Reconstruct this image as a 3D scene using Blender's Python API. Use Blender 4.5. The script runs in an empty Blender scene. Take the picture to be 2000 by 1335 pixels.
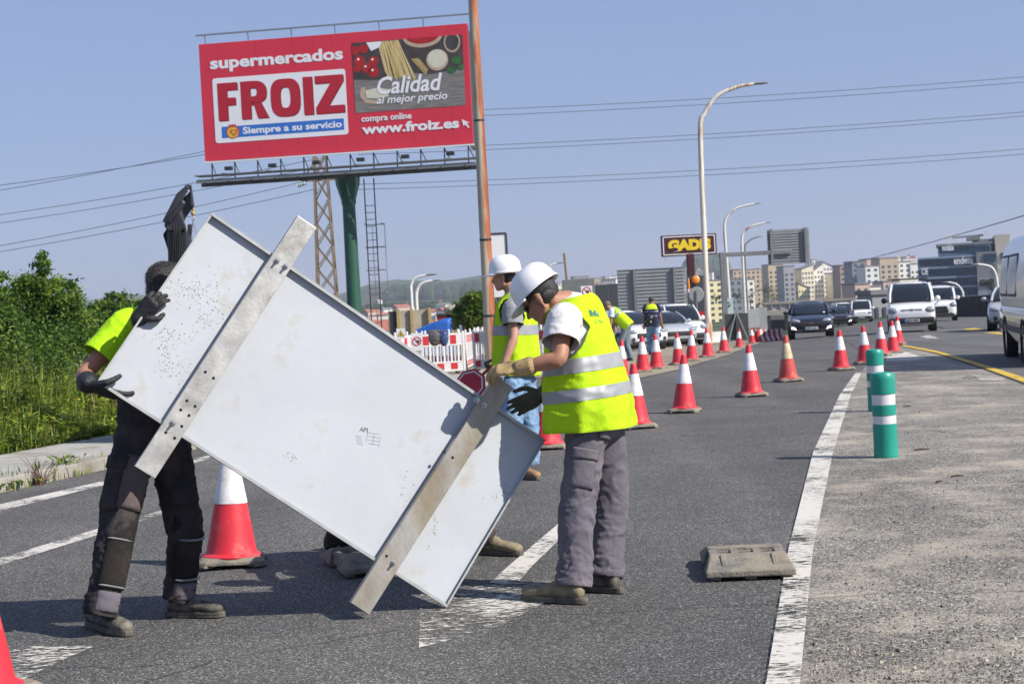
import bpy, bmesh, math, random
from mathutils import Vector, Matrix, noise
V = Vector
R = math.radians
random.seed(7)
SC = bpy.context.scene
COL = SC.collection

# ------------------------------------------------------------------ camera
F, W0, H0 = 3200.0, 2000.0, 1335.0          # focal length and photo size in photo pixels
ROLL, PITCH = R(3.0), math.atan(71.0 / 3200.0)
CAM = V((0, 0, 1.5))
fwd = V((0, math.cos(PITCH), -math.sin(PITCH)))
up0 = V((0, math.sin(PITCH), math.cos(PITCH)))
r0 = V((1, 0, 0))
cr = r0 * math.cos(ROLL) - up0 * math.sin(ROLL)
cu = up0 * math.cos(ROLL) + r0 * math.sin(ROLL)
cam = bpy.data.cameras.new('camera')
cam.sensor_width = 36.0
cam.lens = 36.0 * F / W0
cam.clip_end = 20000
cam.clip_start = 0.1
co = bpy.data.objects.new('camera', cam)
COL.objects.link(co)
co.matrix_world = Matrix(((cr.x, cu.x, -fwd.x, CAM.x), (cr.y, cu.y, -fwd.y, CAM.y), (cr.z, cu.z, -fwd.z, CAM.z), (0, 0, 0, 1)))
SC.camera = co
cam.dof.use_dof = True
cam.dof.focus_distance = 9.0
cam.dof.aperture_fstop = 9.0

# ------------------------------------------------------------------ sky, sun, exposure
SUN_EL = R(39)
sxy = V((0.90, -0.45)).normalized()
TOSUN = V((sxy.x * math.cos(SUN_EL), sxy.y * math.cos(SUN_EL), math.sin(SUN_EL)))
wd = bpy.data.worlds.new('World')
SC.world = wd
wd.use_nodes = True
nt = wd.node_tree
sky = nt.nodes.new('ShaderNodeTexSky')
sky.sky_type = 'NISHITA'
sky.sun_disc = False
sky.sun_elevation = SUN_EL
sky.sun_rotation = math.atan2(sxy.x, sxy.y)
sky.altitude = 50
sky.air_density = 1.0
sky.dust_density = 0.4
sky.ozone_density = 4.0
hs = nt.nodes.new('ShaderNodeHueSaturation')
hs.inputs['Saturation'].default_value = 1.0
bg = nt.nodes['Background']
tn = nt.nodes.new('ShaderNodeMix')
tn.data_type = 'RGBA'; tn.blend_type = 'MULTIPLY'
tn.inputs[0].default_value = 1.0
tn.inputs[7].default_value = (1.08, 0.98, 1.05, 1)
nt.links.new(sky.outputs[0], hs.inputs['Color'])
nt.links.new(hs.outputs[0], tn.inputs[6])
vl = nt.nodes.new('ShaderNodeMix')            # an even veil of high haze over the whole dome
vl.data_type = 'RGBA'
vl.inputs[0].default_value = 0.62
vl.inputs[7].default_value = (3.35, 4.5, 7.5, 1)
nt.links.new(tn.outputs[2], vl.inputs[6])
nt.links.new(vl.outputs[2], bg.inputs[0])
bg.inputs[1].default_value = 0.072
sl = bpy.data.lights.new('sun', 'SUN')
sl.energy = 5.0
sl.angle = R(0.53)
sl.color = (1.0, 0.94, 0.85)
so = bpy.data.objects.new('sun', sl)
COL.objects.link(so)
so.rotation_euler = (-TOSUN).to_track_quat('-Z', 'Y').to_euler()
so.location = (30, -20, 40)
SC.view_settings.view_transform = 'Standard'
SC.view_settings.look = 'None'
SC.view_settings.exposure = 0.42
SC.view_settings.gamma = 1.0

# ------------------------------------------------------------------ pixel helpers
def ray(px, py):
    a = (px - W0 / 2) / F
    b = (H0 / 2 - py) / F
    return cr * a + cu * b + fwd
def Wp(px, py, d):                            # point seen at a pixel, d metres ahead
    return CAM + ray(px, py) * d
def zg(y, x=None):                            # the road dips away from the camera, more so on the left
    t = max(0.0, y - 20.0)
    k = 2.5e-4
    if x is not None and y > 5:
        k -= 1.05e-4 * max(0.0, min(1.0, (1000 + F * x / y - 1480) / 270.0))
    if t < 45: return -k * t * t
    return max(-14.0, -k * 2025 - 90 * k * (t - 45))
def G(px, py, dz=0.0):                        # ground point under a pixel
    r = ray(px, py)
    lo, m = 2.0, 2.0
    while m < 900:
        p = CAM + r * m
        if p.z <= zg(p.y, p.x) + dz: break
        lo = m
        m *= 1.02
    hi = m
    for i in range(40):
        m = (lo + hi) / 2
        p = CAM + r * m
        if p.z > zg(p.y, p.x) + dz: lo = m
        else: hi = m
    return CAM + r * lo
def plane_hit(px, py, p0, n):
    r = ray(px, py)
    return CAM + r * ((p0 - CAM).dot(n) / r.dot(n))
def proj(p):
    q = p - CAM
    d = q.dot(fwd)
    return (W0 / 2 + F * q.dot(cr) / d, H0 / 2 - F * q.dot(cu) / d, d)

# ------------------------------------------------------------------ mesh helpers
def frame(z, x=None):
    z = V(z).normalized()
    if x is None: x = V((1, 0, 0)) if abs(z.x) < 0.9 else V((0, 1, 0))
    x = V(x)
    x = (x - z * x.dot(z)).normalized()
    y = z.cross(x)
    return Matrix((x, y, z)).transposed()
class MB:
    def __init__(s): s.v = []; s.f = []; s.m = []
    def add(s, vs, fs, m=0):
        o = len(s.v)
        s.v += [V(p) for p in vs]
        s.f += [tuple(i + o for i in f) for f in fs]
        s.m += [m] * len(fs)
        return s
    def box(s, c, size, Rm=None, m=0):
        hx, hy, hz = size[0] / 2, size[1] / 2, size[2] / 2
        vs = [V((x, y, z)) for z in (-hz, hz) for y in (-hy, hy) for x in (-hx, hx)]
        if Rm is not None: vs = [Rm @ p for p in vs]
        c = V(c)
        return s.add([p + c for p in vs], [(0, 2, 3, 1), (4, 5, 7, 6), (0, 1, 5, 4), (2, 6, 7, 3), (0, 4, 6, 2), (1, 3, 7, 5)], m)
    def bar(s, a, b, w, h=None, m=0, x=None):      # box from a to b
        a, b = V(a), V(b)
        h = w if h is None else h
        L = (b - a).length
        return s.box((a + b) / 2, (w, h, L), frame(b - a, x), m)
    def tube(s, pts, rad, n=10, m=0, x=None, cap=True):
        pts = [V(p) for p in pts]
        k = len(pts)
        if not isinstance(rad, (list, tuple)): rad = [rad] * k
        rings = []
        ref = x
        for i, p in enumerate(pts):
            t = pts[min(i + 1, k - 1)] - pts[max(i - 1, 0)]
            Fm = frame(t, ref)
            ref = Fm.col[0]
            r = rad[i]
            rx, ry = r if isinstance(r, (list, tuple)) else (r, r)
            rings.append([p + Fm @ V((rx * math.cos(2 * math.pi * j / n), ry * math.sin(2 * math.pi * j / n), 0)) for j in range(n)])
        vs = [q for g in rings for q in g]
        fs = [(i * n + j, i * n + (j + 1) % n, (i + 1) * n + (j + 1) % n, (i + 1) * n + j) for i in range(k - 1) for j in range(n)]
        if cap:
            fs.append(tuple(range(n - 1, -1, -1)))
            fs.append(tuple((k - 1) * n + j for j in range(n)))
        return s.add(vs, fs, m)
    def lathe(s, prof, n=24, c=(0, 0, 0), m=0, Rm=None, cap=True):
        c = V(c)
        vs = []
        for r, z in prof:
            for j in range(n):
                a = 2 * math.pi * j / n
                p = V((r * math.cos(a), r * math.sin(a), z))
                if Rm is not None: p = Rm @ p
                vs.append(p + c)
        k = len(prof)
        fs = [(i * n + j, i * n + (j + 1) % n, (i + 1) * n + (j + 1) % n, (i + 1) * n + j) for i in range(k - 1) for j in range(n)]
        if cap:
            fs.append(tuple(range(n - 1, -1, -1)))
            fs.append(tuple((k - 1) * n + j for j in range(n)))
        return s.add(vs, fs, m)
    def prism(s, poly, z0, z1, Rm=None, c=(0, 0, 0), m=0):
        c = V(c)
        n = len(poly)
        vs = [V((x, y, z0)) for x, y in poly] + [V((x, y, z1)) for x, y in poly]
        if Rm is not None: vs = [Rm @ p for p in vs]
        fs = [tuple(range(n - 1, -1, -1)), tuple(range(n, 2 * n))]
        fs += [(i, (i + 1) % n, n + (i + 1) % n, n + i) for i in range(n)]
        return s.add([p + c for p in vs], fs, m)
    def ell(s, c, rad, Rm=None, m=0, nu=16, nv=10):
        c = V(c)
        vs = [V((0, 0, -rad[2]))]
        for i in range(1, nv):
            t = -math.pi / 2 + math.pi * i / nv
            for j in range(nu):
                a = 2 * math.pi * j / nu
                vs.append(V((rad[0] * math.cos(t) * math.cos(a), rad[1] * math.cos(t) * math.sin(a), rad[2] * math.sin(t))))
        vs.append(V((0, 0, rad[2])))
        if Rm is not None: vs = [Rm @ p for p in vs]
        fs = [(0, 1 + (j + 1) % nu, 1 + j) for j in range(nu)]
        for i in range(nv - 2):
            for j in range(nu):
                a = 1 + i * nu
                fs.append((a + j, a + (j + 1) % nu, a + nu + (j + 1) % nu, a + nu + j))
        L = len(vs) - 1
        a = 1 + (nv - 2) * nu
        fs += [(a + j, a + (j + 1) % nu, L) for j in range(nu)]
        return s.add([p + c for p in vs], fs, m)
    def limb(s, pts, n=16, m=0, x=None, sub=4):      # smooth closed tube with round ends; pts = (point, rx, ry)
        P = [V(p[0]) for p in pts]
        rx = [p[1] for p in pts]
        ry = [p[2] if len(p) > 2 else p[1] for p in pts]
        def cm(A, i, t):
            a, b, c, d = A[max(i - 1, 0)], A[i], A[i + 1], A[min(i + 2, len(A) - 1)]
            return 0.5 * ((2 * b) + (c - a) * t + (2 * a - 5 * b + 4 * c - d) * t * t + (-a + 3 * b - 3 * c + d) * t ** 3)
        QP, QX, QY = [], [], []
        for i in range(len(P) - 1):
            for q in range(sub):
                t = q / sub
                QP.append(cm(P, i, t)); QX.append(max(0.002, cm(rx, i, t))); QY.append(max(0.002, cm(ry, i, t)))
        QP.append(P[-1]); QX.append(rx[-1]); QY.append(ry[-1])
        d0 = (QP[0] - QP[1]).normalized()
        d1 = (QP[-1] - QP[-2]).normalized()
        a0, a1 = min(QX[0], QY[0]) * 0.6, min(QX[-1], QY[-1]) * 0.6
        QP = [QP[0] + d0 * a0, QP[0] + d0 * a0 * 0.6] + QP + [QP[-1] + d1 * a1 * 0.6, QP[-1] + d1 * a1]
        QX = [QX[0] * 0.25, QX[0] * 0.78] + QX + [QX[-1] * 0.78, QX[-1] * 0.25]
        QY = [QY[0] * 0.25, QY[0] * 0.78] + QY + [QY[-1] * 0.78, QY[-1] * 0.25]
        return s.tube(QP, list(zip(QX, QY)), n, m, x)
    def mesh(s, name, off=None):
        me = bpy.data.meshes.new(name)
        vs = s.v if off is None else [p - off for p in s.v]
        me.from_pydata([tuple(p) for p in vs], [], s.f)
        if any(s.m): me.polygons.foreach_set('material_index', s.m)
        me.update()
        return me
    def build(s, name, mats, parent=None, smooth=None, bevel=0.0, world=False, bseg=2):
        off = parent.location if (world and parent is not None) else None
        me = s.mesh(name, off)
        return link(name, me, mats, parent, smooth, bevel, bseg)
def link(name, me, mats, parent=None, smooth=None, bevel=0.0, bseg=2):
    if not isinstance(mats, (list, tuple)): mats = [mats]
    for m in mats: me.materials.append(m)
    if smooth is not None:
        me.shade_smooth()
        if smooth < 180: me.set_sharp_from_angle(angle=R(smooth))
    o = bpy.data.objects.new(name, me)
    COL.objects.link(o)
    if parent is not None: o.parent = parent
    if bevel:
        b = o.modifiers.new('edge', 'BEVEL')
        b.width = bevel; b.segments = bseg; b.limit_method = 'ANGLE'; b.angle_limit = R(40)
    return o
def tag(o, label=None, cat=None, group=None, kind=None):
    if label: o['label'] = label
    if cat: o['category'] = cat
    if group: o['group'] = group
    if kind: o['kind'] = kind
    return o
def thing(name, loc, label, cat, group=None, rz=0.0):
    o = bpy.data.objects.new(name, None)
    COL.objects.link(o)
    o.empty_display_size = 0.1
    o.location = loc
    o.rotation_euler = (0, 0, rz)
    return tag(o, label, cat, group)
def copy_tree(o, parent=None):
    c = o.copy()
    COL.objects.link(c)
    c.parent = parent
    for ch in [x for x in o.children]: copy_tree(ch, c)
    return c
def text_mesh(txt, size, M, mat, parent, name='lettering', bold=0.0, shear=0.0, spacing=1.0, align='LEFT', ext=0.002, width=None, off=None):
    c = bpy.data.curves.new('txt', 'FONT')
    c.body = txt; c.size = size; c.shear = shear; c.space_character = spacing; c.align_x = align
    c.extrude = ext; c.offset = bold; c.resolution_u = 3
    t = bpy.data.objects.new('txt', c)
    COL.objects.link(t)
    dg = bpy.context.evaluated_depsgraph_get()
    me = bpy.data.meshes.new_from_object(t.evaluated_get(dg))
    bpy.data.objects.remove(t)
    if width and len(me.vertices):
        xs = [v.co.x for v in me.vertices]
        k = width / max(1e-6, max(xs) - min(xs))
        x0 = min(xs) if align == 'LEFT' else 0
        for v in me.vertices: v.co.x = (v.co.x - x0) * k
    me.transform(M)
    if off is not None: me.transform(Matrix.Translation(-off))
    me.materials.clear()
    return link(name, me, mat, parent)

# ------------------------------------------------------------------ materials
def C(r, g, b):
    def f(c):
        c /= 255.0
        return c / 12.92 if c <= 0.04045 else ((c + 0.055) / 1.055) ** 2.4
    return (f(r), f(g), f(b), 1)
MATS = {}
def pm(name, col, rough=0.6, metal=0.0, var=0.12, scale=6.0, bump=0.0, bscale=60.0, dirt=None, dscale=3.0, dth=0.55, dsoft=0.12, coat=0.0, emit=0.0, sub=0.0, spec=0.5, stretch=None, transl=0.0, trans=0.0, bdist=0.01):
    if name in MATS: return MATS[name]
    m = bpy.data.materials.new(name)
    m.use_nodes = True
    t = m.node_tree
    L = t.links.new
    b = t.nodes['Principled BSDF']
    if len(col) == 3: col = (*col, 1)
    b.inputs['Roughness'].default_value = rough
    b.inputs['Metallic'].default_value = metal
    b.inputs['Specular IOR Level'].default_value = spec
    if coat: b.inputs['Coat Weight'].default_value = coat; b.inputs['Coat Roughness'].default_value = 0.06
    if trans: b.inputs['Transmission Weight'].default_value = trans
    if emit:
        b.inputs['Emission Color'].default_value = col
        b.inputs['Emission Strength'].default_value = emit
    tc = t.nodes.new('ShaderNodeTexCoord')
    src = tc.outputs['Object']
    if stretch:
        mp = t.nodes.new('ShaderNodeMapping')
        mp.inputs['Scale'].default_value = stretch
        L(src, mp.inputs[0])
        src = mp.outputs[0]
    nz = t.nodes.new('ShaderNodeTexNoise')
    nz.inputs['Scale'].default_value = scale
    nz.inputs['Detail'].default_value = 6
    L(src, nz.inputs['Vector'])
    mr = t.nodes.new('ShaderNodeMapRange')
    mr.inputs[1].default_value = 0.25; mr.inputs[2].default_value = 0.75
    mr.inputs[3].default_value = 1 - var; mr.inputs[4].default_value = 1 + var
    L(nz.outputs[0], mr.inputs[0])
    mx = t.nodes.new('ShaderNodeMix')
    mx.data_type = 'RGBA'; mx.blend_type = 'MULTIPLY'
    mx.inputs[0].default_value = 1
    mx.inputs[6].default_value = col
    L(mr.outputs[0], mx.inputs[7])
    out = mx.outputs[2]
    if dirt:
        n2 = t.nodes.new('ShaderNodeTexNoise')
        n2.inputs['Scale'].default_value = dscale
        n2.inputs['Detail'].default_value = 9
        n2.inputs['Roughness'].default_value = 0.65
        L(src, n2.inputs['Vector'])
        r2 = t.nodes.new('ShaderNodeMapRange')
        r2.inputs[1].default_value = dth - dsoft; r2.inputs[2].default_value = dth + dsoft
        L(n2.outputs[0], r2.inputs[0])
        m2 = t.nodes.new('ShaderNodeMix')
        m2.data_type = 'RGBA'
        L(r2.outputs[0], m2.inputs[0])
        L(out, m2.inputs[6])
        m2.inputs[7].default_value = (*dirt[:3], 1)
        out = m2.outputs[2]
    L(out, b.inputs['Base Color'])
    if bump:
        n3 = t.nodes.new('ShaderNodeTexNoise')
        n3.inputs['Scale'].default_value = bscale
        n3.inputs['Detail'].default_value = 4
        L(src, n3.inputs['Vector'])
        bp = t.nodes.new('ShaderNodeBump')
        bp.inputs['Strength'].default_value = bump
        bp.inputs['Distance'].default_value = bdist
        L(n3.outputs[0], bp.inputs['Height'])
        L(bp.outputs[0], b.inputs['Normal'])
    if transl:
        tr = t.nodes.new('ShaderNodeBsdfTranslucent')
        L(out, tr.inputs[0])
        ms = t.nodes.new('ShaderNodeMixShader')
        ms.inputs[0].default_value = transl
        L(b.outputs[0], ms.inputs[1]); L(tr.outputs[0], ms.inputs[2])
        L(ms.outputs[0], t.nodes['Material Output'].inputs[0])
    MATS[name] = m
    return m

# ================================================================== GROUND AND ROADS
def asphalt(name, base, light, pale, patch=0.0, sc=1.0, dk=0.35):
    m = bpy.data.materials.new(name)
    m.use_nodes = True
    t = m.node_tree
    L = t.links.new
    b = t.nodes['Principled BSDF']
    b.inputs['Roughness'].default_value = 0.82
    b.inputs['Specular IOR Level'].default_value = 0.35
    tc = t.nodes.new('ShaderNodeTexCoord')
    vo = t.nodes.new('ShaderNodeTexVoronoi')
    vo.inputs['Scale'].default_value = 140 * sc
    L(tc.outputs['Object'], vo.inputs['Vector'])
    cr_ = t.nodes.new('ShaderNodeValToRGB')
    sep = t.nodes.new('ShaderNodeSeparateColor')
    L(vo.outputs['Color'], sep.inputs[0])
    L(sep.outputs[0], cr_.inputs[0])
    e = cr_.color_ramp.elements
    e[0].position = 0.0; e[0].color = (base[0] * dk, base[1] * dk, base[2] * dk, 1)
    e[1].position = 1.0; e[1].color = (*light, 1)
    k = e.new(0.55); k.color = (*base, 1)
    k = e.new(0.86); k.color = (base[0] * 1.7, base[1] * 1.7, base[2] * 1.65, 1)
    n1 = t.nodes.new('ShaderNodeTexNoise')
    n1.inputs['Scale'].default_value = 0.55; n1.inputs['Detail'].default_value = 7; n1.inputs['Roughness'].default_value = 0.6
    L(tc.outputs['Object'], n1.inputs['Vector'])
    r1 = t.nodes.new('ShaderNodeMapRange')
    r1.inputs[1].default_value = 0.3; r1.inputs[2].default_value = 0.7
    r1.inputs[3].default_value = 0.78; r1.inputs[4].default_value = 1.22
    L(n1.outputs[0], r1.inputs[0])
    mx = t.nodes.new('ShaderNodeMix'); mx.data_type = 'RGBA'; mx.blend_type = 'MULTIPLY'; mx.inputs[0].default_value = 1
    L(cr_.outputs[0], mx.inputs[6]); L(r1.outputs[0], mx.inputs[7])
    out = mx.outputs[2]
    n2 = t.nodes.new('ShaderNodeTexNoise')
    n2.inputs['Scale'].default_value = 1.4; n2.inputs['Detail'].default_value = 10; n2.inputs['Roughness'].default_value = 0.7
    L(tc.outputs['Object'], n2.inputs['Vector'])
    r2 = t.nodes.new('ShaderNodeMapRange')
    r2.inputs[1].default_value = 0.62 - patch; r2.inputs[2].default_value = 0.78 - patch
    r2.inputs[4].default_value = 0.75
    L(n2.outputs[0], r2.inputs[0])
    m2 = t.nodes.new('ShaderNodeMix'); m2.data_type = 'RGBA'
    L(r2.outputs[0], m2.inputs[0]); L(out, m2.inputs[6])
    m3 = t.nodes.new('ShaderNodeMix'); m3.data_type = 'RGBA'; m3.blend_type = 'MULTIPLY'; m3.inputs[0].default_value = 0.55
    m3.inputs[6].default_value = (*pale, 1)
    s3 = t.nodes.new('ShaderNodeMath'); s3.operation = 'MULTIPLY_ADD'; s3.inputs[1].default_value = 1.1; s3.inputs[2].default_value = 0.45
    L(sep.outputs[1], s3.inputs[0])
    L(s3.outputs[0], m3.inputs[7])
    L(m3.outputs[2], m2.inputs[7])
    L(m2.outputs[2], b.inputs['Base Color'])
    # polished wheel tracks along the road and a few fine cracks
    mt_ = t.nodes.new('ShaderNodeMapping')
    mt_.inputs['Rotation'].default_value = (0, 0, R(12.7))
    mt_.inputs['Scale'].default_value = (0.75, 0.03, 1)
    L(tc.outputs['Object'], mt_.inputs[0])
    nt_ = t.nodes.new('ShaderNodeTexNoise'); nt_.inputs['Scale'].default_value = 1.0; nt_.inputs['Detail'].default_value = 4
    L(mt_.outputs[0], nt_.inputs['Vector'])
    rt_ = t.nodes.new('ShaderNodeMapRange'); rt_.inputs[1].default_value = 0.3; rt_.inputs[2].default_value = 0.7; rt_.inputs[3].default_value = 0.80; rt_.inputs[4].default_value = 1.20
    L(nt_.outputs[0], rt_.inputs[0])
    vc = t.nodes.new('ShaderNodeTexVoronoi'); vc.feature = 'DISTANCE_TO_EDGE'; vc.inputs['Scale'].default_value = 0.33
    wn = t.nodes.new('ShaderNodeTexNoise'); wn.inputs['Scale'].default_value = 2.0; wn.inputs['Detail'].default_value = 6
    L(tc.outputs['Object'], wn.inputs['Vector'])
    wm = t.nodes.new('ShaderNodeMix'); wm.data_type = 'RGBA'; wm.inputs[0].default_value = 0.35
    L(tc.outputs['Object'], wm.inputs[6]); L(wn.outputs[1], wm.inputs[7])
    L(wm.outputs[2], vc.inputs['Vector'])
    rc_ = t.nodes.new('ShaderNodeMapRange'); rc_.inputs[1].default_value = 0.0005; rc_.inputs[2].default_value = 0.0035; rc_.inputs[3].default_value = 0.45; rc_.inputs[4].default_value = 1.0
    L(vc.outputs['Distance'], rc_.inputs[0])
    pr = t.nodes.new('ShaderNodeMath'); pr.operation = 'MULTIPLY'
    L(rt_.outputs[0], pr.inputs[0]); L(rc_.outputs[0], pr.inputs[1])
    mw = t.nodes.new('ShaderNodeMix'); mw.data_type = 'RGBA'; mw.blend_type = 'MULTIPLY'; mw.inputs[0].default_value = 1
    L(m2.outputs[2], mw.inputs[6]); L(pr.outputs[0], mw.inputs[7])
    L(mw.outputs[2], b.inputs['Base Color'])
    bp = t.nodes.new('ShaderNodeBump')
    bp.inputs['Strength'].default_value = 0.8
    bp.inputs['Distance'].default_value = 0.006
    L(vo.outputs['Distance'], bp.inputs['Height'])
    bp.invert = True
    L(bp.outputs[0], b.inputs['Normal'])
    return m
M_asph = asphalt('asphalt', (0.092, 0.089, 0.085), (0.38, 0.365, 0.34), (0.20, 0.188, 0.165), -0.01)
M_asph2 = asphalt('asphalt_main', (0.098, 0.096, 0.095), (0.40, 0.39, 0.37), (0.17, 0.16, 0.15), -0.02)
M_gore = asphalt('gritty_asphalt', (0.195, 0.182, 0.160), (0.66, 0.61, 0.53), (0.44, 0.385, 0.31), 0.145, 0.8, 0.12)
M_dirt = asphalt('sandy_ground', (0.24, 0.205, 0.15), (0.5, 0.45, 0.36), (0.33, 0.28, 0.20), 0.12, 0.6)
def paint(name, col, hole=0.47, under=(0.10, 0.095, 0.09)):
    m = bpy.data.materials.new(name)
    m.use_nodes = True
    t = m.node_tree
    L = t.links.new
    b = t.nodes['Principled BSDF']
    b.inputs['Roughness'].default_value = 0.75
    tc = t.nodes.new('ShaderNodeTexCoord')
    mp = t.nodes.new('ShaderNodeMapping')
    mp.inputs['Scale'].default_value = (14, 34, 14)
    L(tc.outputs['Object'], mp.inputs[0])
    n = t.nodes.new('ShaderNodeTexNoise')
    n.inputs['Scale'].default_value = 1.0; n.inputs['Detail'].default_value = 10; n.inputs['Roughness'].default_value = 0.72
    L(mp.outputs[0], n.inputs['Vector'])
    n0 = t.nodes.new('ShaderNodeTexNoise'); n0.inputs['Scale'].default_value = 1.3; n0.inputs['Detail'].default_value = 6
    L(tc.outputs['Object'], n0.inputs['Vector'])
    ad = t.nodes.new('ShaderNodeMath'); ad.operation = 'MULTIPLY_ADD'; ad.inputs[1].default_value = 0.7
    L(n0.outputs[0], ad.inputs[0])
    L(n.outputs[0], ad.inputs[2])
    r = t.nodes.new('ShaderNodeMapRange')
    r.inputs[1].default_value = hole + 0.28; r.inputs[2].default_value = hole + 0.36
    L(ad.outputs[0], r.inputs[0])
    n4 = t.nodes.new('ShaderNodeTexNoise'); n4.inputs['Scale'].default_value = 60
    L(tc.outputs['Object'], n4.inputs['Vector'])
    r4 = t.nodes.new('ShaderNodeMapRange'); r4.inputs[3].default_value = 0.72; r4.inputs[4].default_value = 1.1
    L(n4.outputs[0], r4.inputs[0])
    mm = t.nodes.new('ShaderNodeMix'); mm.data_type = 'RGBA'; mm.blend_type = 'MULTIPLY'; mm.inputs[0].default_value = 1
    mm.inputs[6].default_value = (*col, 1)
    L(r4.outputs[0], mm.inputs[7])
    L(mm.outputs[2], b.inputs['Base Color'])
    tr_ = t.nodes.new('ShaderNodeBsdfTransparent')          # where the paint has worn off the asphalt shows
    ms_ = t.nodes.new('ShaderNodeMixShader')
    L(r.outputs[0], ms_.inputs[0]); L(tr_.outputs[0], ms_.inputs[1]); L(b.outputs[0], ms_.inputs[2])
    L(ms_.outputs[0], t.nodes['Material Output'].inputs[0])
    bp = t.nodes.new('ShaderNodeBump'); bp.inputs['Strength'].default_value = 0.5; bp.inputs['Distance'].default_value = 0.004
    L(n4.outputs[0], bp.inputs['Height'])
    L(bp.outputs[0], b.inputs['Normal'])
    return m
M_wline = paint('white_road_paint', (0.62, 0.59, 0.53), 0.48, (0.15, 0.145, 0.135))
M_warrow = paint('worn_road_paint', (0.66, 0.63, 0.56), 0.56, (0.12, 0.117, 0.112))
M_yline = paint('yellow_road_paint', (0.62, 0.42, 0.05), 0.38)

def hills(az, d):                             # far terrain: az in photo-pixel columns
    z = zg(d, (az - 1000) / F * d)
    if d > 700:
        t = min(1, (d - 700) / 900.0)
        t = t * t * (3 - 2 * t)
        w = max(0.0, min(1.0, (az - 1150) / 250.0))
        left = 14
        z += t * (1 - w) * left
        if d > 1350:
            t2 = min(1, (d - 1350) / 1100.0)
            t2 = t2 * t2 * (3 - 2 * t2)
            z += t2 * w * (34 + 7 * math.sin(az * 0.011))
    if d > 1900:
        t = min(1, (d - 1900) / 2300.0)
        t = t * t * (3 - 2 * t)
        ridge = 62 + 20 * math.sin(az * 0.0085 + 0.4) + 9 * math.sin(az * 0.027)
        if az > 1150: ridge *= max(0.45, 1 - (az - 1150) / 500.0)
        z += t * ridge
    return z
mb = MB()
cols = [-900 + i * 40 for i in range(96)]
ds = [0.9, 2, 4, 6, 8, 10, 13, 16, 20, 25, 30, 36, 42, 50, 58, 66, 76, 88, 100, 115, 130, 150, 175, 200, 240, 280, 330, 390, 450, 520, 600, 700, 800, 900, 1000, 1150, 1300, 1450, 1600, 1900, 2200, 2500, 2900, 3300, 3700, 4200, 4600, 5200]
for d in ds:
    for a in cols:
        x = (a - 1000) / F * d
        z = hills(a, d) - (0.12 if d < 700 else 0)
        if d > 700: z += noise.noise(V((x * 0.004, d * 0.003, 0))) * 5 * min(1, (d - 700) / 600)
        if d < 3: x *= 3
        mb.v.append(V((x, d if d > 1 else -8, z)))
n = len(cols)
for i in range(len(ds) - 1):
    for j in range(n - 1):
        mb.f.append((i * n + j, i * n + j + 1, (i + 1) * n + j + 1, (i + 1) * n + j)); mb.m.append(0)
m = bpy.data.materials.new('land')
m.use_nodes = True
t = m.node_tree
bs = t.nodes['Principled BSDF']
bs.inputs['Roughness'].default_value = 0.95
bs.inputs['Specular IOR Level'].default_value = 0.1
tc = t.nodes.new('ShaderNodeTexCoord')
n1 = t.nodes.new('ShaderNodeTexNoise'); n1.inputs['Scale'].default_value = 0.012; n1.inputs['Detail'].default_value = 10; n1.inputs['Roughness'].default_value = 0.65
t.links.new(tc.outputs['Object'], n1.inputs['Vector'])
rp = t.nodes.new('ShaderNodeValToRGB')
t.links.new(n1.outputs[0], rp.inputs[0])
e = rp.color_ramp.elements
e[0].position = 0.36; e[0].color = (0.022, 0.036, 0.018, 1)
e[1].position = 0.66; e[1].color = (0.16, 0.15, 0.085, 1)
k = e.new(0.48); k.color = (0.04, 0.062, 0.025, 1)
k = e.new(0.57); k.color = (0.075, 0.10, 0.04, 1)
t.links.new(rp.outputs[0], bs.inputs['Base Color'])
tag(mb.build('ground', m, smooth=180), kind='structure')

def sheet(name, pts, dz, mat, kind='structure', world_pts=False, step=None):
    """a ground sheet from an outline, draped on the road profile"""
    P = pts if world_pts else [G(*p) for p in pts]
    bm = bmesh.new()
    vs = [bm.verts.new((p.x, p.y, 0)) for p in P]
    bm.faces.new(vs)
    ys = [p.y for p in P]
    y = math.ceil(min(ys))
    while y < max(ys):
        if y >= 18:
            bmesh.ops.bisect_plane(bm, geom=bm.verts[:] + bm.edges[:] + bm.faces[:], plane_co=(0, y, 0), plane_no=(0, 1, 0))
        y += (2 if y < 60 else 6)
    for az in range(1480, 1780, 30):
        a_ = (az - 1000) / F
        bmesh.ops.bisect_plane(bm, geom=bm.verts[:] + bm.edges[:] + bm.faces[:], plane_co=(0, 0, 0), plane_no=(1, -a_, 0))
    bmesh.ops.triangulate(bm, faces=bm.faces[:])
    for v in bm.verts: v.co.z = zg(v.co.y, v.co.x) + dz
    for f in bm.faces:
        if f.normal.z < 0: f.normal_flip()
    me = bpy.data.meshes.new(name)
    bm.normal_update()
    for f in bm.faces:
        if f.normal.z < 0: f.normal_flip()
    bm.to_mesh(me); bm.free()
    o = link(name, me, mat)
    return tag(o, kind=kind)
# road direction near the camera and the kerb line on the left
RD = V((math.sin(R(12.7)), math.cos(R(12.7)), 0))
k0, k1 = G(0, 962), G(215, 914)
KD = (k1 - k0).normalized(); KD.z = 0; KD.normalize()
KN = V((-KD.y, KD.x, 0))                      # to the left of the kerb
def KP(t, s, z=0): p = k0 + KD * t + KN * s; return V((p.x, p.y, zg(p.y, p.x) + z))
def flat(p): return V((p.x, p.y, 0))
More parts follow.
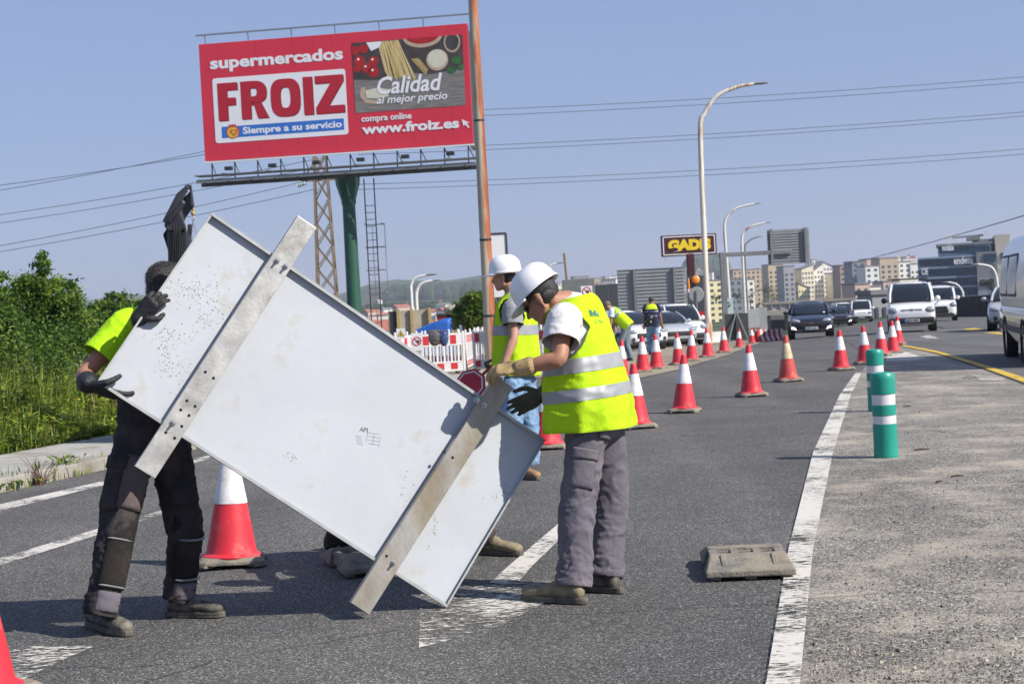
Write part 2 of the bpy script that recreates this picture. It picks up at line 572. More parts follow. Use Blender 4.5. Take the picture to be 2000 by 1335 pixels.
# left carriageway
far = [G(1470, 668), G(1520, 655), G(1560, 650)]
road_pts = [KP(-14, 0), KP(0, 0), KP(12, 0), G(930, 745), G(1090, 735), G(1240, 738), G(1330, 719), G(1420, 692), G(1475, 671), G(1525, 655),
            V((38, 160, 0)), V((100, 420, 0)), V((180, 420, 0)), V((62, 160, 0)), V((46, 95, 0)), V((30, 50, 0)), V((22, 28, 0)), V((14, 12, 0)), V((9, -6, 0)), V((-14, -6, 0))]
road_pts = [flat(p) for p in road_pts]
tag(sheet('road', road_pts, 0.0, M_asph, world_pts=True), kind='structure')
# gritty gore between the white line and the yellow line
gore = [(1520, 1420), (1570, 1100), (1618, 880), (1650, 790), (1675, 735), (1700, 705), (1728, 684), (1758, 676), (1830, 692), (1905, 717), (2000, 752), (2150, 806), (2500, 940), (2900, 1420)]
sheet('gore_area', gore, 0.004, M_gore)
# the main carriageway on the right
mc = [(1758, 674), (1700, 700), (1655, 668), (1640, 655), (1665, 645), (1760, 630), (1980, 622), (2080, 640), (2250, 700), (2400, 860), (2150, 802), (1995, 748), (1905, 714), (1830, 690)]
sheet('main_road', mc, 0.008, M_asph2)
# sandy lay-by on the left where cars are parked
lb = [(870, 742), (1090, 737), (1245, 740), (1330, 721), (1420, 694), (1475, 673), (1525, 657), (1480, 648), (1330, 655), (1100, 668), (860, 690), (640, 720)]
sheet('lay_by', lb, 0.012, M_dirt)
# markings
sheet('edge_line', [(1482, 1390), (1497, 1335), (1540, 1075), (1588, 885), (1640, 772), (1672, 728), (1683, 728), (1662, 772), (1627, 885), (1588, 1075), (1563, 1335), (1550, 1390)], 0.012, M_wline)
sheet('yellow_line', [(1760, 676), (1830, 690), (1905, 714), (2000, 748), (2100, 786), (2100, 776), (2000, 738), (1905, 708), (1830, 686), (1764, 674)], 0.014, M_yline)
sheet('yellow_line', [(1880, 643), (1905, 641), (1925, 644), (1900, 647)], 0.014, M_yline)
sheet('yellow_line', [(1920, 650), (1950, 649), (1975, 654), (1965, 655)], 0.014, M_yline)
sheet('edge_line', [(-40, 1005), (0, 985), (217, 936), (410, 889), (410, 896), (217, 944), (0, 998), (-40, 1010)], 0.004, M_wline)
sheet('lane_line', [(-40, 1108), (0, 1090), (210, 1027), (330, 993), (330, 1000), (210, 1039), (0, 1104), (-40, 1120)], 0.004, M_wline)
sheet('painted_arrow', [(818, 1265), (822, 1150), (1160, 1128), (1060, 1180), (950, 1235)], 0.004, M_warrow)
sheet('lane_line', [(955, 1140), (1000, 1100), (1085, 1028), (1190, 940), (1215, 940), (1120, 1028), (1040, 1105), (1010, 1140)], 0.005, M_wline)
sheet('painted_arrow', [(10, 1270), (60, 1262), (185, 1262), (120, 1290), (50, 1325), (20, 1350), (-60, 1350)], 0.004, M_warrow)
sheet('painted_mark', [(1900, 735), (1950, 736), (1962, 744), (1915, 743)], 0.012, M_wline)
sheet('painted_mark', [(1795, 657), (1815, 655), (1835, 661), (1812, 661)], 0.013, M_wline)
sheet('painted_mark', [(1730, 705), (1735, 690), (1770, 688), (1810, 700), (1775, 706)], 0.009, M_wline)
# kerb stones and pavement on the left
M_conc = pm('kerb_concrete', (0.34, 0.32, 0.28), 0.9, var=0.3, scale=5, bump=0.5, bscale=90, dirt=(0.15, 0.13, 0.09), dscale=2.5, dth=0.56)
M_pave = pm('pavement_concrete', (0.36, 0.35, 0.32), 0.9, var=0.2, scale=3, bump=0.5, bscale=120, dirt=(0.22, 0.2, 0.15), dscale=1.6, dth=0.58)
pd = (G(225, 846, 0.12) - k0).dot(KN)
mb = MB()
for i in range(40):
    t0 = -14 + i
    a, b_, c, d = KP(t0, 0.16), KP(t0 + 1, 0.16), KP(t0 + 1, pd), KP(t0, pd)
    for q in (a, b_, c, d): q.z += 0.115
    mb.add([a, b_, c, d], [(0, 1, 2, 3)])
pav = tag(mb.build('pavement', M_pave), kind='structure')
for i in range(34):
    t0 = -12 + i
    a, b_ = KP(t0 + 0.012, 0.08, 0.05), KP(t0 + 0.988, 0.08, 0.05)
    w = 0.004 * math.sin(i * 2.3)
    kb = MB().box((a + b_) / 2 + KN * w + V((0, 0, 0.006 * math.sin(i * 1.7))), (0.976, 0.16, 0.15), Matrix((KD, KN, V((0, 0, 1)))).transposed())
    kb.build('kerb_stone', M_conc, pav, bevel=0.012)

# ================================================================== SIGN PANEL CARRIED BY THE WORKERS
M_galv = pm('galvanised_sheet', (0.46, 0.485, 0.515), 0.5, 0.0, var=0.07, scale=2.2, bump=0.22, bscale=2.6, bdist=0.03, dirt=(0.40, 0.365, 0.29), dscale=4.5, dth=0.66, dsoft=0.10)
M_zinc = pm('zinc_post', (0.45, 0.44, 0.41), 0.42, 0.35, var=0.3, scale=9, bump=0.15, bscale=60, dirt=(0.24, 0.22, 0.18), dscale=7, dth=0.6, dsoft=0.12)
M_rustz = pm('stained_zinc_post', (0.36, 0.345, 0.315), 0.42, 0.35, var=0.3, scale=9, bump=0.15, bscale=60, dirt=(0.27, 0.22, 0.145), dscale=4, dth=0.52, dsoft=0.12, stretch=(1, 1, 0.5))
M_flange = pm('flange_metal', (0.42, 0.43, 0.42), 0.5, 0.4, var=0.2, scale=12)
M_bolt = pm('bolt_steel', (0.5, 0.49, 0.46), 0.35, 0.8, var=0.2)
M_black = pm('black_void', (0.012, 0.012, 0.012), 0.9)
M_dirtmark = pm('mud_print', (0.27, 0.225, 0.15), 0.95, var=0.3, scale=20)
# pose of the panel, fitted to its four corners: normal, turn, length, width, centre and distance
PN = V((0.353, -1.0, 0.0988)).normalized()
LL, SS, TURN = 2.0525, 0.9983, 0.6163
PC = Wp(644.15, 807.7, 8.15) + V((0, 0, 0.006))
pa_ = (V((1, 0, 0)) - PN * PN.x).normalized()
pb_ = PN.cross(pa_)
if pb_.z < 0: pb_ = -pb_
E1 = pa_ * math.cos(TURN) - pb_ * math.sin(TURN)           # along the long side, downwards to the right
E2 = pa_ * math.sin(TURN) + pb_ * math.cos(TURN)
PM = Matrix((E1, E2, PN)).transposed()
def PH(px, py, lift=0.0): return plane_hit(px, py, PC + PN * lift, PN)
def PL(u, v, w=0.0): return PC + E1 * u + E2 * v + PN * w
panel = thing('sign_panel', PC.copy(), 'large blank back of a metal road sign carried tilted by the workers', 'sign panel')
def uv(px, py):
    q = PH(px, py) - PC
    return q.dot(E1), q.dot(E2)
mb = MB().box(PC - PN * 0.0, (LL - 0.008, SS - 0.008, 0.003), PM)
sheet_o = mb.build('sheet', M_galv, panel, world=True)
FW = 0.030
for (u, v, su, sv) in ((0, SS / 2 - 0.002, LL, 0.004), (0, -SS / 2 + 0.002, LL, 0.004), (LL / 2 - 0.002, 0, 0.004, SS - 0.01), (-LL / 2 + 0.002, 0, 0.004, SS - 0.01)):
    f = MB().box(PL(u, v, FW / 2), (su, sv, FW), PM)
    # small inward return of the flange
    if su > 0.1: f.box(PL(u, v - math.copysign(0.007, v), FW - 0.002), (su - 0.01, 0.012, 0.003), PM)
    else: f.box(PL(u - math.copysign(0.004, u), v, FW - 0.002), (0.006, sv - 0.03, 0.003), PM)
    f.build('edge_flange', M_flange, panel, world=True)
def post(px0, py0, px1, py1, mat, bolts, holes):
    lift = FW + 0.045
    a, b_ = PH(px0, py0, lift), PH(px1, py1, lift)
    zd = (b_ - a).normalized()
    xd = PN.cross(zd).normalized()
    Rm = Matrix((xd, PN, zd)).transposed()
    if Rm.determinant() < 0: Rm = Matrix((-xd, PN, zd)).transposed()
    w, dp, th = 0.056, 0.045, 0.005
    prof = [(-w, 0), (w, 0), (w, -dp), (w - th, -dp), (w - th, -th), (-w + th, -th), (-w + th, -dp), (-w, -dp)]
    L = (b_ - a).length
    mbp = MB().prism(prof, 0, L, Rm, a)
    po = mbp.build('channel_post', mat, panel, world=True, bevel=0.004)
    for (px, py) in bolts:
        p = PH(px, py, lift)
        q = MB()
        q.lathe([(0.016, 0.0), (0.016, 0.003)], 14, p, 0, Rm @ Matrix.Rotation(-math.pi / 2, 3, 'X'))
        q.lathe([(0.0115, 0.003), (0.0115, 0.012), (0.009, 0.014)], 6, p, 0, Rm @ Matrix.Rotation(-math.pi / 2, 3, 'X'))
        q.lathe([(0.006, 0.014), (0.006, 0.034)], 8, p, 0, Rm @ Matrix.Rotation(-math.pi / 2, 3, 'X'))
        q.build('bolt', M_bolt, po, smooth=30, world=False).location = (0, 0, 0)
        o = COL.objects[-1]
        for v in o.data.vertices: v.co -= panel.location
    for (px, py) in holes:
        p = PH(px, py, lift)
        q = MB().lathe([(0.0075, -0.0045), (0.0075, 0.0012)], 12, p, 0, Rm @ Matrix.Rotation(-math.pi / 2, 3, 'X'))  # black disc paints in the dark of a drilled hole
        o = q.build('painted_bolt_hole', M_black, po)
        for v in o.data.vertices: v.co -= panel.location
    return po
post(600, 433, 283, 922, M_zinc, [(541, 509), (558, 520), (338, 825)], [(401, 726), (417, 738), (365, 782), (381, 793), (353, 800), (369, 811), (324, 844), (355, 832), (341, 855)])
post(986, 745, 703, 1188, M_rustz, [(931, 781), (945, 791), (768, 1098)], [(755, 1085), (868, 882), (884, 893)])
# printed maker's label
Lm = Matrix.Translation(PL(*uv(690, 852), 0.0025)) @ PM.to_4x4()
M_print = pm('label_print', (0.17, 0.17, 0.19), 0.7)
def plab(txt, px, py, size, **k):
    u, v = uv(px, py)
    text_mesh(txt, size, Matrix.Translation(PL(u, v, 0.0025)) @ PM.to_4x4() @ Matrix.Rotation(R(24), 4, 'Z'), M_print, panel, 'label_print', off=panel.location, ext=0.0004, **k)
plab('API', 702, 841, 0.030, bold=0.0006)
for i in range(5): plab('----------', 693 + i * 1, 851 + i * 4.0, 0.010)
mb = MB()
for k in range(4): mb.box(PL(*uv(729, 846 + k * 7), 0.0022), (0.055, 0.0012, 0.0006), PM @ Matrix.Rotation(R(24), 3, 'Z'))
for k in (-1, 0, 1): mb.box(PL(*uv(729 + k * 12, 857 + k * 5.5), 0.0022), (0.0012, 0.055, 0.0006), PM @ Matrix.Rotation(R(24), 3, 'Z'))
mb.build('label_print', M_print, panel, world=True)
# dried mud prints left by a boot and a glove: tiny raised crusts
rnd = random.Random(3)
mb = MB()
for (cx, cy, sx, sy, nn) in ((385, 570, 45, 28, 130), (415, 615, 30, 22, 80), (330, 655, 40, 18, 70), (340, 720, 30, 22, 60), (320, 690, 14, 26, 40), (565, 890, 16, 14, 26), (845, 1010, 8, 50, 40), (975, 960, 30, 14, 26), (790, 950, 16, 30, 24)):
    for i in range(nn):
        px, py = rnd.gauss(cx, sx * 0.6), rnd.gauss(cy, sy * 0.6)
        u, v = uv(px, py)
        if abs(u) > LL / 2 - 0.02 or abs(v) > SS / 2 - 0.02: continue
        r = rnd.uniform(0.0012, 0.0042)
        a0 = rnd.uniform(0, 6)
        mb.prism([(r * math.cos(a0 + k * 1.05) * rnd.uniform(.6, 1.3), r * math.sin(a0 + k * 1.05) * rnd.uniform(.5, 1)) for k in range(6)], 0.0015, 0.0022, PM, PL(u, v))
o = mb.build('mud_print', M_dirtmark, panel, world=True)
tag(o, kind='stuff')

# ================================================================== CONES
M_cred = pm('cone_red', (0.62, 0.028, 0.045), 0.5, var=0.12, scale=7, dirt=(0.46, 0.14, 0.12), dscale=8, dth=0.62, dsoft=0.07, bump=0.1, bscale=25)
M_credf = pm('cone_faded_red', (0.50, 0.055, 0.05), 0.6, var=0.2, scale=7, dirt=(0.40, 0.22, 0.13), dscale=6, dth=0.6, dsoft=0.1, bump=0.1, bscale=25)
M_cwhite = pm('cone_reflective', (0.72, 0.71, 0.73), 0.45, var=0.1, scale=9, dirt=(0.46, 0.42, 0.40), dscale=9, dth=0.60)
M_cdirty = pm('cone_dirty_band', (0.55, 0.44, 0.28), 0.6, var=0.25, scale=9, dirt=(0.38, 0.28, 0.16), dscale=7, dth=0.55)
M_rubber = pm('recycled_rubber', (0.17, 0.16, 0.14), 0.9, var=0.3, scale=12, bump=0.6, bscale=70, dirt=(0.27, 0.23, 0.17), dscale=6, dth=0.52)
def cone_base(mb, s=0.21, h=0.055):
    out = []
    for k in range(4):
        a = k * math.pi / 2
        for (x, y) in ((s, -s * 0.72), (s * 0.93, -s * 0.3), (s * 0.93, s * 0.3), (s, s * 0.72), (s * 0.9, s * 0.9)):
            out.append((x * math.cos(a) - y * math.sin(a), x * math.sin(a) + y * math.cos(a)))
    n = len(out)
    vs = [V((x, y, 0.012)) for x, y in out] + [V((x, y, h * 0.62)) for x, y in out] + [V((x * 0.86, y * 0.86, h)) for x, y in out]
    fs = [tuple(range(n - 1, -1, -1)), tuple(range(2 * n, 3 * n))]
    for r_ in range(2): fs += [(r_ * n + i, r_ * n + (i + 1) % n, (r_ + 1) * n + (i + 1) % n, (r_ + 1) * n + i) for i in range(n)]
    mb.add(vs, fs)
    for k in range(4):
        a = k * math.pi / 2 + math.pi / 4
        mb.box((s * math.cos(a) * 1.05, s * math.sin(a) * 1.05, 0.008), (0.09, 0.09, 0.016), Matrix.Rotation(a, 3, 'Z'))
def make_cone(red, white):
    root = bpy.data.objects.new('traffic_cone', None)
    COL.objects.link(root)
    b_ = MB(); cone_base(b_); b_.build('base', M_rubber, root, bevel=0.006)
    MB().lathe([(0.185, 0.05), (0.187, 0.058), (0.172, 0.066), (0.155, 0.075), (0.150, 0.095), (0.128, 0.22), (0.100, 0.375)], 40, (0, 0, 0)).build('body', red, root, smooth=40)
    MB().lathe([(0.1010, 0.375), (0.1025, 0.377), (0.0545, 0.628), (0.053, 0.63)], 40).build('reflective_band', white, root, smooth=40)
    MB().lathe([(0.0535, 0.63), (0.036, 0.728), (0.034, 0.745), (0.028, 0.752), (0.020, 0.752), (0.018, 0.70)], 32).build('tip', red, root, smooth=40)
    return root
cone_protos = {}
CONES = [  # px, py of the base centre, kind, label, group, tilt
    (453, 1103, 'n', 'red and white traffic cone standing behind the legs of the worker in black trousers', None),
    (-42, 1372, 'n', 'red traffic cone cut by the picture edge beside the worn arrow marking', None),
    (1068, 876, 'n', 'red traffic cone directly behind the tilted sign panel corner and the grey trousers', None),
    (1243, 836, 'n', 'red traffic cone just behind the bent worker in grey trousers', None),
    (1337, 805, 'n', 'first traffic cone of the row crossing the slip road from the bent worker', None),
    (1468, 774, 'n', 'second traffic cone of the row crossing the slip road from the bent worker', None),
    (1540, 745, 'd', 'traffic cone with a stained brownish band on the slip road', None),
    (1643, 723, 'n', 'traffic cone beside the end of the white edge line near the green bollards', None),
    (1690, 711, 'n', 'red traffic cone next to the farther green bollard at the gore', None),
    (1722, 695, 'n', 'traffic cone with peeling band at the gore nose behind the bollards', None),
    (1745, 690, 'n', 'foremost of two overlapping traffic cones at the start of the yellow line', None),
    (1754, 673, 'n', 'traffic cone hidden behind another one at the start of the yellow line', None)]
for q in ((1214, 738), (1256, 727), (1283, 721), (1326, 713), (1351, 705), (1383, 698), (1415, 689), (1444, 679), (1469, 671), (1477, 667), (1487, 666)):
    CONES.append((q[0], q[1], 'n', 'traffic cone in the long row lining the sandy lay-by with parked cars', 'cones lining the lay-by'))
for i, (px, py, kind, lab, grp) in enumerate(CONES):
    if kind not in cone_protos:
        c = cone_protos[kind] = make_cone(M_cred if kind == 'n' else M_credf, M_cwhite if kind == 'n' else M_cdirty)
    else: c = copy_tree(cone_protos[kind])
    p = G(px, py)
    c.location = (p.x, p.y, p.z + 0.008)
    c.rotation_euler = (R(rnd.uniform(-1.6, 1.6)), R(rnd.uniform(-2.2, 2.2)), R(rnd.uniform(-25, 25) if i else 8))
    k_ = 0.84 if (py < 682 and px < 1500) else rnd.uniform(0.98, 1.02)
    c.scale = (k_, k_, k_)
    tag(c, lab, 'traffic cone', grp or 'traffic cones on the slip road')

# ================================================================== GREEN BOLLARDS
M_green = pm('bollard_green', (0.012, 0.27, 0.20), 0.42, var=0.07, scale=8, bump=0.05, bscale=40, dirt=(0.05, 0.25, 0.19), dscale=9, dth=0.68)
M_refl = pm('reflective_white', (0.66, 0.65, 0.67), 0.4, var=0.06, scale=15, bump=0.15, bscale=200)
def bollard(p, lab):
    t = thing('bollard', p, lab, 'bollard', 'green bollards on the gore')
    MB().lathe([(0.104, 0.0), (0.108, 0.012), (0.105, 0.03), (0.103, 0.292), (0.098, 0.296), (0.0975, 0.372), (0.103, 0.376), (0.104, 0.458), (0.0985, 0.462), (0.098, 0.558), (0.106, 0.563), (0.1075, 0.69), (0.105, 0.722), (0.092, 0.742), (0.05, 0.75)], 48).build('body', M_green, t, smooth=35)
    for z0, z1 in ((0.298, 0.370), (0.464, 0.556)):
        MB().lathe([(0.097, z0), (0.1002, z0 + 0.002), (0.1002, z1 - 0.002), (0.097, z1)], 48, cap=False).build('reflective_band', M_refl, t, smooth=35)
bollard(G(1731, 893), 'green bollard with two white reflective bands standing fully in view on the gore')
bollard(G(1713, 803), 'green bollard with white bands half hidden behind another one')

# ================================================================== RUBBER FENCE FEET
def fence_foot(p, rz, lab):
    t = thing('rubber_block', p, lab, 'fence foot', 'rubber fence feet on the road', rz)
    mb = MB()
    # two sloped halves with a slotted web between them
    L, D, H = 0.40, 0.14, 0.11
    for sx in (0,):
        for (y0, y1, sgn, w) in ((-0.36, -0.10, 1, 0.385), (0.10, 0.36, -1, 0.385)):
            a, b_ = (y0, y1) if sgn > 0 else (y1, y0)
            prof = [(a, 0.02), (a, 0.055), (b_ - sgn * 0.07, H), (b_, H), (b_, 0.02)]
            vs = [V((x, y, z)) for x in (-w / 2, w / 2) for y, z in prof]
            k = len(prof)
            vs2 = []
            for v in vs:
                q = v.copy()
                if q.z > 0.08: q.x *= 0.86
                vs2.append(q)
            fs = [tuple(range(k)), tuple(range(2 * k - 1, k - 1, -1))] + [(i, k + i, k + (i + 1) % k, (i + 1) % k) for i in range(k)]
            mb.add(vs2, fs)
            for sx_ in (-1, 0, 1): mb.box((sx_ * 0.15, (a + b_) / 2, 0.012), (0.05, 0.2, 0.024))
    mb.build('foot_body', M_rubber, t, bevel=0.008)
    mb = MB()
    for x in (-0.145, -0.05, 0.05, 0.145): mb.box((x, 0, 0.062), (0.036, 0.26, 0.075))
    for y in (-0.075, 0.0, 0.075): mb.box((0, y, 0.058), (0.33, 0.026, 0.07))
    mb.build('slotted_web', M_rubber, t, bevel=0.004)
    for sy in (-1, 1):
        for sx in (-1, 1):
            MB().box((sx * 0.11, sy * 0.235, 0.083), (0.022, 0.13, 0.03), Matrix.Rotation(-sy * 0.33, 3, 'X')).build('moulded_rib', M_rubber, t, bevel=0.004)
    return t
def foot_at(px, py, rz, lab):
    p = G(px, py); p.z += 0.002
    return fence_foot(p, rz, lab)
foot_at(1458, 1112, R(-4), 'grey rubber fence foot lying alone on the asphalt beside the white edge line').scale = (1.22, 1.0, 1.0)
foot_at(712, 1108, R(18), 'dark rubber fence foot in the shadow under the sign panel')

# ================================================================== PEOPLE
M_skin = pm('skin_tanned', (0.36, 0.17, 0.10), 0.55, var=0.14, scale=14, bump=0.08, bscale=90)
M_skin2 = pm('skin_fair', (0.44, 0.23, 0.15), 0.55, var=0.12, scale=14)
def cloth(name, col, rough=0.85, var=0.12, scale=5, weave=900, dirt=None, dth=0.6, transl=0.0, dscale=3.5):
    return pm(name, col, rough, var=var, scale=scale, bump=0.30, bscale=26, dirt=dirt, dscale=dscale, dth=dth, spec=0.2, transl=transl, bdist=0.022)
M_hv = cloth('hi_vis_yellow', (0.46, 0.72, 0.014), var=0.09, transl=0.08, dirt=(0.40, 0.60, 0.03), dth=0.64)
M_hvs = cloth('hi_vis_shirt', (0.40, 0.72, 0.012), var=0.07)
M_hvb = cloth('hi_vis_binding', (0.34, 0.52, 0.012), var=0.05)
M_hvo = cloth('hi_vis_pale_yellow', (0.62, 0.80, 0.03), var=0.05)
M_strip = pm('reflective_tape', (0.30, 0.31, 0.32), 0.5, 0.15, var=0.06, scale=8, bump=0.05, bscale=300)
M_greytr = cloth('grey_work_cloth', (0.125, 0.115, 0.138), var=0.2, scale=6, dirt=(0.19, 0.17, 0.165), dth=0.60)
M_blacktr = cloth('black_work_cloth', (0.030, 0.027, 0.029), var=0.25, scale=6, dirt=(0.085, 0.07, 0.066), dth=0.57)
M_browntr = cloth('lit_thigh_cloth', (0.11, 0.085, 0.085), var=0.2, scale=7)  # sunlit brown-grey of one thigh put into the cloth colour
M_knee = cloth('knee_patch_cloth', (0.018, 0.016, 0.015), var=0.25, scale=9, dirt=(0.06, 0.045, 0.035), dth=0.6)
M_jean = cloth('blue_denim', (0.16, 0.27, 0.42), var=0.3, scale=7, dirt=(0.30, 0.42, 0.56), dth=0.58)
M_jean2 = cloth('grey_denim', (0.16, 0.20, 0.24), var=0.2)
M_white = cloth('white_tshirt', (0.62, 0.60, 0.60), var=0.06, scale=4, dirt=(0.45, 0.40, 0.36), dth=0.66)
M_grey = cloth('grey_tshirt', (0.26, 0.26, 0.27), var=0.06)
M_lblue = cloth('light_blue_shirt', (0.50, 0.57, 0.72), var=0.06)
M_navy = cloth('navy_cloth', (0.02, 0.022, 0.06), var=0.1)
M_hat = pm('hard_hat_white', (0.80, 0.80, 0.80), 0.28, var=0.03, scale=5, coat=0.3, dirt=(0.62, 0.60, 0.55), dscale=6, dth=0.72)
M_hair = pm('hair_dark', (0.026, 0.022, 0.021), 0.55, var=0.7, scale=60, bump=1.0, bscale=220, stretch=(1, 1, 0.25), bdist=0.004)
M_glv_b = pm('glove_black', (0.013, 0.013, 0.015), 0.65, var=0.3, scale=12, bump=0.3, bscale=120)
M_glv_t = pm('glove_leather', (0.38, 0.27, 0.12), 0.8, var=0.3, scale=14, bump=0.3, bscale=70, dirt=(0.20, 0.14, 0.07), dscale=12, dth=0.57)
M_glv_g = pm('glove_leather_shaded', (0.09, 0.075, 0.05), 0.8, var=0.3, scale=14, bump=0.3, bscale=70)  # leather colour darkened for the shade on the bent worker's far hand
M_boot_b = pm('boot_dusty_black', (0.05, 0.047, 0.043), 0.7, var=0.3, scale=18, bump=0.3, bscale=60, dirt=(0.20, 0.18, 0.14), dscale=10, dth=0.55)
M_boot_o = pm('boot_olive', (0.14, 0.125, 0.075), 0.7, var=0.3, scale=18, bump=0.3, bscale=60, dirt=(0.24, 0.20, 0.12), dscale=10, dth=0.55)
M_boot_t = pm('boot_tan', (0.30, 0.17, 0.08), 0.8, var=0.3, scale=18, bump=0.3, bscale=60)
M_boot_d = pm('boot_dirty_tan', (0.24, 0.20, 0.13), 0.85, var=0.3, scale=18, bump=0.3, bscale=60)
M_sole = pm('boot_sole', (0.085, 0.080, 0.068), 0.85, var=0.3, scale=25, bump=0.4, bscale=90, dirt=(0.16, 0.14, 0.11), dscale=14, dth=0.55)
M_lens = pm('dark_lens', (0.01, 0.01, 0.012), 0.12)
M_band = pm('bandana_black', (0.02, 0.02, 0.022), 0.7, var=0.5, scale=40)

def remesh(mb, voxel, smooth=6, disp=None):
    me = mb.mesh('tmp')
    o = bpy.data.objects.new('tmp', me)
    COL.objects.link(o)
    r = o.modifiers.new('r', 'REMESH'); r.mode = 'VOXEL'; r.voxel_size = voxel
    if smooth:
        s = o.modifiers.new('s', 'SMOOTH'); s.iterations = smooth; s.factor = 0.5
    dg = bpy.context.evaluated_depsgraph_get()
    out = bpy.data.meshes.new_from_object(o.evaluated_get(dg))
    bpy.data.objects.remove(o)
    bpy.data.meshes.remove(me)
    if disp:
        ns = [v.normal.copy() for v in out.vertices]
        for v, nn in zip(out.vertices, ns): v.co += nn * disp(v.co)
    return out
def cut_end(me, a, ax, rad=0.15):
    """cut a limb's rounded end off with a plane through a, keeping only what lies before it"""
    bm = bmesh.new(); bm.from_mesh(me)
    ax = ax.normalized()
    reg = [f for f in bm.faces if (f.calc_center_median() - a).dot(ax) > -0.03 and ((f.calc_center_median() - a) - ax * (f.calc_center_median() - a).dot(ax)).length < rad and (f.calc_center_median() - a).dot(ax) < 0.12]
    gs_ = set(reg)
    for f in reg: gs_.update(f.verts); gs_.update(f.edges)
    bmesh.ops.bisect_plane(bm, geom=list(gs_), plane_co=a, plane_no=ax, clear_outer=True)
    bm.to_mesh(me); bm.free()
def put(name, me, mats, parent, smooth=180):
    for v in me.vertices: v.co -= parent.location
    me.materials.clear()
    return link(name, me, mats, parent, smooth)
def fold(p, sc=1.0, seed=0.0):
    q = V((p.x * 7 * sc + seed, p.y * 7 * sc, p.z * 11 * sc))
    w = noise.noise(q * 0.6) * 1.6
    n_ = 1 - abs(noise.noise(V((q.x + w, q.y + w, q.z + w * 1.5)))) * 2.6
    return n_ * abs(n_) if n_ > 0 else n_ * 0.6
def lfold(p, seed=0.0):                      # long creases that run down a leg
    w = noise.noise(V((p.x * 3 + seed, p.y * 3, p.z * 5))) * 2.0
    n_ = 1 - abs(noise.noise(V((p.x * 11 + w + p.z * 3, p.y * 11 - w, p.z * 2.2 + seed)))) * 2.6
    return n_ * abs(n_)
def hfold(p, seed=0.0):                      # folds that run across a hanging leg
    w = noise.noise(V((p.x * 9 + seed, p.y * 9, p.z * 7)))
    return 1 - abs(noise.noise(V((p.x * 4 + seed, p.y * 4, p.z * 30 + w * 3.2)))) * 2.2
def hand(mb, wr, d, nrm, curl=(0.3, 0.5, 0.4), thumb=1, s=1.0, spread=0.10, tcurl=0.5):
    """palm, four fingers and a thumb; d = towards the fingers, nrm = out of the palm"""
    d = d.normalized(); nrm = (nrm - d * nrm.dot(d)).normalized()
    lt = d.cross(nrm) * thumb                 # towards the thumb
    mb.limb([(wr - d * 0.02, 0.030 * s, 0.024 * s), (wr + d * 0.02 * s, 0.034 * s, 0.020 * s), (wr + d * 0.06 * s, 0.043 * s, 0.018 * s), (wr + d * 0.095 * s, 0.042 * s, 0.016 * s)], 14, x=lt)
    for i, (off, ln) in enumerate(((0.031, 0.078), (0.0105, 0.086), (-0.0105, 0.080), (-0.031, 0.062))):
        p = wr + d * (0.092 - 0.006 * abs(i - 1.2)) * s + lt * off * s
        a = 0.0
        pts = [(p - d * 0.02, 0.0105 * s)]
        dd = (d + lt * off * spread * 25).normalized()
        for k in range(3):
            pts.append((p.copy(), (0.0108, 0.0100, 0.0092)[k] * s))
            a += curl[k] * (1 + 0.1 * (i - 1))
            v = dd * math.cos(a) + nrm * math.sin(a)
            p = p + v * ln * (0.45, 0.32, 0.26)[k] * s
        pts.append((p, 0.0080 * s))
        mb.limb(pts, 10, sub=2)
    p = wr + d * 0.025 * s + lt * 0.034 * s
    v = (d * 0.62 + lt * 0.70 + nrm * 0.25).normalized()
    q = p + v * 0.042 * s
    v2 = (d * 0.85 + lt * (0.45 - tcurl * 0.5) + nrm * tcurl).normalized()
    q2 = q + v2 * 0.032 * s
    q3 = q2 + (v2 + nrm * tcurl * 0.3).normalized() * 0.026 * s
    mb.limb([(p - v * 0.012, 0.016 * s), (q, 0.0125 * s), (q2, 0.011 * s), (q3, 0.0085 * s)], 10, sub=2)
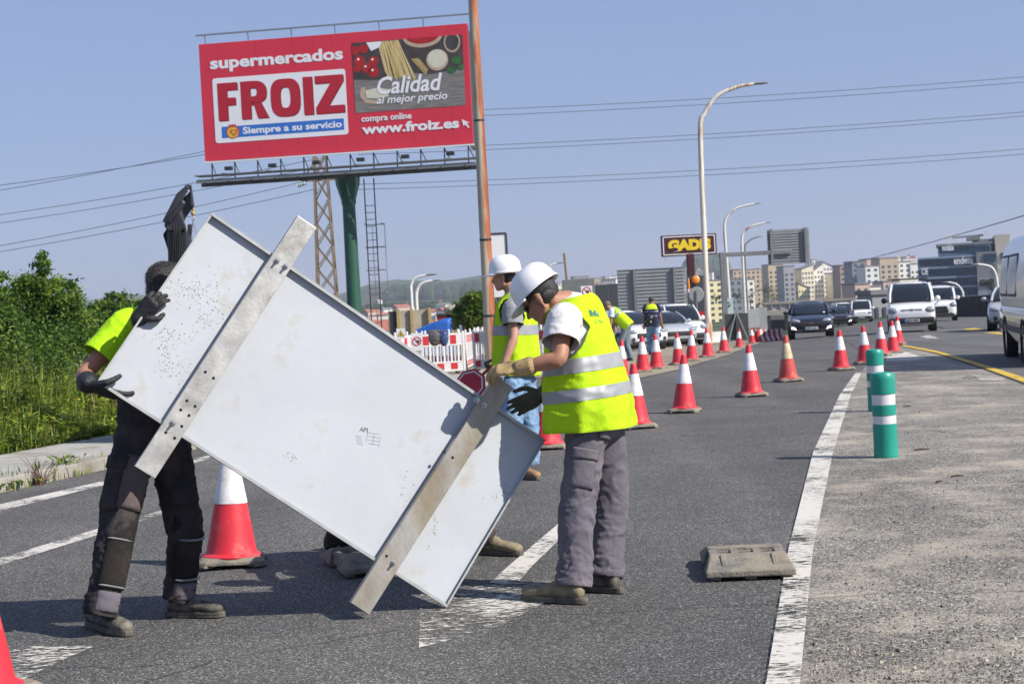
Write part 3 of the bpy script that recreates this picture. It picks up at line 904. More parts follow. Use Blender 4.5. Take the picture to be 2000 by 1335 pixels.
def boot(root, heel, toe, mat, zs, name='boot', sole=M_sole, tall=0.13, vox=0.007, lace=True):
    d = (toe - heel); d.z = 0
    L = d.length; d.normalize()
    sd = V((-d.y, d.x, 0)); u = V((0, 0, 1))
    def B(a, b, c): return V((heel.x, heel.y, zs)) + d * (a * L) + sd * b + u * c
    mb = MB()
    mb.limb([(B(0.10, 0, 0.055), 0.036, 0.038), (B(0.35, 0, 0.060), 0.041, 0.042), (B(0.62, 0, 0.052), 0.047, 0.035), (B(0.84, 0, 0.046), 0.046, 0.030), (B(0.94, 0, 0.043), 0.036, 0.026)], 18, x=sd)
    mb.limb([(B(0.20, 0, 0.06), 0.038, 0.042), (B(0.20, 0, 0.09), 0.036, 0.040), (B(0.20, 0, tall), 0.033, 0.036)], 16, x=sd)
    mb.limb([(B(0.28, 0, 0.09), 0.034, 0.04), (B(0.5, 0, 0.075), 0.036, 0.03)], 14, x=sd)
    me = remesh(mb, vox, 4, lambda p: 0.0022 * fold(p, 3.0))
    bo = put(name, me, mat, root)
    tc_ = MB().limb([(B(0.74, 0, 0.046), 0.0485, 0.0325), (B(0.86, 0, 0.045), 0.0465, 0.0310), (B(0.95, 0, 0.042), 0.0365, 0.027)], 16, x=sd)
    o = tc_.build('toe_cap', mat, bo, smooth=180)
    for v in o.data.vertices: v.co -= root.location
    out = []
    for k in range(28):
        a = 2 * math.pi * k / 28
        x = 0.5 + 0.52 * math.cos(a)
        wd = 0.047 if x > 0.5 else 0.041
        wd *= 0.94 if 0.3 < x < 0.5 else 1
        out.append((x * L, wd * math.copysign(abs(math.sin(a)) ** 0.6, math.sin(a))))
    Rm = Matrix((d, sd, u)).transposed()
    mb = MB().prism(out, 0.0, 0.024, Rm, V((heel.x, heel.y, zs)))
    mb.prism([(x * 0.985 + 0.004, y * 1.04) for x, y in out], 0.014, 0.030, Rm, V((heel.x, heel.y, zs)))
    o = mb.build('sole', sole, bo, bevel=0.003)
    for v in o.data.vertices: v.co -= root.location
    if lace:
        for k in range(5):
            mb = MB()
            a = 0.36 + 0.05 * k
            hgt = 0.122 - 0.011 * k
            mb.tube([B(a, 0.030, hgt - 0.014), B(a + 0.01, 0.014, hgt + 0.004), B(a + 0.02, -0.014, hgt + 0.004), B(a + 0.03, -0.030, hgt - 0.014)], 0.003, 6)
            o = mb.build('lace', M_knee, bo)
            for v in o.data.vertices: v.co -= root.location
    return bo
def head_frame(f, u):
    f = f.normalized(); u = (u - f * u.dot(f)).normalized()
    return Matrix((f.cross(u), f, u)).transposed()     # columns: right, forward, up
def add_head(mb, c, Hm, s=1.0):
    def Q(x, y, z): return c + Hm @ (V((x, y, z)) * s)
    mb.ell(Q(0, -0.008, 0.035), (0.076 * s, 0.098 * s, 0.090 * s), Hm, nu=20, nv=14)
    mb.ell(Q(0, 0.030, -0.030), (0.062 * s, 0.066 * s, 0.078 * s), Hm, nu=18, nv=12)
    mb.ell(Q(0, 0.060, -0.090), (0.034 * s, 0.032 * s, 0.026 * s), Hm)
    for sx in (-1, 1):
        mb.limb([(Q(sx * 0.060, -0.01, -0.055), 0.016 * s), (Q(sx * 0.048, 0.03, -0.085), 0.017 * s), (Q(sx * 0.018, 0.072, -0.100), 0.016 * s)], 8, sub=3)
        mb.ell(Q(sx * 0.040, 0.066, -0.022), (0.020 * s, 0.018 * s, 0.018 * s), Hm)          # cheek
        mb.ell(Q(sx * 0.079, -0.012, -0.012), (0.010 * s, 0.020 * s, 0.033 * s), Hm)         # ear
        mb.ell(Q(sx * 0.080, -0.012, -0.040), (0.009 * s, 0.011 * s, 0.010 * s), Hm)
    mb.ell(Q(0, 0.082, 0.022), (0.052 * s, 0.014 * s, 0.010 * s), Hm)                        # brow
    mb.limb([(Q(0, 0.090, 0.012), 0.009 * s), (Q(0, 0.104, -0.012), 0.011 * s), (Q(0, 0.116, -0.032), 0.0135 * s)], 10, sub=3)
    for sx in (-1, 1): mb.ell(Q(sx * 0.013, 0.100, -0.036), (0.009 * s, 0.010 * s, 0.007 * s), Hm)
    mb.ell(Q(0, 0.090, -0.058), (0.024 * s, 0.010 * s, 0.006 * s), Hm)
    mb.ell(Q(0, 0.088, -0.069), (0.022 * s, 0.011 * s, 0.006 * s), Hm)
def hard_hat(root, c, Hm, s=1.0):
    def Q(x, y, z): return c + Hm @ (V((x, y, z)) * s)
    nu, nv = 56, 18
    vs, fs = [], []
    for i in range(nv + 1):
        t = math.pi / 2 * i / nv
        for j in range(nu):
            a = 2 * math.pi * j / nu
            rx, ry = 0.112, 0.138
            k = math.cos(t) ** 0.72
            x, y, z = rx * k * math.cos(a), ry * k * math.sin(a), 0.138 * math.sin(t) ** 1.0
            rg = math.exp(-((abs(x) - 0.0) / 0.016) ** 2) * 0.011 + math.exp(-((abs(x) - 0.045) / 0.009) ** 2) * 0.006
            rg *= max(0, min(1, (z - 0.03) / 0.05))
            nrm = V((x / rx, y / ry, z / 0.138)).normalized()
            p = V((x, y, z)) + nrm * rg
            if i == 0: p = p + V((math.cos(a) * 0.010, math.sin(a) * 0.010, -0.002))
            vs.append(Q(*p + V((0, -0.012, 0.030))))
    for i in range(nv):
        for j in range(nu): fs.append((i * nu + j, i * nu + (j + 1) % nu, (i + 1) * nu + (j + 1) % nu, (i + 1) * nu + j))
    mb = MB().add(vs, fs)
    o = mb.build('hard_hat', M_hat, root, smooth=60, world=True)
    so_ = o.modifiers.new('t', 'SOLIDIFY'); so_.thickness = 0.004; so_.offset = -1
    # peak
    vs, fs = [], []
    n_ = 22
    for i in range(n_ + 1):
        a = math.pi * (0.10 + 0.80 * i / n_)
        e_ = math.sin(math.pi * i / n_) ** 0.7
        for k, (ex, dz) in enumerate(((0.0, 0.030), (0.5, 0.026), (1.0, 0.016))):
            r = ex * 0.058 * e_ + 0.008
            vs.append(Q((0.112 + r * 0.55) * math.cos(a), -0.012 + (0.138 + r) * math.sin(a), dz))
    for i in range(n_):
        for k in range(2): fs.append((i * 3 + k, i * 3 + k + 1, (i + 1) * 3 + k + 1, (i + 1) * 3 + k))
    pk = MB().add(vs, fs).build('peak', M_hat, o, smooth=60)
    for v in pk.data.vertices: v.co -= root.location
    so_ = pk.modifiers.new('t', 'SOLIDIFY'); so_.thickness = 0.004; so_.offset = 0
    return o
class Vest:
    """lofted garment: rings of (centre, half width, half depth) from hem to neck"""
    def __init__(s, rings, lat, front, seed=0.0, amp=0.008, ex=2.4):
        s.r = rings; s.lat = lat; s.fr = front; s.seed = seed; s.amp = amp; s.ex = ex
    def ring(s, v):
        k = len(s.r) - 1
        x = min(max(v, 0), 1) * k
        i = min(int(x), k - 1)
        t = x - i
        def cm(A):
            a, b, c, d = A[max(i - 1, 0)], A[i], A[i + 1], A[min(i + 2, k)]
            return 0.5 * ((2 * b) + (c - a) * t + (2 * a - 5 * b + 4 * c - d) * t * t + (-a + 3 * b - 3 * c + d) * t ** 3)
        return cm([q[0] for q in s.r]), cm([q[1] for q in s.r]), cm([q[2] for q in s.r])
    def at(s, u, v, off=0.0):
        c, w, d = s.ring(v)
        up = (s.ring(min(1, v + 0.03))[0] - s.ring(max(0, v - 0.03))[0]).normalized()
        fr = (s.fr - up * s.fr.dot(up)).normalized()
        lt = (s.lat - up * s.lat.dot(up) - fr * s.lat.dot(fr)).normalized()
        cu_, su_ = math.cos(u), math.sin(u)
        e = 2.0 / s.ex
        p = lt * (w * math.copysign(abs(cu_) ** e, cu_)) + fr * (d * math.copysign(abs(su_) ** e, su_))
        q = c + p
        n_ = p.normalized()
        g = (1.0 - 0.6 * v)
        f = s.amp * g * (math.sin(u * 7 + s.seed + 2.2 * noise.noise(V((v * 2.2, u, s.seed)))) * (1 - v) * 1.2 + 1.8 * noise.noise(V((math.cos(u) * 1.7, math.sin(u) * 1.7, v * 3.5 + s.seed))))
        f += s.amp * 0.8 * fold(q, 1.0, s.seed) * min(1, (1.1 - v))
        return q + n_ * (f + off)
    def build(s, root, name, mat, arms, v0=0.0, v1=1.0, nu=110, nv=90, holes=True, off=0.0, R_arm=0.085, solid=0.003, low=0.7):
        vs = [[s.at(2 * math.pi * j / nu, v0 + (v1 - v0) * i / nv, off) for j in range(nu)] for i in range(nv + 1)]
        def g(p):
            best = 9
            for (a, b) in arms:
                ax = (b - a).normalized()
                q = p - a
                t = q.dot(ax)
                if t > -0.03:
                    r_ = q - ax * t
                    if r_.z < 0: r_.z *= low
                    best = min(best, r_.length - R_arm)
            return best
        fs = []
        gg = [[(g(p) if holes else 1) for p in row] for row in vs]
        for i in range(nv):
            for j in range(nu):
                j2 = (j + 1) % nu
                if (gg[i][j] + gg[i][j2] + gg[i + 1][j] + gg[i + 1][j2]) > 0: fs.append((i * nu + j, i * nu + j2, (i + 1) * nu + j2, (i + 1) * nu + j))
        mb = MB().add([p for r_ in vs for p in r_], fs)
        o = mb.build(name, mat, root, smooth=180, world=True)
        bm = bmesh.new(); bm.from_mesh(o.data)
        bmesh.ops.delete(bm, geom=[v for v in bm.verts if not v.link_faces], context='VERTS')
        if holes:
            bnd = [v for v in bm.verts if v.is_boundary]
            for it in range(4):
                new = {}
                for v in bnd:
                    nb = [e_.other_vert(v) for e_ in v.link_edges if e_.is_boundary]
                    if len(nb) == 2: new[v] = (v.co * 2 + nb[0].co + nb[1].co) / 4
                for v, c_ in new.items(): v.co = c_
        bm.to_mesh(o.data); bm.free()
        if solid:
            m_ = o.modifiers.new('t', 'SOLIDIFY'); m_.thickness = solid; m_.offset = -1
        return o
    def band(s, root, vest, mat, va, vb, ua=0.0, ub=2 * math.pi, nu=110, name='reflective_strip'):
        n_ = 5
        m_ = max(4, int(nu * (ub - ua) / 6.283))
        vs = [s.at(ua + (ub - ua) * j / m_, va + (vb - va) * i / n_, 0.0035) for i in range(n_ + 1) for j in range(m_ + 1)]
        fs = [(i * (m_ + 1) + j, i * (m_ + 1) + j + 1, (i + 1) * (m_ + 1) + j + 1, (i + 1) * (m_ + 1) + j) for i in range(n_) for j in range(m_)]
        o = MB().add(vs, fs).build(name, mat, vest, smooth=180)
        for v in o.data.vertices: v.co -= root.location
        return o
def skin_body(root, J, mat, vox=0.008, s=1.0, hands=False):
    mb = MB()
    lat = (J['sh'][1] - J['sh'][0]).normalized()
    mid = (J['pel'] * 0.5 + J['chest'] * 0.5)
    shm = (J['sh'][0] + J['sh'][1]) / 2
    mb.limb([(J['pel'], 0.12 * s, 0.085 * s), (mid, 0.115 * s, 0.085 * s), (J['chest'], 0.13 * s, 0.095 * s), (shm * 0.7 + J['neck'] * 0.3, 0.11 * s, 0.075 * s), (J['neck'], 0.062 * s, 0.062 * s)], 20, x=lat)
    Hm = head_frame(J['hf'], J['hu'])
    add_head(mb, J['head'], Hm, s)
    mb.limb([(J['neck'], 0.058 * s), (J['head'] + Hm @ V((0, -0.03, -0.05)) * s, 0.054 * s)], 14)
    for k in (0, 1):
        a, b, c = J['sh'][k], J['el'][k], J['wr'][k]
        mb.limb([(shm * 0.45 + a * 0.55, 0.06 * s), (a, 0.055 * s), ((a + b) / 2, 0.047 * s), (b, 0.040 * s), (b * 0.7 + c * 0.3, 0.043 * s), (b * 0.25 + c * 0.75, 0.034 * s), (c, 0.028 * s), (c + (c - b).normalized() * 0.004, 0.024 * s)], 14)
        h, kn, an = J['hip'][k], J['kn'][k], J['an'][k]
        mb.limb([(J['pel'] * 0.5 + h * 0.5, 0.08 * s), (h, 0.08 * s), ((h + kn) / 2, 0.066 * s), (kn, 0.05 * s), (kn * 0.65 + an * 0.35, 0.052 * s), (an, 0.036 * s)], 14)
    return put('body', remesh(mb, vox, 3), mat, root)
def trousers(root, J, mat, vox=0.010, s=1.0, wide=(0.105, 0.088, 0.080, 0.085), top=0.10, name='trousers', amp=1.0, lower=None):
    mb = MB()
    lat = (J['hip'][1] - J['hip'][0]).normalized()
    up = (J['chest'] - J['pel']).normalized()
    hm = (J['hip'][0] + J['hip'][1]) / 2
    mb.limb([(hm - up * 0.02, 0.165 * s, 0.125 * s), (J['pel'] + up * 0.02, 0.165 * s, 0.125 * s), (J['pel'] + up * top, 0.155 * s, 0.115 * s)], 20, x=lat)
    for k in (0, 1):
        h, kn, an = J['hip'][k], J['kn'][k], J['an'][k]
        d = (an - kn).normalized()
        mb.limb([(h + (h - kn).normalized() * 0.02, wide[0] * s), (h * 0.55 + kn * 0.45, wide[0] * 0.93 * s), (kn, wide[1] * s), (kn * 0.5 + an * 0.5, wide[2] * s), (an - d * 0.06, wide[2] * s), (an + d * 0.015, wide[3] * s)], 20)
    def disp(p):
        da = min((p - J['an'][0]).length, (p - J['an'][1]).length)
        dk = min((p - J['kn'][0]).length, (p - J['kn'][1]).length)
        dh = min((p - J['hip'][0]).length, (p - J['hip'][1]).length)
        a = 0.008 * math.exp(-(da / 0.16) ** 2) + 0.006 * math.exp(-(dk / 0.13) ** 2)
        return amp * s * (1.5 * a * hfold(p) + (0.008 + 0.006 * math.exp(-(dh / 0.15) ** 2)) * fold(p, 0.9) + 0.006 * lfold(p) - 0.006)
    me = remesh(mb, vox, 4, disp)
    for k in (0, 1):
        d = (J['an'][k] - J['kn'][k]).normalized()
        cut_end(me, J['an'][k] + d * 0.025, d)
    o = put(name, me, mat, root)
    m_ = o.modifiers.new('t', 'SOLIDIFY'); m_.thickness = 0.004; m_.offset = -1
    return o
def tshirt(root, J, mat, rings, lat, sleeve=0.55, vox=0.010, s=1.0, sr=(0.080, 0.078, 0.082), name='tshirt'):
    mb = MB()
    mb.limb([(c, w, d) for c, w, d in rings], 24, x=lat)
    shm = (J['sh'][0] + J['sh'][1]) / 2
    for k in (0, 1):
        a, b = J['sh'][k], J['el'][k]
        mb.limb([(shm * 0.4 + a * 0.6, sr[0] * s), (a, sr[0] * s), (a.lerp(b, sleeve * 0.5), sr[1] * s), (a.lerp(b, sleeve), sr[2] * s)], 18)
    me = remesh(mb, vox, 4, lambda p: 0.005 * fold(p, 1.3))
    for k in (0, 1):
        a, b = J['sh'][k], J['el'][k]
        cut_end(me, a.lerp(b, sleeve), b - a, 0.125)
    o = put(name, me, mat, root)
    m_ = o.modifiers.new('t', 'SOLIDIFY'); m_.thickness = 0.003; m_.offset = -1
    return o
def glove(root, wr, d, nrm, mat, curl, thumb, s=1.0, vox=0.0045, cuff=None, **k):
    mb = MB()
    hand(mb, wr, d, nrm, curl, thumb, s, **k)
    if cuff is not None: mb.limb([(wr + d * 0.01, 0.036 * s), (wr - cuff * 0.06, 0.042 * s)], 14)
    return put('glove', remesh(mb, vox, 2, lambda p: 0.0012 * fold(p, 3.5)), mat, root)

# ---------------------------------------------------------------- bent worker in grey trousers
f_ = V((-0.84, 0.54, 0)).normalized()
lat_ = V((f_.y, -f_.x, 0))                    # to his right (away from the camera)
gF, gB = G(1128, 1172), G(1188, 1152)
D0 = 8.46
J = dict(pel=Wp(1160, 800, D0), chest=Wp(1130, 660, D0), neck=Wp(1112, 588, D0),
         head=Wp(1056, 583, 8.44), hf=V((-0.72, 0.28, -0.62)), hu=V((-0.62, 0.22, 0.74)),
         sh=[Wp(1100, 625, 8.27), Wp(1140, 622, 8.68)], el=[Wp(1092, 700, 8.16), Wp(1112, 725, 8.76)],
         wr=[Wp(1015, 720, 8.20), Wp(1058, 772, 8.55)],
         hip=[Wp(1148, 832, 8.36), Wp(1182, 830, 8.56)], kn=[Wp(1128, 985, 8.30), Wp(1192, 985, 8.56)],
         an=[V((gF.x, gF.y, 0.13)), V((gB.x, gB.y, 0.13))])
J['an'][0] = Wp(1122, 1136, gF.y); J['an'][1] = Wp(1184, 1118, gB.y)
trw = (0.112, 0.096, 0.090, 0.098)
man = thing('person', V((gF.x, gF.y, 0)), 'bent worker in white hard hat, yellow vest and grey trousers gripping the sign post', 'person')
skin_body(man, J, M_skin)
tr = trousers(man, J, M_greytr, wide=trw)
# cargo pocket, flap and side seam on the near leg
def leg_patch(root, parent, a, b, side, w, t0, t1, rad, mat, name, wrap=0.9, bulge=0.012, ang=0.0, nx=10, ny=12):
    """a patch that wraps the outside of a leg between two joints"""
    ax = (b - a).normalized()
    sd = (side - ax * side.dot(ax)).normalized()
    tn = ax.cross(sd)
    vs = []
    for i in range(ny + 1):
        for j in range(nx + 1):
            th = ang + wrap * (j / nx - 0.5)
            e = min(1.0, 6 * min(i / ny, 1 - i / ny, j / nx, 1 - j / nx))
            t = t0 + (t1 - t0) * i / ny
            r_ = rad + bulge * e ** 0.5 + 0.002 * noise.noise(V((i * 0.6, j * 0.7, ang + t0)))
            vs.append(a.lerp(b, t) + (sd * math.cos(th) + tn * math.sin(th)) * r_)
    fs = [(i * (nx + 1) + j, i * (nx + 1) + j + 1, (i + 1) * (nx + 1) + j + 1, (i + 1) * (nx + 1) + j) for i in range(ny) for j in range(nx)]
    o = MB().add(vs, fs).build(name, mat, parent, smooth=50)
    for v in o.data.vertices: v.co -= root.location
    m_ = o.modifiers.new('t', 'SOLIDIFY'); m_.thickness = 0.008; m_.offset = -1
    return o
camside = V((0.10, -1, 0))
h0, k0_, a0_ = J['hip'][0], J['kn'][0], J['an'][0]
leg_patch(man, tr, h0, k0_, camside, 0, 0.40, 0.82, 0.100, M_greytr, 'cargo_pocket', 1.35, 0.016, 0.12)
leg_patch(man, tr, h0, k0_, camside, 0, 0.30, 0.45, 0.108, M_greytr, 'pocket_flap', 1.42, 0.016, 0.12)
leg_patch(man, tr, h0, k0_, camside, 0, -0.20, 0.16, 0.118, M_greytr, 'back_pocket', 0.85, 0.010, -0.82)
up_ = (J['neck'] - J['pel']).normalized()
tshirt(man, J, M_white, [(J['pel'], 0.17, 0.13), (J['pel'].lerp(J['chest'], 0.5), 0.165, 0.13), (J['chest'], 0.18, 0.135), (J['sh'][0].lerp(J['sh'][1], 0.5), 0.17, 0.11), (J['neck'], 0.085, 0.08)], lat_, 0.60, sr=(0.085, 0.088, 0.096))
vest_r = [(Wp(1151, 838, D0), 0.262, 0.205), (Wp(1148, 800, D0), 0.258, 0.202), (Wp(1143, 760, D0), 0.242, 0.190), (Wp(1137, 715, D0), 0.224, 0.172), (Wp(1130, 665, D0), 0.212, 0.152), (Wp(1126, 625, D0), 0.203, 0.130), (Wp(1126, 598, D0), 0.170, 0.104), (Wp(1122, 580, D0), 0.105, 0.085)]
vs_ = Vest(vest_r, lat_, f_, 1.7, 0.010, 2.5)
arms_ = [(J['sh'][0] + (J['sh'][1] - J['sh'][0]) * 0.10, J['sh'][0] + (J['sh'][0] - J['sh'][1]) * 0.6 + V((-0.03, 0, -0.12))), (J['sh'][1] + (J['sh'][0] - J['sh'][1]) * 0.10, J['sh'][1] + (J['sh'][1] - J['sh'][0]) * 0.6)]
vest = vs_.build(man, 'safety_vest', M_hv, arms_, R_arm=0.125)
vs_.band(man, vest, M_hvb, -0.0, 0.018, name='hem_binding')
vs_.band(man, vest, M_strip, 0.225, 0.305)
vs_.band(man, vest, M_strip, 0.400, 0.480)
def vest_text(vs, root, vest, txt, uc, vc, wdt, mat, size):
    o = text_mesh(txt, size, Matrix.Identity(4), mat, vest, 'printed_lettering', ext=0.0, bold=size * 0.02)
    w_ = max(v.co.x for v in o.data.vertices)
    for v in o.data.vertices:
        u = uc + (v.co.x - w_ / 2) / wdt
        vv = vc + v.co.y / 0.62
        v.co = vs.at(u, vv, 0.0045) - root.location
M_ink = pm('vest_ink', (0.07, 0.20, 0.17), 0.7)
M_ink2 = pm('vest_ink_faded', (0.34, 0.52, 0.05), 0.8)
vest_text(vs_, man, vest, 'Ibk', 4.62, 0.75, 0.21, M_ink, 0.058)
vest_text(vs_, man, vest, 'arte', 4.72, 0.68, 0.21, M_ink2, 0.038)
Hm = head_frame(J['hf'], J['hu'])
hc = J['head']
hard_hat(man, hc + Hm @ V((0, 0.0, 0.010)), Hm, 0.97)
mb = MB()
mb.ell(hc + Hm @ V((0, -0.016, 0.040)), (0.081, 0.101, 0.082), Hm, nu=20, nv=12)
mb.ell(hc + Hm @ V((0, -0.062, 0.000)), (0.062, 0.052, 0.045), Hm)
put('bandana', remesh(mb, 0.007, 3, lambda p: 0.0015 * fold(p, 4)), M_band, man)
mb = MB()
for sx in (-1, 1):
    mb.ell(hc + Hm @ V((sx * 0.036, 0.086, 0.000)), (0.031, 0.012, 0.019), Hm @ Matrix.Rotation(-sx * 0.28, 3, 'Z'))
mb.build('sunglasses', M_lens, man, smooth=180, world=True)
gl = COL.objects[-1]
for sx in (-1, 1):
    tb = MB().tube([hc + Hm @ V((sx * 0.066, 0.082, 0.006)), hc + Hm @ V((sx * 0.080, 0.035, 0.008)), hc + Hm @ V((sx * 0.086, -0.012, 0.006))], 0.0025, 6)
    o = tb.build('temple_arm', M_lens, gl)
    for v in o.data.vertices: v.co -= man.location
hr = MB().ell(hc + Hm @ V((0, -0.035, -0.012)), (0.079, 0.068, 0.05), Hm, nu=18, nv=10)
hr.build('hair', M_hair, man, smooth=180, world=True)
# hands: one on the end of the post, one held low in front of him
w0 = J['wr'][0]
hd = (Wp(955, 722, 8.22) - w0).normalized()
glove(man, w0, hd, V((0.05, 0.45, -0.85)), M_glv_t, (0.42, 0.55, 0.45), -1, 1.18, cuff=(w0 - J['el'][0]).normalized())
w1 = J['wr'][1]
hd1 = (Wp(1000, 798, 8.48) - w1).normalized()
glove(man, w1, hd1, V((-0.35, 0.80, -0.3)), M_glv_g, (0.12, 0.2, 0.2), -1, 1.12, cuff=(w1 - J['el'][1]).normalized())
boot(man, G(1146, 1180), G(1022, 1171), M_boot_o, 0.004)
boot(man, G(1215, 1159), G(1098, 1148), M_boot_b, 0.004)

# ---------------------------------------------------------------- worker holding the upper end of the panel
fA, fB = G(205, 1238), G(362, 1203)
J = dict(pel=Wp(292, 815, 8.22), chest=Wp(298, 690, 8.30), neck=Wp(303, 618, 8.32), head=Wp(328, 564, 8.30),
         hf=V((0.85, 0.52, -0.2)), hu=V((0.15, 0.0, 1)),
         sh=[Wp(318, 640, 8.52), Wp(246, 638, 8.16)], el=[Wp(306, 690, 8.36), Wp(166, 730, 8.03)],
         wr=[PH(271, 620, 0.0), Wp(172, 750, 7.80)],
         hip=[Wp(325, 850, 8.28), Wp(268, 850, 8.20)], kn=[Wp(362, 1040, 8.30), Wp(224, 1050, 8.06)],
         an=[Wp(349, 1160, fB.y), Wp(196, 1192, fA.y)])
man = thing('person', V((fA.x, fA.y, 0)), 'worker in bright yellow T-shirt and black knee-patch trousers, head behind the sign panel', 'person')
skin_body(man, J, M_skin)
tr = trousers(man, J, M_blacktr, wide=(0.112, 0.092, 0.080, 0.078))
shl = V((0.3, -1, 0))
for k in (0, 1):
    h, kn, an = J['hip'][k], J['kn'][k], J['an'][k]
    leg_patch(man, tr, kn.lerp(h, 0.30), kn.lerp(an, 0.75), V((0.75, -0.8, 0)), 0, 0.0, 0.95, 0.090, M_knee, 'knee_patch', 2.0, 0.010, 0.0, 14, 16)
    leg_patch(man, tr, h, kn, V((0.9, -0.9, 0)) if k else V((0.9, -.9, 0)), 0, 0.22 if k else 0.5, 0.74 if k else .71, 0.103, M_browntr if k else M_blacktr, 'thigh_panel', 1.7, 0.010, 0.15, 14, 12)
    leg_patch(man, tr, kn, an, V((0.75, -0.8, 0)), 0, 0.73, 1.02, 0.081, M_greytr, 'cuff_panel', 1.9, 0.008, 0.0, 12, 8)
    for tt in (0.02, 0.66): leg_patch(man, tr, kn, an, V((0.75, -0.8, 0)), 0, tt, tt + 0.008, 0.100, M_strip, 'seam', 1.7, 0.004, 0.0, 12, 2)
leg_patch(man, tr, J['hip'][1], J['kn'][1], V((-0.55, -1, 0)), 0, 0.30, 0.78, 0.104, M_blacktr, 'cargo_pocket', 1.1, 0.018, 0.0)
leg_patch(man, tr, J['hip'][1], J['kn'][1], V((-0.55, -1, 0)), 0, 0.24, 0.38, 0.112, M_blacktr, 'pocket_flap', 1.2, 0.018, 0.0)
latL = (J['sh'][1] - J['sh'][0]).normalized()
tshirt(man, J, M_hvs, [(J['pel'] + V((0, 0, 0.15)), 0.17, 0.13), (J['pel'].lerp(J['chest'], 0.7), 0.17, 0.13), (J['chest'], 0.185, 0.135), (J['sh'][0].lerp(J['sh'][1], 0.5), 0.18, 0.11), (J['neck'], 0.08, 0.075)], latL, 0.66, sr=(0.088, 0.088, 0.094))
Hm = head_frame(J['hf'], J['hu'])
hc = J['head']
mb = MB()
mb.ell(hc + Hm @ V((0, -0.016, 0.045)), (0.086, 0.106, 0.092), Hm, nu=24, nv=14)
mb.ell(hc + Hm @ V((0, -0.042, -0.012)), (0.079, 0.066, 0.078), Hm)
put('hair', remesh(mb, 0.006, 3, lambda p: 0.002 * noise.noise(V((p.x * 200, p.y * 200, p.z * 60)))), M_hair, man)
hs_ = COL.objects[-1]
rh0 = random.Random(4)
mb = MB()
vv = hs_.data.vertices
for k in range(5200):
    v = vv[rh0.randrange(len(vv))]
    p = v.co + man.location
    n_ = (v.normal + V((rh0.gauss(0, .35), rh0.gauss(0, .35), rh0.gauss(-.35, .3)))).normalized()
    sd_ = n_.cross(V((rh0.uniform(-1, 1), rh0.uniform(-1, 1), .3))).normalized() * 0.0009
    mb.add([p - sd_, p + sd_, p + n_ * rh0.uniform(.006, .014)], [(0, 1, 2)], 1 if rh0.random() < .22 else 0)
tag(mb.build('hair_strands', [M_hair, pm('hair_grey', (.16, .155, .15), .6)], man, world=True), kind='stuff')
w0 = J['wr'][0]
glove(man, w0, (PH(312, 574, 0.06) - w0), V((0.3, 0.9, 0.1)), M_glv_b, (0.25, 0.75, 0.7), -1, 1.12, cuff=(w0 - J['el'][0]).normalized(), tcurl=1.6)
w1 = J['wr'][1]
glove(man, w1, (PH(226, 772, -0.03) - w1), V((-0.1, 0.25, 0.95)), M_glv_b, (0.12, 0.25, 0.3), 1, 1.3, cuff=(w1 - J['el'][1]).normalized(), tcurl=0.9)
boot(man, G(172, 1222), G(252, 1243), M_boot_b, 0.004)
boot(man, G(325, 1204), G(437, 1205), M_boot_b, 0.004)

# ---------------------------------------------------------------- stooping worker behind the panel
gA, gC = G(655, 1100), G(962, 1082)
J = dict(pel=Wp(815, 845, 9.95), chest=Wp(850, 815, 9.55), neck=Wp(868, 835, 9.28), head=Wp(880, 870, 9.15),
         hf=V((0.35, -0.75, -0.6)), hu=V((0.2, -0.55, 0.8)),
         sh=[Wp(915, 835, 9.45), Wp(795, 825, 9.42)], el=[Wp(930, 900, 9.2), Wp(765, 880, 9.15)], wr=[Wp(900, 940, 8.95), Wp(765, 910, 8.9)],
         hip=[Wp(855, 865, 9.9), Wp(785, 865, 9.85)], kn=[Wp(925, 965, 9.75), Wp(690, 960, 9.65)], an=[Wp(942, 1045, gC.y), Wp(658, 1058, gA.y + 0.06)])
man = thing('person', V((gA.x, gA.y, 0)), 'worker hidden behind the sign panel with only dusty tan boots showing', 'person')
skin_body(man, J, M_skin, 0.011)
trousers(man, J, M_blacktr, 0.012, wide=(0.11, 0.09, 0.075, 0.075))
latS = (J['sh'][1] - J['sh'][0]).normalized()
tshirt(man, J, M_grey, [(J['pel'], 0.17, 0.13), (J['chest'], 0.18, 0.135), (J['neck'], 0.08, 0.075)], latS, 0.6, 0.013)
Hm = head_frame(J['hf'], J['hu'])
hard_hat(man, J['head'], Hm, 1.0)
for k, (n_, th) in enumerate(((V((0, -1, 0.2)), 1), (V((0, -1, 0.2)), -1))):
    glove(man, J['wr'][k], V((0.1, -0.3, -1)), n_, M_glv_g, (0.3, 0.3, 0.3), th, 1.1, 0.006)
boot(man, G(925, 1080), G(1019, 1086), M_boot_d, 0.004)
boot(man, G(660, 1066), G(656, 1108), M_boot_d, 0.004)

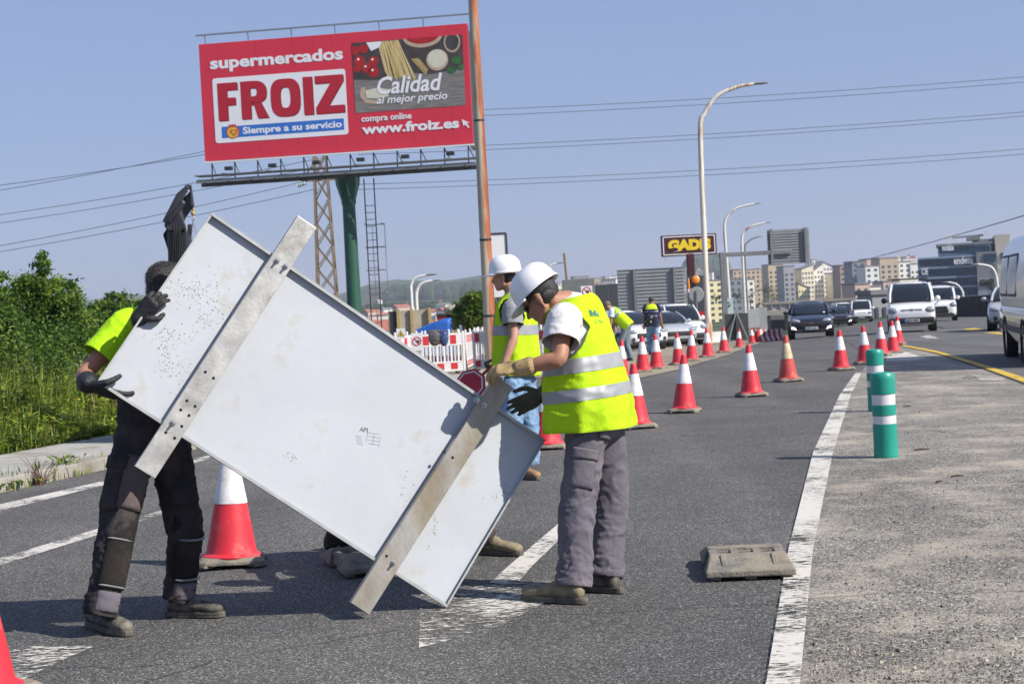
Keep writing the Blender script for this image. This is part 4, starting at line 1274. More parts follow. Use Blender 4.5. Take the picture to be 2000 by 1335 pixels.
# ---------------------------------------------------------------- hard-hatted worker in jeans with the paddle
g3 = G(1035, 931)
f3 = V((-0.80, 0.60, 0)).normalized()
lat3 = V((f3.y, -f3.x, 0))
D3 = 14.2
def Q3(px, py, dd=0.0): return Wp(px, py, D3 + dd)
J = dict(pel=Q3(1008, 725), chest=Q3(1008, 630), neck=Q3(1000, 575), head=Q3(985, 541), hf=V((-0.95, 0.3, -0.05)), hu=V((-0.05, 0, 1)),
         sh=[Q3(1000, 603, -0.20), Q3(1024, 603, 0.20)], el=[Q3(1003, 660, -0.26), Q3(1020, 665, 0.28)], wr=[Q3(984, 712, -0.30), Q3(975, 700, 0.2)],
         hip=[Q3(1000, 745, -0.1), Q3(1022, 745, 0.1)], kn=[Q3(1000, 830, -0.15), Q3(1032, 828, 0.08)], an=[Q3(992, 905, -0.1), Wp(1036, 902, g3.y)])
man = thing('person', V((g3.x, g3.y, 0)), 'hard-hatted worker in faded blue jeans and open yellow vest, looking away', 'person')
skin_body(man, J, M_skin2, 0.010)
trousers(man, J, M_jean, 0.012, wide=(0.112, 0.092, 0.080, 0.078))
tshirt(man, J, M_grey, [(J['pel'] + V((0, 0, -0.02)), 0.165, 0.125), (J['chest'], 0.18, 0.13), (J['sh'][0].lerp(J['sh'][1], 0.5), 0.175, 0.11), (J['neck'], 0.085, 0.08)], lat3, 0.55, 0.012, sr=(0.085, 0.088, 0.094))
ring3 = [(Q3(1010, 733), 0.235, 0.175), (Q3(1010, 700), 0.230, 0.172), (Q3(1009, 660), 0.222, 0.165), (Q3(1008, 625), 0.218, 0.155), (Q3(1007, 595), 0.205, 0.130), (Q3(1004, 580), 0.165, 0.105), (Q3(1000, 570), 0.10, 0.085)]
v3 = Vest(ring3, lat3, f3, 4.1, 0.008, 2.4)
arms_ = [(J['sh'][0] + (J['sh'][1] - J['sh'][0]) * 0.10, J['sh'][0] + (J['sh'][0] - J['sh'][1]) * 0.6 + V((0, 0, -0.1))), (J['sh'][1] + (J['sh'][0] - J['sh'][1]) * 0.10, J['sh'][1] + (J['sh'][1] - J['sh'][0]) * 0.6)]
vest = v3.build(man, 'safety_vest', M_hv, arms_, R_arm=0.115, nu=80, nv=60)
v3.band(man, vest, M_strip, 0.36, 0.45)
for uc in (3.75, 5.65, 0.75, 2.4): v3.band(man, vest, M_strip, 0.45, 0.93, uc - 0.10, uc + 0.10)
Hm = head_frame(J['hf'], J['hu'])
hard_hat(man, J['head'] + Hm @ V((0, 0, 0.005)), Hm, 1.06)
mb = MB().ell(J['head'] + Hm @ V((0, -0.030, 0.0)), (0.082, 0.078, 0.062), Hm)
mb.build('hair', M_hair, man, smooth=180, world=True)
glove(man, J['wr'][0], V((-0.45, -0.05, -0.9)), V((0.2, 0.9, -0.2)), pm('glove_grey', (0.34, 0.34, 0.35), 0.8), (0.3, 0.4, 0.4), -1, 1.12, 0.006)
glove(man, J['wr'][1], V((-0.6, 0, -0.8)), V((-0.6, -0.5, 0.4)), M_glv_g, (0.9, 0.9, 0.6), 1, 1.1, 0.006)
boot(man, G(1008, 931), G(1052, 938), M_boot_t, 0.004)
boot(man, Q3(1000, 940, -0.1), Q3(975, 945, 0.0), M_boot_t, 0.004)
# the paddle in his far hand
st = Q3(964, 716, 0.18)
pdl = thing('stop_paddle', Q3(918, 752, 0.10), 'red octagonal stop paddle with red handle hanging from the jeans worker\'s hand', 'stop paddle')
M_pred = pm('paddle_red', (0.42, 0.012, 0.03), 0.5, var=0.1)
c_ = Q3(918, 752, 0.10)
Rm = frame(V((-0.35, -0.85, 0.4)), V((1, 0, 0)))
MB().prism([(0.155 * math.cos(R(22.5 + 45 * k)), 0.155 * math.sin(R(22.5 + 45 * k))) for k in range(8)], -0.006, 0.006, Rm, c_).build('plate', M_pred, pdl, world=True)
MB().lathe([(0.122, 0.0065), (0.134, 0.0075), (0.134, 0.0085), (0.122, 0.0085)], 8, c_, 0, Rm @ Matrix.Rotation(R(22.5), 3, 'Z'), cap=False).build('white_border', M_refl, pdl, world=True)
MB().tube([c_ + (Q3(990, 690, 0.2) - c_) * 0.22, Q3(990, 690, 0.2)], 0.014, 10).build('handle', M_pred, pdl, smooth=40, world=True)

# ---------------------------------------------------------------- far workers by the parked cars
def far_person(lab, J, shirt, trm, vestrings=None, vmat=None, hair=True, lat=None, fr=None, bands=(), vest2=None, cap=None, g=None):
    man = thing('person', g, lab, 'person')
    skin_body(man, J, M_skin, 0.02)
    trousers(man, J, trm, 0.022, amp=1.0)
    tshirt(man, J, shirt, [(J['pel'], 0.17, 0.13), (J['chest'], 0.185, 0.135), (J['sh'][0].lerp(J['sh'][1], 0.5), 0.18, 0.11), (J['neck'], 0.085, 0.08)], lat, 0.6, 0.022)
    v = Vest(vestrings, lat, fr, 2.0, 0.008, 2.3)
    vest = v.build(man, 'safety_vest', vmat, [(J['sh'][0], J['sh'][0] * 1.6 - J['sh'][1] * 0.6), (J['sh'][1], J['sh'][1] * 1.6 - J['sh'][0] * 0.6)], R_arm=0.10, nu=48, nv=40)
    for b in bands: v.band(man, vest, b[0], *b[1:], nu=48, name='reflective_strip' if b[0] is M_strip else 'vest_panel')
    Hm = head_frame(J['hf'], J['hu'])
    MB().ell(J['head'] + Hm @ V((0, -0.018, 0.04)), (0.084, 0.104, 0.09), Hm).build('cap' if cap else 'hair', cap or M_hair, man, smooth=180, world=True)
    for k in (0, 1):
        a = J['an'][k]
        boot(man, V((a.x, a.y, 0)) - J['toe'] * 0.07, V((a.x, a.y, 0)) + J['toe'] * 0.20, M_boot_b, g.z, vox=0.015, lace=False)
        mb = MB(); hand(mb, J['wr'][k], (J['wr'][k] - J['el'][k]), J['fr'], (0.3, 0.4, 0.4), 1 if k else -1)
        put('hand', remesh(mb, 0.008, 1), M_skin, man)
def standing(g, fr, lean=0.0, hgt=1.76, arms=None, headtilt=0.0):
    """joints for a person on ground point g, facing fr, leaning forward by an angle at the hip"""
    fr = fr.normalized(); lat = V((fr.y, -fr.x, 0)); u = V((0, 0, 1))
    s = hgt / 1.76
    ax = (u * math.cos(lean) + fr * math.sin(lean))
    fw = (fr * math.cos(lean) - u * math.sin(lean))
    pel = g + u * 0.97 * s - fr * 0.10 * math.sin(lean)
    ch = pel + ax * 0.36 * s
    nk = pel + ax * 0.56 * s
    t = lean + headtilt
    hu = u * math.cos(t) + fr * math.sin(t)
    hf = fr * math.cos(t) - u * math.sin(t)
    J = dict(pel=pel, chest=ch, neck=nk, head=nk + ax * 0.13 + hf * 0.02, hf=hf, hu=hu, toe=fr, fr=fr)
    sm = pel + ax * 0.50 * s
    J['sh'] = [sm - lat * 0.19, sm + lat * 0.19]
    J['hip'] = [pel - lat * 0.09 - u * 0.06, pel + lat * 0.09 - u * 0.06]
    J['kn'] = [g - lat * 0.12 + u * 0.50 + fr * 0.08, g + lat * 0.12 + u * 0.50 - fr * 0.02]
    J['an'] = [g - lat * 0.13 + u * 0.11 + fr * 0.06, g + lat * 0.13 + u * 0.11 - fr * 0.12]
    J['el'] = [q + o for q, o in zip(J['sh'], (-lat * 0.06 - u * 0.29 + fr * 0.02, lat * 0.06 - u * 0.29 + fr * 0.02))]
    J['wr'] = [q + o for q, o in zip(J['el'], (-lat * 0.02 - u * 0.24 + fr * 0.06, lat * 0.02 - u * 0.24 + fr * 0.06))]
    rings = [(pel - ax * 0.10, 0.23, 0.18), (pel + ax * 0.05, 0.225, 0.175), (pel + ax * 0.22, 0.225, 0.17), (ch, 0.225, 0.165), (pel + ax * 0.48, 0.21, 0.14), (pel + ax * 0.545, 0.16, 0.11), (pel + ax * 0.575, 0.10, 0.085)]
    return J, rings, lat
g = G(1222, 706); fr = V((-0.95, 0.25, 0))
J, rg, lt = standing(g, fr, R(42), 1.78, headtilt=R(-10))
far_person('worker bending over in yellow vest, light blue shirt and cap near the parked cars', J, M_lblue, M_jean2, rg, M_hv, True, lt, fr.normalized(), [(M_strip, 0.42, 0.49), (M_strip, 0.49, 0.92, 4.1, 4.3), (M_strip, 0.49, 0.92, 5.2, 5.4)], cap=pm('cap_brown', (0.16, 0.12, 0.08), 0.9), g=g)
g = G(1277, 693); fr = V((0.25, 0.97, 0))
J, rg, lt = standing(g, fr, R(4), 1.74)
far_person('man in jeans and a two-tone yellow and navy vest standing by the white car', J, M_navy, M_jean, rg, M_hvo, True, lt, fr.normalized(), [(M_navy, 0.0, 0.58), (M_strip, 0.30, 0.36), (M_strip, 0.47, 0.51)], g=g)
g = G(1186, 690); fr = V((0.8, -0.5, 0))
J, rg, lt = standing(g, fr, R(22), 1.72)
far_person('worker in yellow vest partly hidden behind the bent worker\'s back', J, M_grey, M_navy, rg, M_hv, True, lt, fr.normalized(), [(M_strip, 0.3, 0.38)], g=g)

# ================================================================== ROADSIDE STRUCTURES
UP = V((0, 0, 1))
def rect(l, t, r, b, d):
    """centre, width and height in metres of an upright rectangle seen at a pixel box"""
    return Wp((l + r) / 2, (t + b) / 2, d), (r - l) / F * d, (b - t) / F * d
M_grm = pm('grey_metal', (0.22, 0.23, 0.235), 0.5, 0.3, var=0.15, scale=3, dirt=(0.14, 0.13, 0.12), dscale=1.5, dth=0.62)
M_grm2 = pm('galvanised_sign_back', (0.30, 0.315, 0.32), 0.5, 0.2, var=0.12, scale=2)
M_dkm = pm('dark_metal', (0.045, 0.047, 0.05), 0.5, 0.4, var=0.2, scale=3)
M_red = pm('billboard_red', (0.64, 0.030, 0.058), 0.55, var=0.05, scale=0.6, bump=0.15, bscale=1.2, bdist=0.05)
M_letw = pm('print_white', (0.80, 0.79, 0.80), 0.6, var=0.02)
M_letr = pm('print_red', (0.45, 0.012, 0.028), 0.55, var=0.04)
M_letd = pm('print_dark_red', (0.20, 0.008, 0.015), 0.6)
M_blue = pm('print_blue', (0.03, 0.16, 0.55), 0.6, var=0.03)
M_yel = pm('print_yellow', (0.75, 0.42, 0.04), 0.6)
M_pgreen = pm('pole_green', (0.018, 0.075, 0.045), 0.42, 0.0, var=0.2, scale=1.2, dirt=(0.03, 0.10, 0.065), dscale=1.0, dth=0.55)

# ---------------------------------------------------------------- the big billboard
bl, br = 71.8, 70.0
TL, BL = Wp(387, 87, bl), Wp(401, 314, bl)
TR, BR = Wp(911, 47, br), Wp(926, 280, br)
bx = ((TR - TL) + (BR - BL)); bx.z = 0; bx.normalize()
bz = UP
bn = bx.cross(bz)                             # towards the camera
if bn.dot(CAM - TL) < 0: bn = -bn
BC = (TL + BL + TR + BR) / 4
BW = ((TR - TL).dot(bx) + (BR - BL).dot(bx)) / 2
BH = ((TL - BL).z + (TR - BR).z) / 2
bO = BC - bx * BW / 2 - bz * BH / 2
BM = Matrix((bx, bz, bn)).transposed()
def bp(s, t, w=0.0): return bO + bx * (s * BW) + bz * (t * BH) + bn * w
pole_p = Wp(690, 560, 71.5)
pole_p = V((pole_p.x, pole_p.y, zg(71)))
bb = thing('billboard', pole_p, 'large red supermarket billboard on a thick green pole', 'billboard')
npan = 14
for i in range(npan):
    MB().box(bp((i + 0.5) / npan, 0.5, -0.04), (BW / npan - 0.006, BH, 0.08 + 0.004 * (i % 2)), BM).build('face_panel', M_red, bb, world=True, bevel=0.006)
MB().box(bp(0.5, -0.012, 0.0), (BW * 1.003, BH * 0.012, 0.14), BM).build('bottom_trim', M_letw, bb, world=True)
MB().box(bp(0.5, 0.5, -0.30), (BW * 0.995, BH * 0.99, 0.4), BM).build('back_frame', M_dkm, bb, world=True)
MB().box(bp(1.008, 0.45, -0.6), (0.5, BH * 0.98, 0.9), BM).build('side_frame', M_grm, bb, world=True)
def rrect(x0, y0, x1, y1, r, n=5):
    out = []
    for (cx, cy, a0) in ((x1 - r, y1 - r, 0), (x0 + r, y1 - r, 90), (x0 + r, y0 + r, 180), (x1 - r, y0 + r, 270)):
        for k in range(n + 1):
            a = R(a0 + 90 * k / n)
            out.append((cx + r * math.cos(a), cy + r * math.sin(a)))
    return out
def bshape(poly, lay, mat, name):              # poly in board metres from the lower left corner
    return MB().prism(poly, 0.0, 0.002, BM, bO + bn * (0.006 + lay * 0.003)).build(name, mat, bb, world=True)
def btext(txt, s0, s1, t0, size, mat, lay, name='lettering', sx=0.0, sy=0.0, **k):
    M = Matrix.Translation(bp(s0, t0, 0.007 + lay * 0.003) + bx * sx + bz * sy) @ BM.to_4x4()
    return text_mesh(txt, size * BH, M, mat, bb, name, width=(s1 - s0) * BW, ext=0.001, off=bb.location, **k)
btext('supermercados', 0.040, 0.540, 0.785, 0.135, M_letw, 1, bold=0.025)
bshape(rrect(0.045 * BW, 0.146 * BH, 0.545 * BW, 0.70 * BH, 0.12), 1, M_letw, 'logo_plate')
# hand-cut block capitals F R O I Z, each with a darker edge below and to the right
def block(letter, x0, x1, y0, y1, st):
    w, h = x1 - x0, y1 - y0
    q = {}
    if letter == 'F': return [[(x0, y0), (x0 + st, y0), (x0 + st, y0 + h * .40), (x1 - w * .12, y0 + h * .40), (x1 - w * .12, y0 + h * .60), (x0 + st, y0 + h * .60), (x0 + st, y1 - h * .2), (x1, y1 - h * .2), (x1, y1), (x0, y1)]]
    if letter == 'I': return [[(x0, y0), (x1, y0), (x1, y1), (x0, y1)]]
    if letter == 'Z': return [[(x0, y0), (x1, y0), (x1, y0 + h * .2), (x0 + w * .45, y0 + h * .2), (x1, y1 - h * .16), (x1, y1), (x0, y1), (x0, y1 - h * .2), (x0 + w * .55, y1 - h * .2), (x0, y0 + h * .16)]]
    if letter == 'O':
        out = []
        n_ = 28
        for k in range(n_):
            a, b = 2 * math.pi * k / n_, 2 * math.pi * (k + 1) / n_
            def e(t, rw, rh, p=0.62): return (x0 + w / 2 + rw * math.copysign(abs(math.cos(t)) ** p, math.cos(t)), y0 + h / 2 + rh * math.copysign(abs(math.sin(t)) ** p, math.sin(t)))
            out.append([e(a, w / 2, h / 2), e(b, w / 2, h / 2), e(b, w / 2 - st, h / 2 - st * .85, .7), e(a, w / 2 - st, h / 2 - st * .85, .7)])
        return out
    if letter == 'R':
        out = [[(x0, y0), (x0 + st, y0), (x0 + st, y1), (x0, y1)], [(x0 + st, y0 + h * .36), (x0 + st + w * .12, y0 + h * .36), (x1 - st * 1.15, y0), (x1, y0), (x1 - st * .75, y0 + h * .42), (x0 + st, y0 + h * .46)]]
        n_ = 14
        cy, rh = y0 + h * .70, h * .30
        for k in range(n_):
            a, b = -math.pi / 2 + math.pi * k / n_, -math.pi / 2 + math.pi * (k + 1) / n_
            def e(t, rr, rh_): return (x0 + w * .45 + rr * max(0, math.cos(t)) ** .7, cy + rh_ * math.copysign(abs(math.sin(t)) ** .8, math.sin(t)))
            out.append([e(a, w * .5, rh), e(b, w * .5, rh), e(b, w * .5 - st, rh - h * .19), e(a, w * .5 - st, rh - h * .19)])
        out.append([(x0 + st, y1 - h * .19), (x0 + w * .46, y1 - h * .19), (x0 + w * .46, y1), (x0 + st, y1)])
        out.append([(x0 + st, y0 + h * .40), (x0 + w * .46, y0 + h * .40), (x0 + w * .46, y0 + h * .59), (x0 + st, y0 + h * .59)])
        return out
for (ch, s0, s1) in (('F', .062, .138), ('R', .150, .252), ('O', .262, .372), ('I', .385, .420), ('Z', .430, .536)):
    for lay, mt, dx, dy in ((2, M_letd, 0.035, -0.04), (3, M_letr, 0.0, 0.0)):
        mb = MB()
        st = 0.036 * BW
        for poly in block(ch, s0 * BW + dx, s1 * BW + dx, 0.335 * BH + dy, 0.655 * BH + dy, st):
            mb.prism(poly, 0, 0.002, BM, bO + bn * (0.006 + lay * 0.003))
        mb.build('letter' if lay == 3 else 'letter_shadow', mt, bb, world=True)
bshape([(0.070 * BW, 0.186 * BH), (0.530 * BW, 0.186 * BH), (0.530 * BW, 0.283 * BH), (0.070 * BW, 0.283 * BH)], 2, M_blue, 'blue_band')
btext('Siempre a su servicio', 0.150, 0.522, 0.212, 0.078, M_letw, 3, bold=0.012)
ecx, ecy = 0.112 * BW, 0.235 * BH
bshape([(ecx + 0.30 * math.cos(a / 14 * math.pi), ecy + 0.30 * math.sin(a / 14 * math.pi)) for a in range(28)], 3, M_letr, 'emblem_ring')
bshape([(ecx + 0.26 * math.cos(a / 14 * math.pi), ecy - 0.02 + 0.25 * math.sin(a / 14 * math.pi)) for a in range(28)], 4, M_yel, 'emblem_disc')
def heart(cx, cy, s_): return [(cx + s_ * 0.062 * 16 * math.sin(t) ** 3, cy + s_ * 0.062 * (13 * math.cos(t) - 5 * math.cos(2 * t) - 2 * math.cos(3 * t) - math.cos(4 * t))) for t in [2 * math.pi * k / 28 for k in range(28)]]
bshape(heart(ecx + 0.05, ecy - 0.03, 0.17), 5, M_letr, 'emblem_heart')
bshape(heart(ecx + 0.05, ecy - 0.03, 0.11), 6, M_yel, 'emblem_heart')
for k in (-1, 0, 1): bshape([(ecx + k * .10 - .03, ecy + .20), (ecx + k * .10 + .03, ecy + .20), (ecx + k * .13 + .03, ecy + .33), (ecx + k * .13 - .03, ecy + .33)], 5, M_letr, 'emblem_leaf')
# food picture on the right half
def sb(s, t): return (s * BW, t * BH)
M_wood = pm('print_wood', (0.20, 0.185, 0.17), 0.6, var=0.35, scale=2.5, stretch=(0.6, 1, 6))
M_wdk = pm('print_dark', (0.055, 0.045, 0.042), 0.6, var=0.4, scale=2)
M_tom = pm('print_tomato', (0.40, 0.015, 0.012), 0.5, var=0.3, scale=3)
M_past = [pm('print_pasta%d' % i, c, 0.6, var=0.1) for i, c in enumerate(((0.62, 0.45, 0.16), (0.50, 0.34, 0.10), (0.68, 0.54, 0.26)))]
M_cream = pm('print_cream', (0.62, 0.60, 0.46), 0.6, var=0.08)
M_bowl = pm('print_bowl', (0.48, 0.36, 0.26), 0.6, var=0.15)
M_bas = pm('print_basil', (0.03, 0.13, 0.03), 0.6, var=0.4, scale=5)
bshape([sb(.575, .32), sb(.980, .32), sb(.980, .91), sb(.575, .91)], 1, M_wood, 'food_picture')
bshape([sb(.575, .60), sb(.66, .585), sb(.76, .63), sb(.86, .60), sb(.980, .63), sb(.980, .91), sb(.575, .91)], 2, M_wdk, 'food_picture')
def bdisc(s, t, rs, lay, mat, name, squash=1.0, n_=24, cut=None):
    pts = [(s * BW + rs * math.cos(2 * math.pi * k / n_), t * BH + rs * squash * math.sin(2 * math.pi * k / n_)) for k in range(n_)]
    pts = [(min(max(x, .575 * BW), .98 * BW), min(max(y, .32 * BH), .91 * BH)) for x, y in pts]
    bshape(pts, lay, mat, name)
for (s, t, r_) in ((.585, .845, .20), (.618, .855, .20), (.600, .755, .24), (.625, .69, .22), (.652, .745, .22), (.650, .655, .24), (.590, .69, .16)):
    bdisc(s, t, r_, 3, M_tom, 'printed_tomato')
    bdisc(s - .004, t + .015, r_ * .22, 4, M_letw if r_ > .2 else M_tom, 'printed_highlight')
rp_ = random.Random(5)
for k in range(34):
    a = k / 33.0
    x0, x1 = .668 + a * .075 + rp_.uniform(-.004, .004), .690 + a * .105 + rp_.uniform(-.006, .006)
    y1 = .62 - .05 * a + rp_.uniform(-.03, .03)
    bshape([sb(x1, y1), sb(x1 + .0042, y1), sb(x0 + .0042, .905), sb(x0, .905)], 3 + (k % 3) * 0.3, M_past[k % 3], 'printed_spaghetti')
for k in range(5):
    x0 = .79 + k * .006
    bshape([sb(x0 + .05 - k * .004, .60 + k * .01), sb(x0 + .053 - k * .004, .60 + k * .01), sb(x0 + .004, .74), sb(x0, .74)], 3, M_past[k % 3], 'printed_spaghetti')
bshape([sb(.628, .905), sb(.685, .905), sb(.678, .86), sb(.645, .83)], 4, M_letw, 'printed_label')
bdisc(.835, .92, .86, 3, M_bowl, 'printed_bowl', 0.55)
bdisc(.835, .93, .74, 4, M_tom, 'printed_sauce', 0.5)
bdisc(.942, .855, .36, 4, M_bowl, 'printed_spoon', 1.25); bdisc(.942, .855, .29, 5, M_wdk, 'printed_peppercorns', 1.25)
bdisc(.885, .715, .48, 4, M_bowl, 'printed_bowl', 0.95); bdisc(.885, .725, .41, 5, M_cream, 'printed_cream', 0.95)
for (s, t, r_) in ((.955, .70, .22), (.935, .62, .20), (.972, .64, .16)): bdisc(s, t, r_, 4, M_bas, 'printed_basil_leaf', 0.75)
bshape([sb(.612, .50), sb(.66, .52), sb(.70, .50), sb(.70, .44), sb(.655, .43), sb(.615, .44)], 3, M_cream, 'printed_cheese')
bshape([sb(.60, .53), sb(.615, .53), sb(.62, .43), sb(.66, .41), sb(.66, .38), sb(.61, .40), sb(.595, .46)], 3, M_bowl, 'printed_paper')
btext('Calidad', .660, .900, .465, .20, M_letw, 6, shear=0.25, bold=0.022)
btext('al mejor precio', .655, .915, .385, .088, M_letw, 6, shear=0.25, bold=0.008)
btext('compra online', .595, .780, .243, .072, M_letw, 3, bold=0.010)
btext('www.froiz.es', .595, .952, .140, .110, M_letw, 3, bold=0.022)
cx_, cy_ = .968, .19
bshape([sb(.962, .205), sb(.968, .145), sb(.974, .160), sb(.984, .128), sb(.989, .136), sb(.980, .168), sb(.990, .172)], 3, M_letw, 'cursor_print')
# light gantry on top, catwalk and floodlights below, pole, ladder
for i in range(6):
    s = 0.025 + i * 0.163
    a = bp(s, 1.0, -0.05)
    m_ = MB().bar(a, a + bz * 0.42 + bn * 0.0, 0.035).bar(a + bz * 0.40, a + bz * 0.40 + bn * 0.10, 0.03).bar(a + bz * 0.25 + bn * 0.10, a + bz * 0.40 + bn * 0.10, 0.03)
    m_.build('rail_post', M_grm, bb, world=True)
for h_, w_ in ((0.42, 0.0), (0.36, 0.10)):
    MB().bar(bp(-0.01, 1.0, w_ - 0.05) + bz * h_, bp(1.02, 1.0, w_ - 0.05) + bz * h_, 0.03).build('rail', M_grm, bb, world=True)
for k in range(3):
    MB().box(bp(0.5, -0.135, 0.15 + k * 0.30), (BW * 1.04, 0.04, 0.22), BM).build('catwalk_plank', M_grm, bb, world=True)
MB().box(bp(0.5, -0.185, 0.75), (BW * 1.03, 0.16, 0.05), BM).build('catwalk_beam', M_grm, bb, world=True)
MB().box(bp(0.5, -0.20, 0.1), (BW * 1.03, 0.22, 0.08), BM).build('catwalk_beam', M_dkm, bb, world=True)
for i in range(12):
    s = 0.02 + i * 0.087
    MB().bar(bp(s, -0.02, -0.2), bp(s, -0.19, -0.15), 0.05).bar(bp(s, -0.02, -0.2), bp(s + .03, -0.14, 0.3), 0.035).bar(bp(s, -.20, -.1), bp(s, -.20, .85), 0.07).build('bracket', M_dkm, bb, world=True)
for i in range(6):
    s = 0.09 + i * 0.165
    MB().bar(bp(s, -0.12, 0.1), bp(s, -0.13, 1.0), 0.03).box(bp(s, -0.075, 0.05), (0.34, 0.16, 0.22), BM).build('floodlight', M_dkm, bb, world=True, bevel=0.02)
top_p = bp(0.555, -0.20, -0.35)
MB().lathe([(0.36, 0), (0.31, 3.0), (0.28, (top_p.z - pole_p.z) - 1.2)], 32, pole_p).build('pole', M_pgreen, bb, smooth=40, world=True)
zc = top_p.z - 1.25
MB().lathe([(0.28, zc), (0.32, zc + .05), (0.32, zc + 0.20), (0.52, zc + 0.9), (0.56, zc + 1.3)], 8, V((pole_p.x, pole_p.y, 0))).build('pole_head', M_pgreen, bb, smooth=20, world=True)
lx = pole_p + bx * 0.95
m_ = MB()
for dx in (-0.22, 0.22): MB().bar(lx + bx * dx + UP * 0.3, lx + bx * dx + UP * (zc + 1.1 - pole_p.z), 0.05).build('ladder_rail', M_dkm, bb, world=True)
for k in range(6):
    zz = 1.0 + k * 1.0
    MB().tube([lx + bx * -.3 + UP * zz, lx + bx * -.3 - bn * .6 + UP * zz, lx + bx * .45 - bn * .6 + UP * zz, lx + bx * .45 + UP * zz], 0.025, 6).build('ladder_hoop', M_grm, bb, world=True)
for k in range(22): MB().bar(lx - bx * .22 + UP * (0.5 + k * .3), lx + bx * .22 + UP * (0.5 + k * .3), 0.025).build('ladder_rung', M_dkm, bb, world=True)
for dx in (-0.1, 0.45): MB().bar(lx + bx * dx - bn * .6 + UP * 1, lx + bx * dx - bn * .6 + UP * 6, 0.025).build('ladder_cage_bar', M_grm, bb, world=True)

# ---------------------------------------------------------------- lattice pylon and power lines
M_pyl = pm('pylon_steel', (0.26, 0.21, 0.15), 0.7, 0.2, var=0.4, scale=1.5, dirt=(0.22, 0.13, 0.08), dscale=1.5, dth=0.56)
pyp = Wp(640, 580, 92); pyp.z = zg(92)
py_ = thing('power_pylon', pyp, 'rusty lattice power pylon standing behind the billboard pole', 'pylon')
ztop = Wp(620, 300, 92).z
def pw(z): return 0.62 - 0.30 * (z - pyp.z) / (ztop - pyp.z)
for sx in (-1, 1):
    for sy in (-1, 1):
        MB().bar(pyp + V((sx * 0.62, sy * 0.62, 0)), V((pyp.x + sx * 0.32, pyp.y + sy * 0.32, ztop)), 0.10).build('leg', M_pyl, py_, world=True)
nb = 9
for k in range(nb):
    za, zb = pyp.z + (ztop - pyp.z) * k / nb, pyp.z + (ztop - pyp.z) * (k + 1) / nb
    a, b = pw(za), pw(zb)
    for (ax, ay) in ((1, 0), (-1, 0), (0, 1), (0, -1)):
        def cn(s, w, z): return V((pyp.x + (ax * w if ax else s * w), pyp.y + (ay * w if ay else s * w), z))
        for s in (-1, 1): MB().bar(cn(-s, a, za), cn(s, b, zb), 0.06, 0.05).build('lattice_brace', M_pyl, py_, world=True)
arm_z = Wp(630, 352, 92).z
MB().bar(V((pyp.x - 1.1, pyp.y, arm_z)), V((pyp.x + 1.9, pyp.y, arm_z)), 0.10).build('cross_arm', M_pyl, py_, world=True)
MB().bar(V((pyp.x - 1.1, pyp.y, arm_z)), V((pyp.x - 0.2, pyp.y, arm_z + 1.2)), 0.07).build('cross_arm_stay', M_pyl, py_, world=True)
M_ins = pm('insulator', (0.45, 0.50, 0.48), 0.3, var=0.1)
for dy in (-0.15, 0.15):
    m_ = MB()
    for k in range(5): m_.lathe([(0.04, 0), (0.12, 0.03), (0.04, 0.08)], 12, V((pyp.x - 0.95 - k * 0.10, pyp.y + dy, arm_z - 0.14 - k * .03)), 0, Matrix.Rotation(R(80), 3, 'Y'))
    m_.build('insulator', M_ins, py_, world=True)
M_wire = pm('wire', (0.11, 0.115, 0.13), 0.6, 0.3)
def wire(pts, d0, d1, rad, lab, sag=0.0):
    P = []
    n_ = 14
    for i in range(n_ + 1):
        t = i / n_
        x = pts[0][0] + (pts[1][0] - pts[0][0]) * t
        y = pts[0][1] + (pts[1][1] - pts[0][1]) * t + sag * 4 * t * (1 - t)
        P.append(Wp(x, y, d0 + (d1 - d0) * t))
    o = MB().tube(P, rad, 6).build('power_cable', M_wire, smooth=180)
    tag(o, lab, 'cable', 'overhead power cables')
for (p0, p1, dd, lab) in (
    (((-150, 380), (640, 258)), None, 92, 'power cable high in the sky, upper one of the pair reaching the billboard\'s red face'),
    (((-150, 396), (640, 282 - 40)), None, 93, 'power cable in the sky beside the billboard\'s red face, lower one of its pair'),
    (((-150, 440), (640, 306)), None, 94, 'power cable passing behind the billboard\'s lower edge, upper one of its pair'),
    (((-150, 456), (640, 322)), None, 95, 'power cable passing behind the billboard\'s lower edge, lower one of its pair')):
    wire(p0, dd, dd, 0.019, lab, 8)
wire(((-150, 505), (600, 353)), 92, 92, 0.019, 'power cable running to the insulators of the rusty pylon, upper one', 8)
wire(((-150, 515), (622, 368)), 92, 92, 0.019, 'power cable running to the rusty pylon, lower one', 8)
for k, (a, b) in enumerate(((205, 152), (217, 162), (275, 220), (284, 228), (348, 293), (358, 303))):
    wire(((700, a + (12 if k > 3 else 18)), (2150, b - 14)), 98, 98, 0.018, ('upper' if k % 2 == 0 else 'lower') + ' cable of the ' + ('highest', 'middle', 'lowest')[k // 2] + ' pair crossing the sky over the lamp posts', 10)
wire(((1640, 520), (2150, 375)), 190, 60, 0.035, 'single dark cable sloping across the sky in front of the glass office block', 4)

